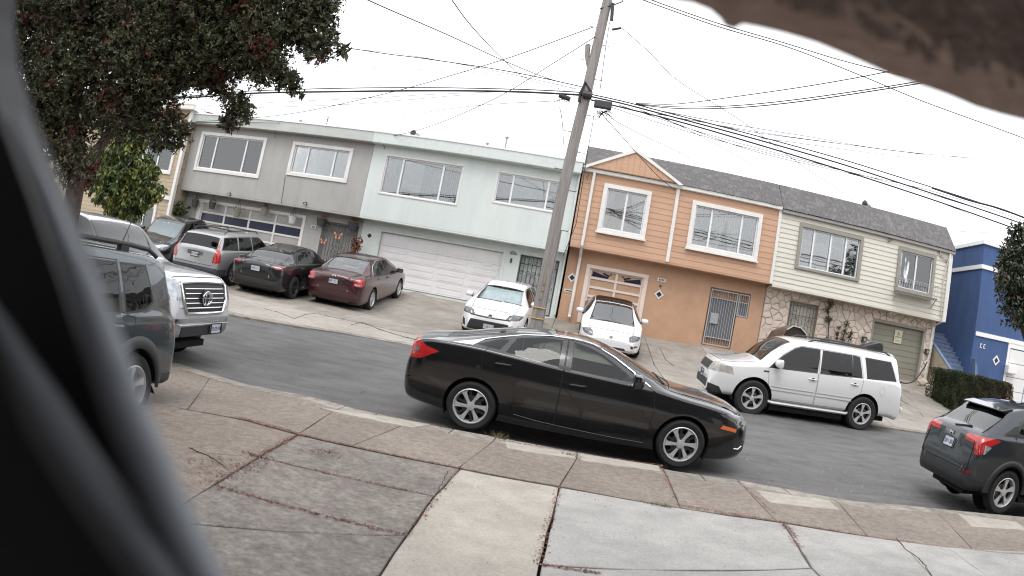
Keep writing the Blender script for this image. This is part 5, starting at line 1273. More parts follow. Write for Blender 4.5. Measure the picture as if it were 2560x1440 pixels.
MB().tube([(x, -.68+.08*(x-1.4), sz(x, -.68+.08*(x-1.4))+.003) for x in (1.1, 1.3, 1.5, 1.7, 1.9, 2.08)], .005, 5).build('bonnet_gap', M_seam, civ)
MB().tube([(2.26, y, .585+.03*math.cos(y*2)) for y in (-.5, -.25, 0, .25, .5)], .014, 6).build('grille_bar', M_crm, civ)
for s in (-1, 1):
    MB().tube([(x, sy(x, z, s)+s*.004, z) for x, z in [(1.98, .785), (2.12, .755), (2.22, .72), (2.27, .68)]], .009, 6).build('headlamp_strip', M_crm, civ)
    MB().tube([(2.10, sy(2.10, .35, s)+s*.006, .35), (2.17, sy(2.17, .34, s)+s*.006, .34), (2.22, sy(2.22, .37, s)+s*.003, .38)], .009, 6).build('fog_lamp_trim', M_crm, civ)
    MB().box(2.14, 2.2, s*.70-.03, s*.70+.03, .67, .72).build('lamp_projector', M_chrome, civ)
MB().box(-2.33, -2.30, -.08, .08, .86, .92).build('emblem', M_crm, civ)
park(civ, CIV, .21, 9.19, 0, zroad, .03, 2.0)
# ------------------------------------------------------------------ the other cars
def S_(**k): return k
def curves(prof): return prof
# generic outlines (x forward), scaled to each car
def sedan(L=4.7, H=1.47, W=1.83, hood=.98, deck=1.08, ws=(.55, 1.45), rw=(-1.85, -1.0), nose=.72, tail=1.0, nosefat=.6, tailfat=.7, sill=.20, beltf=.90, beltr=1.0):
    h = L/2
    top = [(-h, .62), (-h+.02, tail-.14), (-h+.06, tail-.03), (-h+.14, tail), (rw[0]-.04, deck), (rw[0]+.35, deck+(H-deck)*.52), (rw[1], H-.055), (rw[1]+.4, H-.01), (-.1, H), (ws[0]-.3, H-.035), (ws[0], H-.10), (ws[0]+.45, hood+(H-hood)*.48), (ws[1], hood+.035), (ws[1]+.15, hood), (h-.55, hood-.10), (h-.22, nose+.08), (h-.06, nose-.05), (h, nose-.18)]
    belt = [(-h, .6), (-h+.12, tail-.09), (rw[0], beltr), (0, (beltr+beltf)/2), (ws[1]-.2, beltf), (h-.6, hood-.16), (h-.15, nose-.05), (h, .5)]
    bottom = [(-h, .42), (-h+.1, .27), (-h+.4, sill+.02), (0, sill-.02), (h-.4, sill), (h-.1, .24), (h, .32)]
    w = W/2
    hw = [(-h, w*tailfat), (-h+.04, w*(tailfat*.5+.46)), (-h+.13, w*.93), (-h+.4, w*.975), (-h+1, w), (h-1, w), (h-.45, w*.965), (h-.2, w*.87), (h-.07, w*(nosefat*.6+.32)), (h, w*nosefat)]
    rhw = [(-h, w*.5), (rw[0], w*.66), (rw[1], w*.635), (0, w*.645), (ws[0], w*.64), (ws[1], w*.74), (h-.3, w*.7), (h, w*nosefat*.8)]
    return dict(W=W, top=top, belt=belt, bottom=bottom, hw=hw, rhw=rhw, screens={'windscreen': (ws[0], ws[1]-.04), 'rear_window': (rw[0]+.04, rw[1])}, keyx=[ws[0], ws[1]-.04, rw[0]+.04, rw[1]], cabin=(rw[0]+.3, ws[1]-.35))
def wagon(L=4.7, H=1.6, W=1.86, hood=1.02, ws=(.45, 1.25), rear=.32, nose=.85, sill=.26, beltf=.98, beltr=1.04, nosefat=.7, tailfat=.82, bump=.62, rtop=None, glassz=None):
    h = L/2; rt = rtop or H-.07
    top = [(-h, bump-.1), (-h+.015, bump+.04), (-h+.05, bump+.12), (-h+.09, beltr-.04), (-h+.12+rear*.28, beltr+.10), (-h+.12+rear*.7, rt-.12), (-h+.12+rear, rt), (-h+.12+rear+.5, H-.015), (-.2, H), (ws[0]-.25, H-.03), (ws[0], H-.085), (ws[0]+.4, hood+(H-hood)*.46), (ws[1], hood+.04), (ws[1]+.15, hood), (h-.5, hood-.07), (h-.2, nose+.07), (h-.06, nose-.04), (h, nose-.16)]
    belt = [(-h, .55), (-h+.09, beltr-.10), (-h+.5, beltr), (0, (beltr+beltf)/2), (ws[1]-.2, beltf), (h-.6, hood-.13), (h-.15, nose-.04), (h, .55)]
    bottom = [(-h, .42), (-h+.1, .31), (-h+.4, sill+.03), (0, sill), (h-.4, sill+.02), (h-.1, .29), (h, .38)]
    w = W/2
    hw = [(-h, w*tailfat), (-h+.04, w*(tailfat*.4+.565)), (-h+.13, w*.965), (-h+.4, w*.985), (-h+1, w), (h-1, w), (h-.45, w*.965), (h-.2, w*.88), (h-.07, w*(nosefat*.6+.33)), (h, w*nosefat)]
    rhw = [(-h, w*.7), (-h+.1, w*.86), (-h+.12+rear, w*.74), (0, w*.735), (ws[0], w*.72), (ws[1], w*.78), (h-.3, w*.72), (h, w*nosefat*.8)]
    return dict(W=W, top=top, belt=belt, bottom=bottom, hw=hw, rhw=rhw, screens={'windscreen': (ws[0], ws[1]-.03), 'rear_window': (-h+.12+rear*.22, -h+.12+rear*.86)}, keyx=[ws[0], ws[1]-.03, -h+.12+rear*.22, -h+.12+rear*.86], cabin=(-h+.6, ws[1]-.3), crown=.04)
def kw(a, **k): d = dict(a); d.update(k); return d
STDH = [(-.05, .86), (-1.0, .90)]
# ---- maroon saloon seen from behind
ACC = kw(sedan(4.93, 1.475, 1.85, hood=.99, deck=1.09, ws=(.62, 1.5), rw=(-1.72, -1.02), tail=1.06, tailfat=.78), R=.325, rim=.21, axles=(1.42, -1.38), paint=paint('maroon_paint', (.058, .012, .016), metal=.35, rough=.3), glass=M_gl, glass_r=glassmat('pale_rear_glass', (.75, .85, .85), ior=2.5), seats=[(.0, 0), (-.95, 1)], seatmat=M_seatl, spokes=7, spoke='thin',
  side=[('rear_door_window', [(-1.05, 1.02), (-.30, .995), (-.30, 1.36), (-.75, 1.35), (-.98, 1.28)]), ('quarter_window', [(-1.40, 1.05), (-1.10, 1.03), (-1.04, 1.25), (-1.15, 1.22)]), ('front_door_window', [(-.20, .99), (1.08, .945), (.70, 1.17), (.45, 1.30), (.2, 1.36), (-.20, 1.365)]), ('tail_lamp', [(-2.48, .80), (-2.20, .84), (-2.16, 1.0), (-2.48, 1.0)])],
  doors=[('rear_door', [(-1.08, .30), (-.26, .28), (-.25, 1.39), (-.8, 1.38), (-1.10, 1.28), (-1.42, 1.06), (-1.38, .85), (-1.2, .6)]), ('front_door', [(-.25, .28), (1.0, .28), (1.10, .6), (1.16, .93), (.75, 1.19), (.45, 1.34), (.15, 1.39), (-.24, 1.39)])],
  ends=[('R1boot_lid', [(-.70, .68), (.70, .68), (.74, .82), (.62, 1.10), (-.62, 1.10), (-.74, .82)]), ('R2tail_lamp', [(.60, .80), (1.0, .76), (1.0, .99), (.66, .98)]), ('F2headlamp', [(.5, .66), (.95, .66), (.95, .85), (.5, .80)]), ('F1grille', [(-.4, .62), (.4, .62), (.42, .76), (-.42, .76)])],
  mats=dict(tail_lamp=M_red, headlamp=M_clearl, grille=M_trim, boot_lid=None), handles=[(-.10, .87), (-1.05, .91)], mirror=(.95, .98), plates=[(-1, 0, .85, 0)], line=.79)
ACC['mats']['boot_lid'] = ACC['paint']
acc = make_car('sedan', ACC, 'maroon four-door sedan parked rear outward before the mint garage door', 'car')
sy, sx, sz = ACC['_fn']
for s in (-1, 1):
    MB().box(sx(s*.72, .84, -1)-.012, sx(s*.72, .84, -1)+.02, s*.72-.10, s*.72+.10, .81, .87).build('reversing_lamp', M_clearl, acc)
    MB().box(-2.42, -2.30, s*.60-.1, s*.60+.06, .26, .30).build('exhaust_trim', M_under, acc)
em = MB(); xe = sx(0, 1.0, -1)-.02; em.box(xe-.01, xe+.02, -.055, -.035, .97, 1.04).box(xe-.01, xe+.02, .035, .055, .97, 1.04).box(xe-.01, xe+.02, -.035, .035, .995, 1.015).build('emblem', M_crm, acc)
MB().box(sx(0, .93, -1)-.03, sx(0, .93, -1)+.01, -.35, .35, .915, .94).build('boot_handle_bar', ACC['paint'], acc)
pf = sx(0, .85, -1); MB().box(pf-.006, pf+.02, -.27, .27, .75, .93).build('plate_recess', M_trim, acc)
strip(ACC, [(1.1, .955), (.2, 1.385), (-.7, 1.385), (-1.12, 1.27), (-1.42, 1.05)], .007, M_crm, acc, 'window_moulding')
for s in (-1, 1):
    for k, hy in enumerate((-.36, .36)): pass
park(acc, ACC, -6.98, 20.62, 90, zfar)
# ---- electric saloons: one dark seen from behind, one white seen from the front
def model3(pname, pcol, metal, glass):
    return kw(sedan(4.69, 1.443, 1.85, hood=.86, deck=1.06, ws=(.50, 1.52), rw=(-1.72, -.50), nose=.72, tail=1.03, nosefat=.72, tailfat=.78), R=.335, rim=.235, axles=(1.46, -1.415), paint=paint(pname, pcol, metal=metal, rough=.25), glass=glass, seats=[(.05, 0), (-.9, 1)], spokes=5, spoke='solid', crown=.055,
  side=[('rear_door_window', [(-1.28, 1.03), (-.30, .985), (-.30, 1.33), (-.60, 1.32), (-1.0, 1.2)]), ('front_door_window', [(-.22, .98), (1.05, .92), (.62, 1.16), (.35, 1.28), (.1, 1.33), (-.22, 1.335)]), ('tail_lamp', [(-2.36, .86), (-2.10, .90), (-2.02, .99), (-2.12, 1.0), (-2.36, .97)]), ('headlamp', [(1.92, .70), (2.12, .76), (2.36, .66), (2.36, .56), (2.2, .60)])],
  doors=[('rear_door', [(-1.12, .30), (-.26, .28), (-.25, 1.365), (-.65, 1.35), (-1.05, 1.23), (-1.36, 1.04), (-1.30, .7)]), ('front_door', [(-.25, .28), (1.0, .28), (1.12, .7), (1.10, .90), (.65, 1.18), (.35, 1.31), (.08, 1.365), (-.24, 1.365)])],
  ends=[('R1boot_lid', [(-.66, .72), (.66, .72), (.74, .85), (.7, 1.06), (-.7, 1.06), (-.74, .85)]), ('R2tail_lamp', [(.50, .90), (1.0, .84), (1.0, .99), (.62, .98)]), ('R1lower_bumper', [(-.75, .28), (.75, .28), (.66, .40), (-.66, .40)]), ('F2headlamp', [(.50, .60), (.98, .64), (.98, .80), (.56, .68)]), ('F1intake', [(-.48, .30), (.48, .30), (.42, .37), (-.42, .37)]), ('F2fog_recess', [(.60, .38), (.80, .44), (.80, .47), (.58, .47)])],
  mats=dict(tail_lamp=M_redd, headlamp=M_smoke, lower_bumper=M_trim, intake=M_trim, fog_recess=M_trim), handles=[(-.10, .84), (-1.0, .88)], mirror=(.86, .96), plates=[(-1, 0, .82, 0)], screens={'windscreen': (.50, 1.48), 'rear_window': (-1.66, -.9), 'glass_roof': (-.82, .46)}, keyx=[.5, 1.48, -1.66, -.9, -.82, .46])
TD = model3('dark_graphite_paint', (.028, .028, .030), .5, M_gldd); TD['wheelmat'] = M_alloyd; TD['glass_r'] = glassmat('smoky_rear_glass', (.2, .2, .21), ior=2.1)
tes = make_car('electric_sedan', TD, 'dark graphite sedan with black wheels between the silver wagon and the maroon car', 'car')
sy, sx, sz = TD['_fn']; xe = sx(0, .945, -1)-.01
MB().tube([(sx(y, 1.02, -1)+.03, y, sz(-2.26, y)+.012) for y in (-.66, -.4, 0, .4, .66)], .014, 6).build('boot_spoiler', M_under, tes)
park(tes, TD, -9.05, 19.45, 90, zfar)
TW = model3('white_paint', (.78, .78, .79), 0, M_gld); TW['wheelmat'] = M_alloyd; TW['glass_f'] = glassmat('grey_windscreen', (.38, .41, .44), ior=2.3)
tw = make_car('electric_sedan', TW, 'white electric sedan facing the street before the orange house garage', 'car')
sy, sx, sz = TW['_fn']; MB().box(2.30, 2.33, -.04, .04, .60, .66).build('emblem', M_chrome, tw)
park(tw, TW, 1.0, 21.2, -90, zfar)
# ---- white saloon behind the pole with a sunshade
COR = kw(sedan(4.63, 1.435, 1.78, hood=.97, deck=1.07, ws=(.50, 1.42), rw=(-1.75, -1.0), nose=.78, nosefat=.66), R=.315, rim=.21, axles=(1.38, -1.32), paint=paint('white_paint', (.78, .78, .79)), glass=M_gld, glass_f=glassmat('clear_windscreen', (.85, .9, .9), ior=1.4), seats=[(.02, 0), (-.9, 1)], sunshade=(1.18, .56, .93, 1.27),
  side=[('rear_door_window', [(-1.05, 1.01), (-.30, .98), (-.30, 1.32), (-.7, 1.31), (-1.0, 1.22)]), ('front_door_window', [(-.20, .975), (1.0, .93), (.66, 1.14), (.4, 1.27), (.15, 1.32), (-.20, 1.325)]), ('headlamp', [(1.78, .78), (2.1, .82), (2.33, .74), (2.33, .66), (2.1, .68)])],
  doors=[('front_door', [(-.25, .28), (.95, .28), (1.05, .6), (1.08, .91), (.68, 1.17), (.4, 1.31), (.12, 1.35), (-.24, 1.35)])],
  ends=[('F2headlamp', [(.42, .66), (.95, .70), (.95, .82), (.44, .72)]), ('F1grille', [(-.62, .27), (.62, .27), (.52, .56), (-.52, .56)]), ('F2fog_recess', [(.66, .32), (.80, .34), (.80, .56), (.70, .50)])],
  mats=dict(headlamp=M_smoke, grille=M_trim, fog_recess=M_trim), handles=[(-.1, .86), (-1.02, .9)], mirror=(.85, .96), plates=[(1, 0, .42, 0)])
cor = make_car('compact_sedan', COR, 'white compact sedan with silver sunshade partly hidden by the utility pole', 'car')
sy, sx, sz = COR['_fn']
MB().tube([(sx(y, .66, 1)+.004, y, .655+.03*abs(y)) for y in (-.55, -.3, 0, .3, .55)], .018, 6).build('grille_bar', M_trim, cor)
MB().lathe([(.0, .012), (.06, .0)], (2.31, 0, .70), 'x', 14).build('emblem', M_chrome, cor)
MB().bar((1.36, -.6, sz(1.36, -.6)+.01), (1.40, .1, sz(1.4, .1)+.012), .03, .015).bar((1.38, .15, sz(1.38, .15)+.012), (1.33, .68, sz(1.33, .68)+.01), .03, .015).build('wiper', M_trim, cor)
park(cor, COR, -2.22, 20.25, -92.5, zfar)
# ---- silver estate with roof rails
VOL = kw(gate=(.62, 1.42, .74), a=wagon(4.73, 1.56, 1.86, hood=1.0, ws=(.42, 1.30), rear=.34, nose=.82, sill=.25), R=.345, rim=.22, axles=(1.41, -1.35), paint=paint('silver_paint', (.40, .405, .41), metal=.45, rough=.32), glass=M_gldd, seats=[(.0, 0), (-.9, 1)], lip=.05, lipmat=mat('dark_grey_cladding', (.07, .08, .10), .6),
  side=[('rear_door_window', [(-1.08, 1.08), (-.30, 1.05), (-.30, 1.43), (-1.0, 1.43)]), ('quarter_window', [(-2.02, 1.11), (-1.18, 1.08), (-1.12, 1.43), (-1.80, 1.42)]), ('front_door_window', [(-.20, 1.05), (.98, 1.0), (.60, 1.28), (.28, 1.42), (-.20, 1.43)]), ('tail_lamp', [(-2.40, .70), (-2.16, .72), (-2.13, 1.10), (-1.98, 1.44), (-2.4, 1.44)]), ('lower_cladding', [(-2.4, .28), (2.4, .28), (2.4, .50), (-2.4, .52)])],
  doors=[('rear_door', [(-1.12, .53), (-.26, .53), (-.25, 1.47), (-1.04, 1.47), (-1.14, 1.1)]), ('front_door', [(-.25, .53), (.98, .52), (1.05, .98), (.62, 1.31), (.26, 1.46), (-.24, 1.47)])],
  ends=[('R2tail_lamp', [(.70, .70), (.95, .70), (.90, 1.15), (.80, 1.48), (.68, 1.48), (.76, 1.10)]), ('R1lower_cladding', [(-.9, .3), (.9, .3), (.9, .55), (-.9, .55)])],
  mats=dict(tail_lamp=M_red, lower_cladding=mat('dark_grey_cladding', (.07, .08, .10), .6)), handles=[(-.1, .92), (-1.0, .95)], mirror=(.85, 1.04), mirmat=M_trim, plates=[(-1, 0, .88, 0)])
vol = make_car('station_wagon', VOL, 'silver station wagon with black roof rails left of the graphite sedan', 'car')
sy, sx, sz = VOL['_fn']
for s in (-1, 1):
    rr_ = MB(); rr_.tube([(x, s*.60, 1.565+dz) for x, dz in [(-1.65, -.02), (-1.5, .05), (-.6, .075), (.25, .04), (.38, -.03)]], .018, 6).build('roof_rail', M_trim, vol, smooth=True)
for x in (-1.3, -.2): MB().tube([(x, -.58, 1.64), (x, 0, 1.66), (x, .58, 1.64)], .02, 6).build('roof_bar', M_trim, vol)
xe = sx(0, .88, -1); MB().box(xe-.004, xe+.03, -.30, .30, .79, .97).build('plate_recess', mat('dull_silver', (.2, .2, .2), .4, metal=.4), vol)
park(vol, VOL, -11.2, 19.45, 88, zfar)
# ---- black car facing the street in front of the beige house
BK = kw(wagon(4.5, 1.56, 1.83, hood=.98, ws=(.30, 1.28), rear=.75, nose=.80), R=.34, rim=.22, axles=(1.33, -1.30), paint=paint('glossy_dark_paint', (.012, .012, .014), rough=.2), glass=M_gldd, glass_f=glassmat('bright_windscreen', (.5, .6, .62), ior=2.2), seats=[(.0, 0), (-.9, 1)], sunshade=(1.02, .44, .98, 1.4),
  side=[('rear_door_window', [(-1.05, 1.10), (-.30, 1.07), (-.30, 1.42), (-.95, 1.39)]), ('quarter_window', [(-1.62, 1.14), (-1.12, 1.11), (-1.02, 1.38), (-1.3, 1.33)]), ('front_door_window', [(-.20, 1.06), (.92, 1.02), (.52, 1.3), (.25, 1.43), (-.20, 1.45)]), ('headlamp', [(1.75, .80), (2.05, .84), (2.27, .76), (2.27, .66), (2.0, .70)])],
  doors=[('rear_door', [(-1.1, .35), (-.26, .33), (-.25, 1.49), (-1.0, 1.47), (-1.12, 1.1), (-1.05, .7)]), ('front_door', [(-.25, .33), (.9, .33), (1.0, 1.0), (.55, 1.34), (.22, 1.48), (-.24, 1.49)])],
  ends=[('F2headlamp', [(.45, .66), (.95, .66), (.95, .84), (.45, .78)]), ('F1grille', [(-.42, .42), (.42, .42), (.46, .72), (-.46, .72)])], mats=dict(headlamp=M_clearl, grille=M_trim), handles=[(-.1, .95), (-1.0, .98)], mirror=(.80, 1.06), plates=[])
bk = make_car('hatchback', BK, 'glossy black hatchback facing the street behind the silver wagon', 'car')
# ---- white SUV on the far kerb
PIL = kw(glass_f=M_gldd, gate=(.66, 1.60, .86), a=wagon(4.77, 1.76, 1.96, hood=1.14, ws=(.70, 1.36), rear=.22, nose=.98, sill=.33, beltf=1.08, beltr=1.14, nosefat=.74, tailfat=.84, bump=.72, rtop=1.70), step=.08, R=.375, rim=.235, axles=(1.40, -1.30), tw=.24, paint=paint('white_suv_paint', (.72, .72, .72)), glass=M_gld, seats=[(.15, 0), (-.75, 1)], spokes=5, spoke='solid', lugs=1, archgap=.07, tuck=.02, floor=.45,
  side=[('rear_door_window', [(-.86, 1.15), (-.08, 1.12), (-.10, 1.58), (-.82, 1.58)]), ('rear_door_window2', [(-1.12, 1.16), (-.90, 1.155), (-.87, 1.58), (-1.02, 1.57)]), ('quarter_window', [(-2.05, 1.20), (-1.28, 1.17), (-1.20, 1.58), (-1.88, 1.57)]), ('front_door_window', [(.02, 1.12), (1.12, 1.08), (.84, 1.34), (.58, 1.52), (.42, 1.58), (0, 1.585)]), ('headlamp', [(1.90, .80), (2.34, .82), (2.34, .98), (2.20, 1.0), (1.95, .95)]), ('tail_lamp', [(-2.40, .78), (-2.28, .78), (-2.24, 1.12), (-2.32, 1.12)]), ('lower_bumper', [(2.0, .30), (2.4, .30), (2.4, .54), (2.15, .50)])],
  doors=[('rear_door', [(-1.0, .42), (-.04, .42), (-.03, 1.62), (-1.06, 1.61), (-1.18, 1.1), (-1.16, .86)]), ('front_door', [(-.03, .42), (1.02, .42), (1.10, .7), (1.16, 1.06), (.86, 1.37), (.60, 1.55), (.42, 1.615), (-.02, 1.62)])],
  ends=[('F2headlamp', [(.52, .80), (.98, .80), (.98, .98), (.52, .98)]), ('F1grille', [(-.48, .80), (.48, .80), (.5, .96), (-.5, .96)]), ('F1intake', [(-.6, .42), (.6, .42), (.62, .60), (-.62, .60)]), ('R1tailgate', [(-.80, .75), (.80, .75), (.82, 1.12), (-.82, 1.12)]), ('R2tail_lamp', [(.84, .78), (1.0, .78), (1.0, 1.12), (.84, 1.12)])],
  mats=dict(headlamp=mat('hazy_headlamp', (.45, .43, .38), .3, var=.2, scale=12, coat=1), tail_lamp=M_smoke, grille=M_trim, intake=M_trim, lower_bumper=M_trim), handles=[(.10, .96), (-.96, .99)], mirror=(.98, 1.14), mirsize=1.25, plates=[(1, 0, .66, 0), (-1, 0, .9, 0)])
pil = make_car('suv', PIL, 'white boxy SUV with running boards parked at the far kerb facing left', 'SUV')
sy, sx, sz = PIL['_fn']
for s in (-1, 1):
    MB().tube([(x, s*.62, 1.72+dz) for x, dz in [(-1.9, .0), (-1.75, .05), (-.8, .075), (.1, .06), (.25, .0)]], .02, 6).build('roof_rail', M_trim, pil, smooth=True)
    MB().box(-1.0, 1.0, s*.86-.06, s*.86+.16 if s > 0 else s*.86+.06, .33, .37).build('running_board', M_trim, pil) if 0 else None
    y = s*1.0; MB().tube([(1.02, y-s*.06, .36), (.95, y, .35), (-.85, y, .34), (-.92, y-s*.06, .35)], .04, 8).build('running_board', mat('steel_tube', (.5, .5, .52), .3, metal=.9), pil, smooth=True)
    for x in (.7, 0, -.6): MB().bar((x, y-s*.02, .34), (x, y-s*.25, .38), .06, .03).build('board_bracket', M_trim, pil)
    for (a, b) in ((-.95, -.06), (.0, 1.02)):
        for z_ in (.62, .69): MB().tube([(x, sy(x, z_, s)+s*.004, z_) for x in (a, (a+b)/2, b)], .008, 5).build('side_moulding', mat('grey_moulding', (.42, .43, .44), .5, var=0), pil)
    MB().box(1.14, 1.26, sy(1.2, .98, s)-.004, sy(1.2, .98, s)+.004, .965, .995).build('side_badge', M_trim, pil)
    MB().box(1.0, 1.06, s*.78-.11, s*.78+.11, .22, .44).build('mud_flap', M_trim, pil)
    MB().tube([(-1.72+.075*math.cos(t), sy(-1.72+.075*math.cos(t), .93+.09*math.sin(t), s)+s*.002, .93+.09*math.sin(t)) for t in [k*.524 for k in range(12)]], .004, 4, closed=True).build('fuel_flap', mat('grey_moulding', (.42, .43, .44), .5, var=0), pil)
MB().tube([(-1.98, -.68, 1.69), (-2.08, -.4, 1.71), (-2.10, 0, 1.715), (-2.08, .4, 1.71), (-1.98, .68, 1.69)], .035, 8).build('rear_spoiler', PIL['paint'], pil, smooth=True)
MB().box(-2.42, -2.36, -.9, .9, .52, .62).build('bumper_step', PIL['paint'], pil, bevel=.02)
put(pil, 5.33, 14.68, zroad(5.3, 13.75)+.03, 180, 0.6, -3.6)
# ---- dark grey crossover at the right edge, seen from behind
HRV = kw(gate=(.60, 1.40, .74), a=wagon(4.34, 1.60, 1.79, hood=1.0, ws=(.45, 1.35), rear=.62, nose=.86, sill=.28, beltf=.98, beltr=1.10, tailfat=.72, bump=.66, rtop=1.50), step=.07, R=.335, rim=.22, axles=(1.29, -1.32), paint=paint('dark_grey_paint', (.028, .035, .043), metal=.5, rough=.3), glass=M_gldd, glass_r=glassmat('reflecting_rear_glass', (.2, .23, .23), ior=1.9), seats=[(.0, 0), (-.9, 1)], spokes=5, spoke='solid', lip=.07, tuck=.05,
  side=[('rear_door_window', [(-1.28, 1.20), (-.30, 1.07), (-.30, 1.42), (-.9, 1.41), (-1.22, 1.33)]), ('front_door_window', [(-.20, 1.06), (1.05, .99), (.60, 1.25), (.30, 1.40), (-.20, 1.425)]), ('tail_lamp', [(-2.2, .86), (-2.05, .84), (-1.86, .98), (-1.66, 1.07), (-1.80, 1.09), (-2.2, 1.10)]), ('lower_cladding', [(-2.25, .28), (2.2, .28), (2.2, .42), (-1.7, .46), (-2.25, .52)]), ('rear_pillar_trim', [(-1.62, 1.16), (-1.32, 1.19), (-1.26, 1.32), (-1.40, 1.28)])],
  doors=[('rear_door', [(-1.1, .42), (-.26, .40), (-.25, 1.46), (-.9, 1.45), (-1.28, 1.36), (-1.36, 1.18), (-1.30, .8)]), ('front_door', [(-.25, .40), (1.0, .40), (1.1, .7), (1.12, .97), (.62, 1.28), (.28, 1.44), (-.24, 1.46)])],
  ends=[('R2tail_lamp', [(.40, 1.0), (1.0, .86), (1.0, 1.10), (.42, 1.09)]), ('R1lower_cladding', [(-.92, .28), (.92, .28), (.92, .54), (-.92, .54)]), ('R1tailgate', [(-.64, .66), (.64, .66), (.72, .98), (.38, .99), (.38, 1.10), (-.38, 1.10), (-.38, .99), (-.72, .98)]), ('R2reflector', [(.66, .56), (.82, .56), (.82, .60), (.66, .60)])],
  mats=dict(tail_lamp=M_red, lower_cladding=M_trim, reflector=M_redd, rear_pillar_trim=M_trim), handles=[(-.08, .94), (-1.0, .98)], mirror=(.86, 1.03), plates=[(-1, 0, .88, 0)])
hrv = make_car('crossover', HRV, 'dark grey crossover with red tail lamps parked ahead of the black sedan', 'car')
sy, sx, sz = HRV['_fn']
MB().prism([(-1.60, 1.475), (-1.38, 1.525), (-1.33, 1.49), (-1.56, 1.45)], -.60, .60, 'y').build('rear_spoiler', HRV['paint'], hrv, bevel=.01)
MB().prism([(0, 0), (.16, 0), (.14, .03), (.02, .06)], -.02, .02, 'y').build('roof_fin', M_trim, hrv).location = (-1.0, 0, 1.57)
MB().bar((sx(0, 1.13, -1)-.015, .05, 1.13), (sx(-.3, 1.17, -1)-.015, -.32, 1.18), .025, .02).build('rear_wiper', M_trim, hrv)
for s in (-1, 1):
    q = [(x, sy(x, z, s)+s*.004, z) for x, z in [(-2.06, .87), (-1.96, .86), (-1.84, .965), (-1.95, .985), (-2.06, .985)]]; MB().add(q, [(0, 1, 2, 3, 4)]).build('reversing_lamp', M_clearl, hrv, fix=False)
em = MB(); xe = sx(0, 1.02, -1)-.02; em.box(xe-.005, xe+.02, -.045, -.03, .99, 1.05).box(xe-.005, xe+.02, .03, .045, .99, 1.05).box(xe-.005, xe+.02, -.03, .03, 1.012, 1.028).build('emblem', M_crm, hrv)
# ---- slate compact SUV in the left foreground, seen from behind its rear quarter
JEP = kw(gate=(.64, 1.52, .76), a=wagon(4.23, 1.66, 1.80, hood=1.08, ws=(.55, 1.08), rear=.16, nose=.95, sill=.30, beltf=1.04, beltr=1.06, tailfat=.86, nosefat=.8, bump=.66, rtop=1.60), step=.07, R=.345, rim=.225, axles=(1.27, -1.30), paint=paint('slate_blue_paint', (.060, .075, .084), metal=.35, rough=.25), glass=M_gldd, seats=[(.0, 0), (-.85, 1)], lip=.10, lipmat=mat('grey_cladding', (.055, .058, .062), .6), tuck=.03, floor=.4,
  side=[('rear_door_window', [(-.98, 1.08), (-.28, 1.07), (-.28, 1.50), (-.98, 1.50)]), ('quarter_window', [(-1.55, 1.19), (-1.42, 1.12), (-1.10, 1.08), (-1.06, 1.50), (-1.47, 1.50)]), ('front_door_window', [(-.18, 1.07), (.78, 1.05), (.48, 1.42), (.40, 1.49), (-.18, 1.50)]), ('tail_lamp', [(-2.12, .84), (-1.98, .84), (-1.97, 1.06), (-2.12, 1.06)]), ('lower_cladding', [(-2.2, .30), (2.2, .30), (2.2, .44), (-2.2, .46)])],
  doors=[('rear_door', [(-.92, .47), (-.24, .47), (-.23, 1.54), (-1.0, 1.54), (-1.03, 1.08), (-1.24, 1.03), (-1.20, .85), (-1.02, .72)]), ('front_door', [(-.23, .47), (.88, .47), (.92, 1.03), (.52, 1.44), (.42, 1.53), (-.22, 1.54)])],
  ends=[('R2tail_lamp', [(.66, .82), (.88, .82), (.88, 1.06), (.66, 1.06)]), ('R1lower_cladding', [(-.9, .3), (.9, .3), (.9, .62), (-.9, .62)])],
  mats=dict(tail_lamp=M_red, lower_cladding=mat('grey_cladding', (.055, .058, .062), .6)), handles=[(-.05, .92), (-.92, .96)], mirror=(.66, 1.1), plates=[(-1, 0, .8, 0)])
jep = make_car('compact_suv', JEP, 'slate blue compact SUV half hidden by the dark foreground housing', 'SUV')
for s in (-1, 1):
    MB().tube([(x, s*.60, 1.64+dz) for x, dz in [(-1.78, -.03), (-1.62, .03), (-1.3, .048), (-.5, .055), (.2, .04), (.35, -.01)]], .024, 8).build('roof_rail', M_trim, jep, smooth=True)
    MB().box(-1.25, -1.12, s*.60-.03, s*.60+.03, 1.60, 1.68).build('rail_foot', M_trim, jep)
MB().tube([(-1.72, .1, 1.62), (-1.80, .1, 1.80), (-1.87, .1, 1.98)], [.009, .006, .005], 5).build('aerial', M_trim, jep); MB().lathe([(.05, 0), (.03, .03), (0, .05)], (-1.72, .1, 1.615), 'z', 10).build('aerial_base', M_trim, jep)
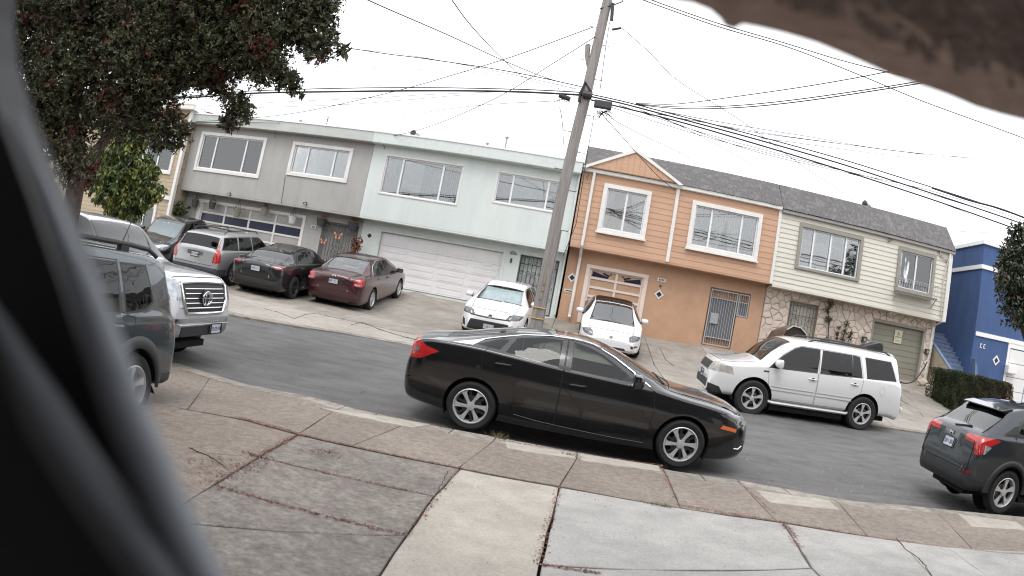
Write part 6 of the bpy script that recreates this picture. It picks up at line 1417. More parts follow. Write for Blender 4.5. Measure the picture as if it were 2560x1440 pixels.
# ---- silver pick-up behind it
TUN = kw(wagon(5.8, 1.94, 2.03, hood=1.22, ws=(.62, 1.30), rear=.2, nose=1.18, sill=.42, beltf=1.22, beltr=1.24, tailfat=.92, nosefat=.86, bump=.7), step=.08, R=.40, rim=.25, axles=(1.92, -1.80), tw=.26, paint=paint('silver_truck_paint', (.60, .61, .63), metal=.2, rough=.3), glass=M_gld, glass_f=glassmat('greenish_windscreen', (.4, .5, .48), ior=1.7), seats=[(.0, 0), (-.85, 1)], floor=.6, archgap=.09, lip=.04, lipmat=paint('silver_truck_paint', (.60, .61, .63)))
h = 2.9
TUN['top'] = [(-h, .7), (-h+.02, 1.22), (-h+.1, 1.27), (-1.45, 1.27), (-1.40, 1.30), (-1.30, 1.72), (-1.22, 1.86), (-.9, 1.92), (0, 1.94), (.58, 1.91), (.80, 1.86), (1.12, 1.62), (1.44, 1.41), (1.56, 1.375), (2.2, 1.35), (2.62, 1.32), (2.76, 1.25), (2.84, 1.15), (2.90, .90)]
TUN['belt'] = [(-h, .68), (-h+.05, 1.2), (-1.3, 1.21), (1.2, 1.26), (2.3, 1.26), (2.7, 1.18), (2.9, .80)]
TUN['bottom'] = [(-h, .62), (-h+.2, .48), (0, .44), (2.4, .44), (2.75, .40), (2.9, .46)]
TUN['hw'] = [(-h, .9), (-h+.1, .97), (-2, 1.0), (2.1, 1.0), (2.55, .97), (2.76, .91), (2.85, .84), (2.90, .76)]
TUN['rhw'] = [(-h, .9), (-1.45, .92), (-1.25, .74), (0, .73), (.62, .72), (1.30, .84), (2.4, .80), (2.9, .66)]
TUN['screens'] = {'windscreen': (.80, 1.42), 'rear_window': (-1.36, -1.24)}; TUN['keyx'] = [.80, 1.42, -1.36, -1.24]; TUN['cabin'] = (-1.2, 1.0)
TUN.update(side=[('rear_door_window', [(-1.0, 1.27), (-.22, 1.26), (-.22, 1.74), (-.95, 1.74)]), ('front_door_window', [(-.12, 1.26), (1.05, 1.25), (.78, 1.50), (.5, 1.70), (.38, 1.75), (-.12, 1.76)]), ('headlamp', [(2.42, 1.0), (2.9, .98), (2.9, 1.26), (2.5, 1.24)]), ('side_marker', [(2.45, .70), (2.52, .70), (2.52, .90), (2.45, .90)]), ('front_bumper', [(2.35, .44), (3.0, .40), (3.0, .70), (2.5, .70)])],
  doors=[('rear_door', [(-1.1, .50), (-.17, .50), (-.17, 1.80), (-1.0, 1.80)]), ('front_door', [(-.17, .50), (1.1, .50), (1.16, 1.22), (.82, 1.52), (.5, 1.76), (.35, 1.80), (-.16, 1.80)])],
  ends=[('F2headlamp', [(.66, .96), (1.0, .96), (1.0, 1.24), (.68, 1.24)]), ('F1grille', [(-.50, .80), (.50, .80), (.60, .98), (.62, 1.20), (-.62, 1.20), (-.60, .98)]), ('F1front_bumper', [(-1.0, .44), (1.0, .44), (1.0, .71), (-1.0, .71)]), ('F1bonnet_intake', [(-.45, 1.10), (.45, 1.10), (.42, 1.14), (-.42, 1.14)])],
  mats=dict(headlamp=M_clearl, grille=M_trim, front_bumper=M_chrome, side_marker=M_redd, bonnet_intake=M_trim, rear_window=M_gldd), handles=[(.0, 1.05), (-.95, 1.05)], mirror=(.92, 1.30), mirsize=1.4, plates=[(1, .34, .54, 0)])
tun = make_car('pickup_truck', TUN, 'silver pickup truck with chrome grille parked behind the slate SUV', 'truck')
sy, sx, sz = TUN['_fn']
gx = sx(0, 1.0, 1)
for k in range(5):
    z_ = .86+.068*k; MB().tube([(sx(y, z_, 1)+.008, y, z_) for y in (-.55, -.3, 0, .3, .55)], .0095, 6).build('grille_bar', M_chrome, tun)
MB().tube([(sx(y, z_, 1)+.02, y, z_) for y, z_ in [(-.52, .80), (-.61, .98), (-.63, 1.18), (-.62, 1.205), (-.3, 1.22), (0, 1.225), (.3, 1.22), (.62, 1.205), (.63, 1.18), (.61, .98), (.52, .80), (.48, .785), (0, .775), (-.48, .785)]], .024, 8, closed=True).build('grille_surround', M_chrome, tun, smooth=True)
em = MB(); em.tube([(gx+.05, .13*math.cos(t), 1.0+.10*math.sin(t)) for t in [k*math.pi/8 for k in range(16)]], .012, 6, closed=True).tube([(gx+.05, .06*math.cos(t), 1.0+.10*math.sin(t)) for t in [k*math.pi/8 for k in range(16)]], .010, 6, closed=True).tube([(gx+.05, .13*math.cos(t), 1.035+.035*math.sin(t)) for t in [k*math.pi/8 for k in range(16)]], .010, 6, closed=True)
MB().lathe([(.12, 0), (.12, .03), (0, .035)], (gx+.01, 0, 1.0), 'x', 20).build('emblem_base', M_trim, tun); em.build('emblem', M_chrome, tun)
for o_ in tun.children:
    if o_.name.startswith('licence_plate'): o_.location.x += .035
for y in (-1, 1): MB().add([(sx(y*.8, z_, 1)+.01, y*a, z_) for a, z_ in [(.64, .74), (.96, .74), (.97, .72), (.62, .72)]], [(0, 1, 2, 3)]).build('bumper_chrome', M_chrome, tun, fix=False)
MB().box(sx(0, .52, 1)-.02, sx(0, .52, 1)+.015, -.60, .60, .44, .585).build('lower_intake', M_trim, tun, bevel=.01); MB().tube([(sx(0, .60, 1)+.03, y, .615) for y in (-.7, 0, .7)], .014, 6).build('lower_bar', mat('steel_tube', (.5, .5, .52), .3, metal=.9), tun)
# ---- grey car behind the white SUV
GRY = kw(sedan(4.55, 1.45, 1.78, hood=.98, deck=1.06, ws=(.5, 1.38), rw=(-1.7, -1.0)), R=.315, rim=.21, axles=(1.36, -1.3), paint=paint('brown_grey_paint', (.11, .10, .095), metal=.5, rough=.35), glass=M_gld, glass_f=glassmat('clear_windscreen', (.85, .9, .9), ior=1.4), seats=[(.02, 0), (-.9, 1)], sunshade=(1.12, .6, .93, 1.2),
  side=[('rear_door_window', [(-1.05, 1.01), (-.30, .98), (-.30, 1.33), (-.7, 1.32), (-1.0, 1.22)]), ('front_door_window', [(-.20, .975), (1.0, .93), (.66, 1.14), (.4, 1.27), (.15, 1.33), (-.20, 1.335)])],
  doors=[], ends=[('F2headlamp', [(.5, .62), (.95, .62), (.95, .78), (.5, .74)])], mats=dict(headlamp=M_clearl), handles=[(-.1, .86)], mirror=(.85, .96), plates=[])
gry = make_car('grey_sedan', GRY, 'brown grey sedan mostly hidden behind the white SUV before the stone wall', 'car')
park(bk, BK, -14.75, 20.6, -80, zfar)
put(hrv, 7.98, 8.66, zroad(7.7, 8.6)+.14, 0, 0, 2.5)
park(jep, JEP, -4.82, 3.86, -90, znear, -.09)
put(tun, -8.25, 8.66, zroad(-7, 8.6)+.10, 0, 0, 2.0)
park(gry, GRY, 8.75, 20.4, -90, zfar)
# ------------------------------------------------------------------ trees, hedge and plants
def at_r(px, py, Y, rpx):
    p = at(px, py, Y); d = (p-Vector((0, 0, CAMZ))).length; return p, rpx/(LF*1280)*d
def leafmesh(name, P, A, B, mats, mi, parent, kind='stuff'):
    """many leaf-shaped faces: P base points, A half length vectors, B half width vectors"""
    n = len(P); v = np.empty((n, 4, 3)); v[:, 0] = P-A; v[:, 1] = P+B-A*.1; v[:, 2] = P+A; v[:, 3] = P-B-A*.1
    me = bpy.data.meshes.new(name); me.vertices.add(n*4); me.vertices.foreach_set('co', v.ravel()); me.loops.add(n*4)
    me.loops.foreach_set('vertex_index', np.arange(n*4)); me.polygons.add(n); me.polygons.foreach_set('loop_start', np.arange(0, n*4, 4))
    for m_ in mats: me.materials.append(m_)
    me.polygons.foreach_set('material_index', mi); me.update(calc_edges=True)
    o = bpy.data.objects.new(name, me); C.objects.link(o)
    if kind: o['kind'] = kind
    if parent: attach(o, parent)
    return o
def unit(a): return a/np.maximum(np.linalg.norm(a, axis=1, keepdims=True), 1e-9)
def foliage(name, blobs, nspr, per, L, Wd, sp, mats, weights, parent, seed=1, shell=.45, droop=0, clumps=None, flat=1.0):
    g = np.random.default_rng(seed); c = np.array([b[0][:] for b in blobs]); r = np.array([b[1] for b in blobs]); pr = r**2; pr /= pr.sum()
    k = g.choice(len(blobs), nspr, p=pr); d = unit(g.normal(size=(nspr, 3))); rad = shell+(1-shell)*g.random(nspr)**.7
    # lumpy outline
    lump = 1+.16*np.sin(d[:, 0]*7+k)*np.sin(d[:, 1]*6+2*k)*np.sin(d[:, 2]*8+3*k)
    pos = c[k]+d*(r[k]*rad*lump)[:, None]*np.array([1, 1, flat]); ax = unit(d+g.normal(size=(nspr, 3))*.7+np.array([0, 0, .25-droop]))
    P = np.repeat(pos, per, 0); AX = np.repeat(ax, per, 0); n = len(P); t = g.uniform(-1, 1, n); out = unit(np.cross(AX, g.normal(size=(n, 3))))
    A = unit(out+AX*.6+np.array([0, 0, -droop]))*(L*g.uniform(.7, 1.2, n))[:, None]; P = P+AX*(t*sp)[:, None]+A*.7
    B = unit(np.cross(A, g.normal(size=(n, 3))))*(Wd*g.uniform(.8, 1.2, n))[:, None]
    mi = g.choice(len(mats), nspr, p=weights)
    if clumps is not None: mi = clumps(pos, mi, g)
    return leafmesh(name, P, A, B, mats, np.repeat(mi, per).astype(np.int32), parent)
M_bd = mat('dark_evergreen_leaf', (.058, .070, .030), .6, var=.3, scale=3)
M_bm = mat('brown_green_leaf', (.125, .122, .056), .6, var=.3, scale=3)
M_br = mat('russet_leaf', (.105, .070, .045), .7, var=.3, scale=3)
M_bl = mat('light_green_leaf', (.14, .16, .075), .6, var=.3, scale=3)
M_bf = mat('red_brush_flower', (.19, .035, .030), .8, var=.3, scale=6)
M_bark = mat('brown_bark', (.085, .060, .048), .95, var=.4, scale=14, streak=(3, 3, .6), bump=1, bscale=40)
TY = 7.2
tr = world_empty('bottlebrush_tree', (-6.9, 6.75, .0), 'large dark evergreen street tree with red brush flowers overhanging the slate SUV', 'tree')
BB = [(60, 60, 150, 6.6), (220, 30, 150, 7.0), (380, 30, 150, 7.4), (530, 10, 150, 7.8), (690, 0, 125, 8.2), (770, 60, 75, 8.3), (800, 115, 52, 8.3), (812, 20, 42, 8.3), (640, 100, 110, 8), (500, 120, 120, 7.8), (340, 150, 140, 7.3), (180, 190, 140, 7), (90, 270, 110, 6.8), (400, 215, 80, 7.6), (545, 175, 65, 8), (660, 165, 60, 8.1), (715, 195, 36, 8.2), (735, 222, 22, 8.2), (590, 262, 36, 8), (612, 285, 22, 8), (575, 310, 24, 8), (565, 235, 25, 8), (150, 340, 95, 6.9), (280, 280, 85, 7.2), (360, 300, 50, 7.5), (425, 300, 36, 7.6), (458, 330, 24, 7.6), (440, 365, 22, 7.6), (195, 420, 60, 6.9), (400, 345, 34, 7.5), (855, 125, 14, 8.3), (300, -130, 190, 7.2), (600, -130, 190, 7.8), (0, -60, 200, 6.6), (-60, 200, 160, 6.4)]
blobs = [at_r(*b[:2], b[3], b[2]) for b in BB]
def redclump(pos, mi, g):
    h = np.sin(pos[:, 0]*5.1+1)*np.sin(pos[:, 2]*5.7+2)*np.sin(pos[:, 1]*4.3); left = pos[:, 0] < -4.2
    sel = (h > .45) & (g.random(len(pos)) < np.where(left, .5, .16)); mi = mi.copy(); mi[sel] = 4; return mi
foliage('crown', blobs, 32000, 10, .034, .0115, .075, [M_bd, M_bm, M_br, M_bl, M_bf], [.36, .33, .15, .16, 0], tr, 3, shell=.35, clumps=redclump)
foliage('inner_crown', [(b[0], b[1]*.72) for b in blobs], 3200, 5, .085, .035, .12, [M_bd, M_br], [.75, .25], tr, 4, shell=.1)
def PT(px, py, Y): return at(px, py, Y)
base = Vector((-6.9, 6.75, -.1)); fk = PT(195, 440, 6.9)
MB().tube([base, (base+fk)/2+Vector((.06, 0, 0)), fk, PT(170, 340, 6.9)], [.20, .16, .14, .12], 12).build('trunk', M_bark, tr, smooth=True)
for q in ([(195, 440, 6.9), (300, 300, 7.2), (420, 200, 7.6), (560, 130, 8), (720, 80, 8.3)], [(175, 370, 6.9), (200, 220, 7), (300, 90, 7.3), (380, 0, 7.5)], [(195, 440, 6.9), (90, 320, 6.7), (40, 200, 6.5)], [(420, 200, 7.6), (520, 210, 8), (585, 250, 8), (580, 300, 8)], [(300, 300, 7.2), (380, 320, 7.5), (440, 340, 7.6)], [(560, 130, 8), (660, 160, 8.1), (725, 200, 8.2)]):
    n = len(q); MB().tube([PT(*p) for p in q], [.085-.065*i/(n-1) for i in range(n)], 8).build('limb', M_bark, tr, smooth=True)
# yellow-green small tree across the road
M_y1 = mat('yellow_green_leaf', (.25, .27, .06), .55, var=.3, scale=5); M_y2 = mat('mid_green_leaf', (.085, .125, .030), .55, var=.3, scale=5); M_y3 = mat('deep_green_leaf', (.035, .06, .020), .6, var=.3)
t2 = world_empty('small_street_tree', tuple(at(315, 600, 14.6).xy)+(.25,), 'small yellow green leafy tree in front of the beige house', 'tree')
BB = [(300, 385, 60, 14.6), (345, 345, 36, 14.8), (262, 395, 40, 14.5), (350, 430, 52, 14.8), (285, 460, 62, 14.4), (360, 480, 42, 14.8), (235, 440, 35, 14.4), (330, 510, 40, 14.6), (395, 480, 20, 14.9), (290, 520, 28, 14.5)]
foliage('crown', [at_r(*b[:2], b[3], b[2]) for b in BB], 2600, 7, .085, .026, .12, [M_y1, M_y2, M_y3], [.38, .38, .24], t2, 7, shell=.3, droop=.9)
MB().tube([tuple(t2.location), at(305, 500, 14.6), at(300, 420, 14.6), at(330, 360, 14.8)], [.09, .07, .05, .02], 8).build('trunk', M_bark, t2, smooth=True)
MB().tube([at(305, 500, 14.6), at(350, 450, 14.8), at(375, 430, 14.9)], [.04, .03, .015], 6).build('limb', M_bark, t2)
# magnolia at the right edge
M_m1 = mat('glossy_magnolia_leaf', (.030, .045, .020), .32, var=.3, scale=4); M_m2 = mat('olive_magnolia_leaf', (.07, .085, .045), .35, var=.3, scale=4); M_m3 = mat('brown_leaf_underside', (.12, .085, .055), .7, var=.3, scale=4)
t3 = world_empty('magnolia_tree', tuple(at(2585, 1010, 14.9).xy)+(.2,), 'large-leaved dark magnolia tree in front of the blue house', 'tree')
BB = [(2545, 600, 40, 14.7), (2530, 650, 46, 14.6), (2560, 700, 75, 14.7), (2515, 700, 36, 14.5), (2540, 765, 46, 14.6), (2600, 640, 80, 14.9), (2620, 760, 80, 14.9), (2555, 800, 26, 14.6), (2545, 575, 14, 14.6), (2680, 560, 90, 15)]
blobs = [at_r(*b[:2], b[3], b[2]) for b in BB]
foliage('crown', blobs, 2600, 6, .085, .030, .12, [M_m1, M_m2, M_m3], [.62, .26, .12], t3, 9, shell=.25, droop=.25)
lm = MB().add([(-.075, 0, 0), (-.03, .026, .006), (.03, .028, .006), (.08, 0, -.004), (.03, -.028, .006), (-.03, -.026, .006), (0, 0, -.004)], [(0, 1, 6), (1, 2, 6), (2, 3, 6), (3, 4, 6), (4, 5, 6), (5, 0, 6)])
l0 = lm.build('leaf', M_m1, t3, smooth='all', fix=False); g_ = random.Random(4)
variants = [l0]
for mm in (M_m2, M_m3):
    c = l0.copy(); c.data = l0.data.copy(); c.data.materials.clear(); c.data.materials.append(mm); C.objects.link(c); variants.append(c)
inv = Matrix.Translation(-Vector(t3.location))
for i in range(270):
    o = variants[i] if i < 3 else variants[0 if g_.random() < .6 else (1 if g_.random() < .7 else 2)].copy()
    if i >= 3: C.objects.link(o)
    o.parent = t3; b = blobs[g_.choice([0, 1, 2, 2, 3, 4, 4, 5, 7, 8])]
    d = Vector((g_.gauss(-.25, 1), -abs(g_.gauss(0, 1))-.2, g_.gauss(0, 1))).normalized(); p = b[0]+d*b[1]*g_.uniform(.85, 1.08)
    o.matrix_parent_inverse = inv; o.location = p; o.rotation_euler = (g_.uniform(-1, 1), g_.uniform(.1, 1.3), g_.uniform(0, 6.28)); s_ = g_.uniform(.7, 1.15); o.scale = (s_, s_, s_)
MB().tube([tuple(t3.location), at(2575, 880, 14.9), at(2545, 790, 14.8), at(2560, 700, 14.8), at(2600, 620, 14.9)], [.11, .09, .07, .05, .03], 8).build('trunk', M_bark, t3, smooth=True)
MB().tube([at(2545, 790, 14.8), at(2520, 730, 14.7), at(2530, 660, 14.7)], [.035, .025, .015], 6).build('limb', M_bark, t3)
# clipped hedge before the blue house
M_h1 = mat('hedge_green', (.045, .062, .022), .8, var=.3, scale=6); M_h2 = mat('hedge_brown', (.085, .062, .036), .8, var=.3, scale=6); M_h3 = mat('hedge_russet', (.13, .072, .045), .8, var=.3, scale=6)
HX0, HX1, HY0, HY1 = 13.05, 15.9, 19.3, 21.5
hz = zfar(14.5, 20); hd = world_empty('hedge', ((HX0+HX1)/2, (HY0+HY1)/2, hz-.1), 'clipped box-shaped hedge turning from green to russet before the blue house', 'hedge')
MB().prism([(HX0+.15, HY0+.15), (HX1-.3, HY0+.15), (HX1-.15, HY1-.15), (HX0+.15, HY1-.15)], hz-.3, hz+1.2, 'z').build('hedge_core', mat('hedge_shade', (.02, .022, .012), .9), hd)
g = np.random.default_rng(5); n = 30000; u = g.random((n, 3)); f = g.integers(0, 4, n)
X = HX0+(HX1-HX0)*u[:, 0]; Yv = HY0+(HY1-HY0)*u[:, 1]; Z = u[:, 2]*1.4
X = np.where(f == 0, HX0+.14*g.random(n), X); Yv = np.where(f == 1, HY0+.16*g.random(n), Yv); Z = np.where(f == 2, 1.4-.14*g.random(n), Z); X = np.where(f == 3, HX1-.14*g.random(n), X)
X = X+.05*np.sin(Yv*9)+.05*np.sin(Z*8); Yv = Yv+.06*np.sin(X*8+Z*6); Z = Z*(1-.10*(X-HX0)/(HX1-HX0))+.04*np.sin(X*7+Yv*5)
P = np.stack([X, Yv, hz-.12+Z], 1); A = unit(g.normal(size=(n, 3)))*.030*g.uniform(.7, 1.3, n)[:, None]; B = unit(np.cross(A, g.normal(size=(n, 3))))*.014
tt = (X-HX0)/(HX1-HX0)+g.normal(size=n)*.22-.25*(Z > .95); mi = np.where(tt < .35, 0, np.where(tt < .7, 1, 2)); mi = np.where(g.random(n) < .25, 0, mi)
leafmesh('hedge_leaves', P, A, B, [M_h1, M_h2, M_h3], mi.astype(np.int32), hd)
def plant(name, label, cat, pts, Y, mats, weights, n=120, L=.06, r=26, seed=1, stem=True, group=None):
    ps = [at(x, y, Y) for x, y in pts]; o = world_empty(name, (ps[0].x, Y, ps[0].z), label, cat, group)
    if stem and len(ps) > 1: MB().tube(ps, [.03-.02*i/(len(ps)-1) for i in range(len(ps))], 6).build('stem', M_bark, o)
    foliage('foliage', [(p, r/(LF*1280)*Y*1.2) for p in ps], n, 5, L, L*.35, .05, mats, weights, o, seed, shell=.1); return o
WG = [M_h1, M_y2, M_h2]; ww = [.5, .2, .3]
plant('espalier_plant', 'tallest twisted dark plant climbing the stone wall', 'plant', [(2088, 893), (2070, 850), (2072, 800), (2070, 775), (2077, 758)], YG-.22, WG, ww, 110, .05, 8, 2, group='twisted plants on the stone wall')
plant('espalier_plant', 'small thin plant between the tallest and the forked plant on the stone wall', 'plant', [(2092, 850), (2094, 835), (2096, 818)], YG-.22, WG, ww, 30, .045, 5, 3, group='twisted plants on the stone wall')
plant('espalier_plant', 'forked plant on the stone wall left of the wall box', 'plant', [(2108, 880), (2106, 850), (2112, 830), (2116, 812)], YG-.22, WG, ww, 60, .045, 7, 4, group='twisted plants on the stone wall')
plant('espalier_plant', 'rightmost twisted plant on the stone wall', 'plant', [(2128, 880), (2118, 860), (2124, 845), (2128, 835)], YG-.22, WG, ww, 50, .045, 7, 5, group='twisted plants on the stone wall')
plant('shrub', 'round dark bush at the foot of the stone wall', 'bush', [(1928, 866)], YG-.5, [M_h1, M_m1, M_h2], ww, 260, .05, 17, 6, stem=False)
plant('shrub', 'low straggly plant at the corner of orange and stone walls', 'bush', [(1900, 880), (1915, 884)], YG-.4, [M_h1, M_h2, M_h3], ww, 50, .05, 9, 7)
plant('corner_shrub', 'leafy shrub in the corner between beige and grey house', 'bush', [(448, 560), (445, 540), (452, 522)], YG-.6, [M_y2, M_h1, M_h2], [.4, .4, .2], 330, .07, 19, 8)
plant('potted_plant', 'coral and green plant at the right of the iron gate', 'plant', [(882, 640), (890, 622), (893, 605)], YG-.5, [M_flower, M_h1, M_h2], [.35, .4, .25], 170, .05, 13, 9)
# ------------------------------------------------------------------ litter
def flecks(name, label, cat, pts, size, mats, fz, seed, dz=.006):
    g_ = random.Random(seed); mb = MB()
    for (x, y) in pts:
        a = g_.uniform(0, 3.14); s_ = size*g_.uniform(.5, 1.4); z = fz(x, y)+dz; c_, s2 = math.cos(a)*s_, math.sin(a)*s_; h = g_.uniform(0, .006)
        mb.add([(x-c_, y-s2, z), (x+s2*.4, y-c_*.4, z+h), (x+c_, y+s2, z+.002), (x-s2*.4, y+c_*.4, z)], [(0, 1, 2, 3)], g_.randrange(len(mats)))
    o = mb.build(name, mats, kind='stuff', fix=False); return tag(o, label, cat)
g_ = random.Random(21); pts = []
def along(a, b, n, sp, pw=1):
    a, b = Vector(a), Vector(b)
    for _ in range(n):
        p = a+(b-a)*g_.random(); pts.append((p.x+g_.gauss(0, sp), p.y+g_.gauss(0, sp)))
P2 = lambda px, py: hit(px, py, znear, .8).xy
for a, b, n, sp in [((590, 1045), (745, 1085), 420, .03), ((745, 1085), (1150, 1170), 380, .015), ((745, 1088), (640, 1142), 220, .025), ((655, 1140), (520, 1215), 420, .07), ((560, 1150), (470, 1180), 160, .10), ((640, 1142), (1085, 1240), 260, .012), ((540, 1215), (1015, 1340), 420, .014), ((1150, 1173), (1015, 1340), 200, .015), ((1398, 1218), (1345, 1412), 260, .02), ((1345, 1412), (1500, 1436), 160, .01), ((1650, 1163), (1694, 1257), 160, .015), ((1838, 1195), (1940, 1290), 140, .015), ((1690, 1262), (1960, 1306), 260, .02), ((1958, 1308), (2000, 1370), 240, .03), ((1237, 1100), (1660, 1165), 420, .02), ((880, 1020), (1110, 1068), 200, .03), ((450, 925), (860, 1015), 320, .03), ((770, 1125), (850, 1140), 160, .07), ((1960, 1306), (2300, 1360), 150, .02), ((1850, 1200), (2260, 1268), 200, .03)]:
    along(P2(*a), P2(*b), n, sp)
M_l1 = mat('red_litter', (.36, .085, .06), .9, var=.3, scale=20); M_l2 = mat('brown_litter', (.16, .10, .075), .9, var=.3, scale=20); M_l3 = mat('pinkish_litter', (.30, .14, .11), .9)
flecks('red_leaf_litter', 'fallen red brush flowers gathered in the near pavement joints', 'leaf litter', pts, .010, [M_l1, M_l2, M_l3, M_l2], znear, 3)
pts2 = [(g_.uniform(-6, 6), g_.uniform(2.2, 7.4)) for _ in range(900)]
flecks('scattered_litter', 'tiny pale and dark specks scattered over the near concrete', 'leaf litter', [p for p in pts2 if p[1] < nearcurb(p[0])-.05], .007, [M_l2, mat('pale_speck', (.5, .46, .4), .9), M_l3, M_l2], znear, 5)
pts3 = [(g_.uniform(-9, 12), g_.uniform(8.2, 14)) for _ in range(420)]+[(g_.gauss(4.5, 1.6), g_.gauss(9.2, .8)) for _ in range(160)]+[(g_.gauss(-3.6, 1.2), g_.gauss(9.2, .8)) for _ in range(90)]
flecks('road_litter', 'pale petals and bits of leaf strewn over the asphalt road', 'leaf litter', [p for p in pts3 if p[1] > nearcurb(p[0])+.1], .016, [mat('pale_speck', (.5, .46, .4), .9), M_l2, mat('dark_speck', (.03, .03, .03), .9)], zroad, 6)
pts4 = [(g_.uniform(-10, 12), farcurb(0)-.05+g_.gauss(0, .05)) for _ in range(10)]; pts4 = []
for _ in range(900):
    x = g_.uniform(-9, 13); pts4.append((x, farcurb(x)-abs(g_.gauss(0, .07))))
for _ in range(700):
    x = g_.uniform(-6.5, 2); pts4.append((x, 16.15+g_.gauss(0, .03)))
flecks('gutter_litter', 'brown leaf litter along the far kerb and pavement joint', 'leaf litter', pts4, .022, [M_l2, mat('dark_speck', (.03, .03, .03), .9), mat('tan_litter', (.2, .15, .1), .9)], lambda x, y: (zroad(x, y) if y < farcurb(x) else zfl(x, y)), 8, dz=.01)
# weeds at the kerb
def weed(px, py, label, n=40, L=.05):
    p = hit(px, py, znear, 2); o = world_empty('weed', tuple(p), label, 'weed'); rr = random.Random(px); mb = MB()
    for _ in range(n):
        a = rr.uniform(0, 6.28); l = rr.uniform(.5, 1)*L; b = Vector((p.x+rr.gauss(0, .06), p.y+rr.gauss(0, .02), p.z)); d = Vector((math.cos(a)*l, math.sin(a)*l, l*rr.uniform(.5, 1.2)))
        mb.add([b+Vector((-.003, 0, 0)), b+Vector((.003, 0, 0)), b+d], [(0, 1, 2)])
    mb.build('blades', mat('dry_grass', (.16, .13, .07), .9, var=.3, scale=20), o, kind='stuff', fix=False)
weed(1245, 1095, 'dry grass tuft at the kerb behind the rear wheel of the black sedan', 70, .10); weed(640, 1142, 'green moss tuft at the slab corner lower left', 60, .04); weed(1650, 1265, 'dark weed in the joint below the front wheel of the black sedan', 50, .04); weed(1420, 1138, 'small dry weed at the kerb joint below the black sedan doors', 40, .05)
# ------------------------------------------------------------------ utility pole and wires
M_wood2 = mat('weathered_pole_wood', (.33, .305, .29), .9, col2=(.20, .18, .17), scale=5, streak=(9, 9, .35), bump=.8, bscale=60)
M_strap = mat('yellow_strap', (.52, .35, .13), .7, var=.1)
PY = 15.6; pb = Vector((-.97, PY, .15)); pt_ = at(1531, -140, PY)
pole = world_empty('utility_pole', tuple(pb), 'tall leaning weathered wooden utility pole standing at the far kerb before the mint house', 'utility pole')
pa = [pb, at(1362, 700, PY), at(1402, 500, PY), at(1437, 350, PY), at(1468, 225, PY), at(1494, 110, PY), at(1519, 0, PY), pt_]
pa[0].x = pa[1].x-.02
MB().tube(pa, [.150, .142, .137, .133, .130, .126, .122, .115], 18).build('shaft', M_wood2, pole, smooth=True)
def polex(z):
    for a, b in zip(pa, pa[1:]):
        if a.z <= z <= b.z: return a.x+(b.x-a.x)*(z-a.z)/(b.z-a.z)
    return pa[-1].x
for i in range(12):
    z = 3.4+.48*i; s = -1 if i % 2 else 1; x = polex(z); MB().tube([(x+s*.12, PY, z), (x+s*.30, PY, z), (x+s*.31, PY, z+.03)], .010, 5).build('step_bolt', M_iron, pole)
for px, py in [(1345, 768), (1342, 795)]:
    z = at(px, py, PY-.1).z; MB().tube([(polex(z)+.157*math.cos(t), PY+.157*math.sin(t), z+.01*math.sin(t)) for t in [k*math.pi/10 for k in range(20)]], .016, 6, closed=True).build('yellow_band', M_strap, pole)
for px, py, h in [(1361, 700, .22), (1357, 722, .10), (1350, 745, .06)]:
    p = at(px, py, PY-.15); MB().box(p.x-.02, p.x+.025, PY-.165, PY-.14, p.z-h/2, p.z+h/2).build('metal_tag', mat('brass_tag', (.5, .42, .28), .4, metal=.6), pole)
MB().tube([at(1471, 165, PY), at(1468, 140, PY), at(1470, 112, PY)], [.05, .06, .07], 8).build('stub_branch', M_wood2, pole)
MB().tube([at(1478, 230, PY-.13), at(1463, 205, PY-.13), at(1450, 235, PY-.16), at(1448, 255, PY-.15)], .035, 8).build('cable_loop', M_cable, pole)
MB().box(*[c for c in (lambda a, b: (a.x, b.x, PY-.30, PY-.16, b.z, a.z))(at(1487, 250, PY-.2), at(1528, 276, PY-.2))]).build('splice_box', M_iron, pole, bevel=.02)
MB().tube([at(1398, 238, PY-.1), at(1425, 248, PY-.1)], .06, 10).build('splice_closure', M_cable, pole); MB().tube([at(1458, 235, PY-.16), at(1480, 240, PY-.16)], .10, 10).build('cable_clamp', M_iron, pole)
MB().tube([at(1532, 8, PY-.1), at(1529, 52, PY-.1)], [.05, .045], 10).build('insulator', M_iron, pole); MB().tube([at(1500, 22, PY-.1), at(1535, 12, PY-.1), at(1556, 4, PY-.1), at(1562, -20, PY-.1)], .018, 6).build('upper_bracket', M_iron, pole)
MB().tube([at(1530, 74, PY), at(1553, 70, PY)], .035, 8).build('drop_clamp', M_iron, pole)
rr = random.Random(5)
for k in range(16):
    a = at(1490+rr.uniform(0, 38), 276, PY-.2); b = at(1485+rr.uniform(0, 50), 285+rr.uniform(0, 16), PY-.2); MB().tube([a, (a+b)/2+Vector((rr.uniform(-.06, .06), 0, 0)), b], .007, 4).build('loose_lead', M_cable, pole)
for k in range(8):
    a = at(1395+rr.uniform(0, 40), 247, PY-.1); b = at(1375+rr.uniform(0, 50), 255+rr.uniform(0, 14), PY-.1); MB().tube([a, (a+b)/2+Vector((rr.uniform(-.05, .05), 0, 0)), b], .006, 4).build('loose_lead', M_cable, pole)
for k in range(10):
    a = at(1380+rr.uniform(-70, 70), 222+rr.uniform(0, 4), PY); MB().tube([a, a+Vector((.02, 0, .05)), a+Vector((.05, 0, 0))], .007, 4).build('wire_tie', M_cable, pole)
MB().tube([at(1524, 55, PY-.05), at(1514, 120, PY-.05), at(1500, 225, PY-.1)], .010, 5).build('riser_wire', M_cable, pole); MB().tube([at(1486, 282, PY-.1), at(1478, 330, PY-.05), at(1470, 372, PY), at(1440, 560, PY), at(1408, 640, PY-.1)], .009, 5).build('riser_wire', M_cable, pole)
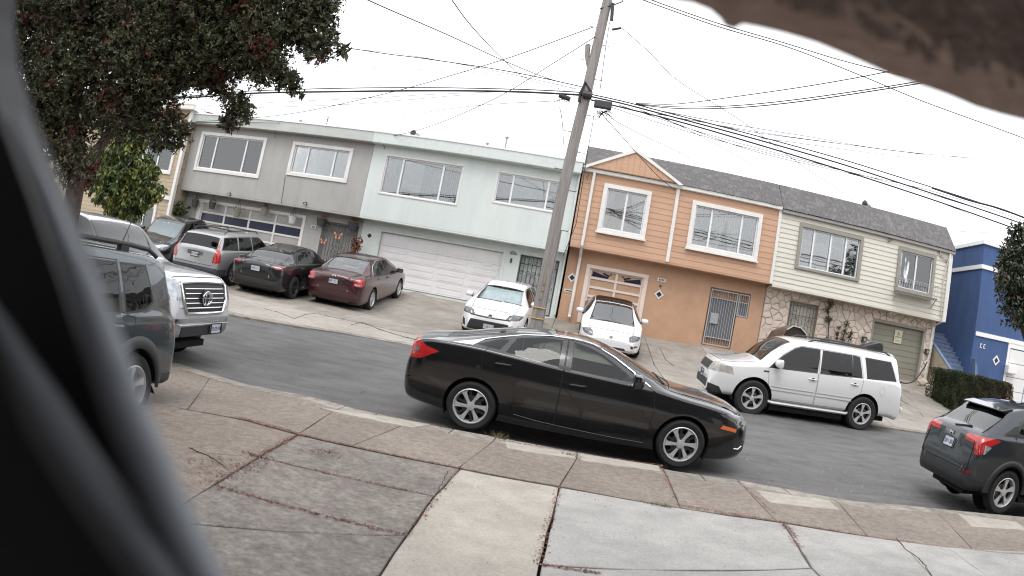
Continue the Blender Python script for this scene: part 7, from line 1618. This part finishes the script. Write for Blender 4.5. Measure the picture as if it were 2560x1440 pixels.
MB().tube([tuple(Vector((polex(z)+.15, PY-.02, z))) for z in (.3, 1.2, 2.4, 3.4)], .022, 6).build('conduit', mat('grey_conduit', (.30, .29, .28), .5, metal=.3), pole)
def crom(P, n=8):
    P = [P[0]*2-P[1]]+P+[P[-1]*2-P[-2]]; out = []
    for i in range(1, len(P)-2):
        for k in range(n):
            t = k/n; a, b, c, d = P[i-1:i+3]; out.append(.5*((2*b)+(c-a)*t+(2*a-5*b+4*c-d)*t*t+(3*b-a-3*c+d)*t**3))
    out.append(P[-2]); return out
def wire(pts, r, label, m=None):
    P = [at(*p) for p in pts]; o = MB().tube(crom(P), r, 5).build('overhead_wire', m or M_cable, smooth='all')
    o['_n'] = 1; del o['_n']; return tag(o, label, 'wire', 'overhead wires')
Y = PY-.1
wire([(-300, 300, Y), (300, 248, Y), (640, 227, Y), (900, 220, Y), (1200, 221, Y), (1340, 225, Y), (1452, 231, Y)], .016, 'upper strand of the thick pair running left from the pole through the tree')
wire([(-300, 308, Y), (300, 252, Y), (640, 233, Y), (900, 228.5, Y), (1250, 228.5, Y), (1350, 232, Y), (1455, 238, Y)], .028, 'lower heavy strand of the pair running left from the pole')
wire([(400, 60, Y), (870, 120, Y), (1050, 145, Y), (1280, 180, Y), (1450, 216, Y)], .014, 'single wire leaving the tree crown edge and falling gently to the pole')
wire([(700, -110, 6.5), (915, -2, 8), (1130, 92, 10.5), (1260, 152, 12.4), (1370, 196, 14.5), (1455, 217, Y)], .010, 'wire dropping steeply from the top edge left of centre to the pole')
wire([(1060, -110, 7), (1130, 0, 9), (1190, 78, 11), (1265, 155, 15), (1320, 198, 19), (1400, 222, 24)], .010, 'thin wire crossing down from the top edge above the mint house')
wire([(482, 305, 23.1), (560, 300, 22.4), (700, 288, 21.3), (830, 265, 20.3), (1000, 225, 19), (1150, 182, 17.8), (1300, 135, 16.7), (1485, 67, Y)], .013, 'service wire from the grey house eave climbing to the pole top')
wire([(962, 372, 23.3), (958, 352, 23.2), (975, 342, 23.1), (1030, 329, 22.6), (1110, 303, 21.6), (1250, 240, 19.4), (1380, 160, 17.3), (1488, 92, Y)], .012, 'service wire from the mint house eave curving up to the pole')
wire([(1478, 236, Y), (1560, 254, Y), (1700, 290, Y), (1900, 342, Y), (2100, 397, Y), (2300, 459, Y), (2560, 544, Y), (2750, 612, Y)], .017, 'top strand of the heavy bundle running down to the right from the pole')
wire([(1480, 242, Y), (1560, 260, Y), (1700, 297, Y), (1900, 351, Y), (2100, 409, Y), (2300, 474, Y), (2560, 561, Y), (2750, 630, Y)], .022, 'middle strand of the heavy bundle running down to the right')
wire([(1478, 250, Y), (1560, 270, Y), (1700, 305, Y), (1900, 363, Y), (2100, 424, Y), (2300, 489, Y), (2560, 580, Y), (2750, 650, Y)], .022, 'lowest heavy strand of the bundle running down to the right')
wire([(1528, 268, Y), (1640, 305, Y), (1800, 352, Y), (1960, 392, Y), (2150, 437, Y), (2330, 478, Y), (2560, 552, Y)], .009, 'thin wire hanging just below the heavy bundle at the right')
wire([(1600, 275, Y), (1800, 350, 17), (1950, 395, 18), (2200, 455, 20), (2450, 545, 22)], .010, 'thin faint wire under the bundle towards the cream roof')
wire([(1555, 70, Y), (1625, 132, 16.2), (1700, 205, 17), (1850, 300, 18.6), (2000, 410, 20.7), (2138, 503, 24)], .010, 'wire from the pole top down to the cream house roof')
wire([(1560, -20, 11), (1640, 12, 11), (1800, 68, 11), (1970, 118, 11), (2150, 188, 11), (2330, 262, 11), (2560, 346, 11), (2700, 400, 11)], .011, 'long wire passing under the brown eave to the right edge')
wire([(1560, -30, 11), (1650, 8, 11), (1800, 60, 11), (1960, 107, 11), (2100, 150, 11), (2250, 188, 11), (2380, 215, 11), (2500, 235, 11)], .011, 'upper companion wire that rises behind the brown eave')
wire([(1590, 262, Y), (1690, 271, 14.5), (1800, 271, 13.5), (1930, 262, 12.5), (2100, 240, 11.5), (2330, 203, 10.3), (2500, 165, 9.5)], .013, 'darker of two near-level wires curving up to the brown eave')
wire([(1590, 260, Y), (1690, 267, 14.5), (1800, 266, 13.5), (1930, 256, 12.5), (2100, 234, 11.5), (2310, 201, 10.3), (2500, 160, 9.5)], .012, 'thinner of two near-level wires curving up to the brown eave')
wire([(1590, 258, Y), (1690, 260, 14.5), (1850, 240, 13), (2040, 212, 11.8), (2240, 175, 10.7), (2500, 120, 9.5)], .011, 'highest thin wire curving up from the pole to the brown eave')
wire([(1640, 275, Y), (1800, 305, 18), (2000, 338, 21), (2250, 378, 26), (2560, 411, 32)], .012, 'faint distant wire in the sky at right, upper one')
wire([(1700, 290, 18), (1900, 333, 21), (2200, 372, 26), (2560, 426, 32)], .012, 'faint distant wire in the sky at right, middle one')
wire([(1900, 345, 20), (2100, 372, 24), (2300, 398, 28), (2560, 432, 33)], .012, 'faint distant wire in the sky at right, lower one')
wire([(1528, 296, Y), (1600, 335, 17), (1700, 382, 19.5), (1765, 420, 24)], .009, 'short thin wire from the splice box to the orange roof')
wire([(1650, 290, Y), (1760, 345, 18), (1860, 400, 21), (1935, 455, 24)], .009, 'short thin wire falling behind the orange roof')
wire([(1500, 280, Y), (1545, 330, 18.5), (1600, 392, 22), (1645, 440, 23), (1688, 476, 23.2)], .012, 'wire coming down across the orange gable')
wire([(2380, 577, 24), (2460, 581, 27), (2560, 578, 30)], .012, 'thin wire over the blue house roof')
wire([(1399, 266, PY), (1405, 300, PY+.3), (1408, 340, 20), (1411, 392, 23)], .010, 'thin drop wire left of the pole to the mint eave')
wire([(500, 150, 24), (870, 168, 24), (1060, 174, 24), (1270, 188, 24)], .010, 'faint distant wire above the mint house')
wire([(350, 275, 24), (640, 258, 24), (900, 246, 24), (1080, 236, 24), (1250, 230, 24)], .012, 'upper of two faint wires above the grey house roof')
wire([(350, 282, 24), (640, 269, 24), (850, 262, 24), (1000, 251, 24), (1150, 238, 24)], .012, 'lower of two faint wires above the grey house roof')
wire([(480, 306, 23), (600, 306, 23), (700, 308, 22.9)], .010, 'slack cable lying along the grey fascia')
wire([(850, 306, 24), (1000, 290, 22), (1180, 265, 19), (1400, 252, Y)], .009, 'very faint wire from the pole to behind the grey roof')
wire([(1640, 285, Y), (1850, 322, 19), (2050, 352, 23), (2300, 384, 28), (2560, 405, 33)], .010, 'faint distant wire in the sky at right, lowest hanging of four')
wire([(1545, 262, Y), (1750, 330, 16.5), (1950, 385, 17.5), (2200, 450, 19), (2560, 560, 21)], .010, 'thin companion wire crossing the heavy bundle at the right')
wire([(2330, 470, Y), (2420, 500, Y), (2500, 522, Y), (2600, 560, Y)], .03, 'short thick splice section on the heavy bundle near the right')
wire([(870, 122, Y+3), (1000, 135, Y+3), (1200, 170, Y+2), (1440, 222, Y)], .009, 'second thin wire beside the one leaving the tree crown')
# ------------------------------------------------------------------ smaller things across the road
gc = world_empty('grill_cover', tuple(at(2170, 900, 20.5)), 'black fabric cover over a low grill in front of the olive garage door', 'cover')
p = at(2170, 872, 20.5); q = [(-.42, -.2), (-.50, .5), (-.36, .16), (.10, .36), (.30, .38), (.40, .22), (.46, -.6), (-.5, -.6)]
gcv = MB(); outl = [(p.x-.45, p.z-.65), (p.x+.47, p.z-.65), (p.x+.45, p.z+.12), (p.x+.36, p.z+.25), (p.x+.20, p.z+.24), (p.x-.30, p.z+.06), (p.x-.44, p.z-.10)]
gcv.prism(outl, 20.15, 20.85, 'y').build('fabric', mat('black_tarpaulin', (.028, .03, .036), .5, var=.2, scale=6, bump=.6, bscale=6), gc, bevel=.06)
MB().tube([(x, 20.14, z) for x, z in outl[2:]], .012, 5).build('piping', mat('grey_piping', (.2, .2, .2), .6), gc)
bc = world_empty('arched_cover', tuple(at(1985, 900, 19.6)), 'brown arched fabric cover with pale piping beside the grey sedan roof', 'cover')
ar = [(1938, 900), (1945, 872), (1955, 845), (1968, 824), (1984, 815), (2002, 820), (2015, 834), (2021, 855), (2022, 900)]
pf_ = [at(x, y, 19.3) for x, y in ar]; pk = [Vector((v.x-.12, 20.6, v.z-.10)) for v in pf_]
mb = MB(); n = len(ar); mid = [(a+b)/2+Vector((0, 0, .04)) for a, b in zip(pf_, pk)]
mb.add(pf_+mid+pk, [(i, i+1, n+i+1, n+i) for i in range(n-1)]+[(n+i, n+i+1, 2*n+i+1, 2*n+i) for i in range(n-1)]+[tuple(range(2*n, 3*n))]); mb.build('fabric', mat('brown_film', (.14, .095, .075), .35, var=.2, scale=4), bc, smooth='all', fix=False)
MB().add([v+Vector((0, .06, -.03)) for v in pf_], [tuple(range(n))]).build('front_panel', mat('dark_brown_film', (.06, .045, .04), .3, var=.3, scale=4), bc, fix=False)
MB().tube(pf_[3:], .018, 6).build('piping', mat('pale_piping', (.55, .52, .48), .4), bc, smooth=True)
hs = MB().tube(crom([at(2240, 950, 22.2), at(2262, 958, 21.6), at(2285, 952, 21.8), at(2305, 928, 22.8), at(2318, 905, 23.7)]), .025, 6).build('garden_hose', M_cable, smooth=True); tag(hs, 'black hose looping from the ground to the wall beside the olive garage door', 'hose')
for i, (px, py, s_) in enumerate([(2306, 962, .22), (2320, 972, .16), (2298, 955, .14)]):
    p = hit(px, py, zfar, 15); bm = bmesh.new(); bmesh.ops.create_icosphere(bm, subdivisions=2, radius=s_); rr = random.Random(i)
    for v in bm.verts: v.co *= 1+.22*math.sin(v.co.x*21+i)*math.cos(v.co.z*17)+rr.uniform(-.05, .05); v.co.z *= .75
    me = bpy.data.meshes.new('rock'); bm.to_mesh(me); bm.free(); me.materials.append(M_stone); o = bpy.data.objects.new('rock', me); C.objects.link(o); o.location = p+Vector((0, 0, s_*.5)); tag(o, ['largest pinkish rock at the hedge foot beside the garage', 'smaller rock against the hedge foot', 'small rock nearest the olive garage door'][i], 'rock', 'rocks at the hedge foot')
# ------------------------------------------------------------------ right in front of the lens
def near(px, py, d): v = ray(px, py); return Vector((0, 0, CAMZ))+v*(d/v.dot(CF))
M_blk = mat('black_housing', (.014, .014, .015), .6, var=.1, scale=8); M_rimsheen = mat('rim_sheen_grey', (.25, .27, .30), .5, var=.12, scale=30)  # rim grey is lightened: the sheen along the edge is put into its colour
D = .12; edge = [(20, -200), (45, -60), (35, 60), (48, 170), (85, 290), (132, 400), (180, 510), (222, 620), (262, 720), (296, 820), (330, 920), (370, 1030), (425, 1150), (475, 1270), (530, 1390), (580, 1490), (650, 1640)]
hb = world_empty('camera_housing', tuple(near(200, 1000, D+.03)), 'blurred black housing with a dark grey rim close to the lens', 'housing')
def platemesh(outl, off, d0, d1):
    """solid plate facing the lens: outl are outline points seen at distance d0, off extra points in metres right/up of the axis"""
    b = [near(x, y, d1) for x, y in outl]+[Vector((0, 0, CAMZ))+CF*d1+CR*u+CU*v for u, v in off]; a = [p-CF*(d1-d0) for p in b]; n = len(a)
    tri = tessellate_polygon([[Vector((p.dot(CR), p.dot(CU), 0)) for p in a]])
    return MB().add(a+b, [tuple(t) for t in tri]+[tuple(i+n for i in reversed(t)) for t in tri]+[(i, (i+1) % n, (i+1) % n+n, i+n) for i in range(n)])
platemesh(edge, [(-.17, -.14), (-.24, 0), (-.17, .12)], D+.010, D+.030).build('back_shell', M_blk, hb)
rp = [near(x-52, y+8, D+.006) for x, y in edge[4:]]; k = len(rp)
MB().tube(crom(rp, 4), [.0014+(.0042)*min(1, i/24) for i in range((k-1)*4+1)], 14).build('rim', M_rimsheen, hb, smooth=True)
rp = [near(x, y, D) for x, y in [(-30, 760), (20, 860), (75, 970), (140, 1085), (215, 1200), (300, 1320), (390, 1440), (480, 1580)]]
MB().tube(crom(rp, 4), [.002+.0048*min(1, i/10) for i in range(len(crom(rp, 4)))], 14).build('inner_ridge', mat('ridge_sheen_grey', (.12, .128, .14), .6, var=.15, scale=30), hb, smooth=True)  # second pale band, the same sheen put into a darker grey
M_eave = mat('rough_brown_eave', (.60, .47, .41), .95, col2=(.46, .35, .30), scale=34, bump=.8, bscale=60, streak=(1, 1, 1))
ev = world_empty('eave_edge', tuple(near(2200, 0, .24)), 'blurred rough brown eave hanging over the view at the upper right', 'eave')
eo = [(1540, -30), (1590, -4), (1660, -2), (1730, 8), (1775, 26), (1800, 48), (1812, 66), (1835, 74), (1858, 62), (1900, 70), (1960, 84), (2040, 108), (2130, 145), (2230, 190), (2300, 214), (2370, 238), (2440, 268), (2500, 286), (2580, 306), (2640, 328)]
e = platemesh(eo, [(.42, .04), (.42, .30), (.05, .30)], .24, .30).build('eave_board', M_eave, ev)
mb = MB(); rr = random.Random(8)
for _ in range(420):
    x, y = rr.uniform(1560, 2620), rr.uniform(-60, 330)
    if y > lerp(eo, x)-14: continue
    c = near(x, y-60, .2395); a = CR*rr.uniform(.003, .009); b = CU*rr.uniform(.002, .004); d = CF*-rr.uniform(.001, .003)
    mb.add([c-a-b, c+a-b*.6, c+a*.8+b, c-a*.9+b, c+d], [(0, 1, 4), (1, 2, 4), (2, 3, 4), (3, 0, 4)])
mb.build('rough_texture', M_eave, ev, kind='stuff', fix=False)

# ------------------------------------------------------------------ added terrace on the camera's own side, unseen, for the cars to mirror
M_home = mat('brown_home_stucco', (.10, .095, .095), .9, var=.15, scale=2, bump=.4, bscale=30)
nh = world_empty('added_house', (0, -1.0, 0), 'brown stucco terrace house directly behind the camera, outside the picture', 'house')
MB().box(-13, 13, -9, -.9, -.3, 6.4).build('wall', M_home, nh)
MB().box(-13.3, 13.3, -9.3, -.3, 6.4, 6.65).build('roof', M_grei, nh)
for x in (-9.5, -3.6, 3.2, 9.2):
    w_ = MB().box(x-1.1, x+1.1, -.93, -.86, 3.9, 5.4).build('window', M_white, nh); MB().box(x-1, x+1, -.865, -.85, 4.0, 5.3).build('pane', M_gldd, w_)
for x in (-8.2, 7.6): MB().box(x-1.3, x+1.3, -.93, -.86, -.05, 2.3).build('garage_door', M_gdoor, nh)
for x0, x1, m_, lb in ((-30, -13.4, M_mint, 'pale terrace house left of the camera, outside the picture'), (13.4, 30, M_beige, 'beige terrace house right of the camera, outside the picture')):
    n2 = world_empty('added_house', ((x0+x1)/2, -1, 0), lb, 'house'); MB().box(x0, x1, -9, -.6, -.8, 6.2).build('wall', m_, n2); MB().box(x0-.1, x1+.1, -9.2, -.3, 6.2, 6.4).build('roof', M_grei, n2)
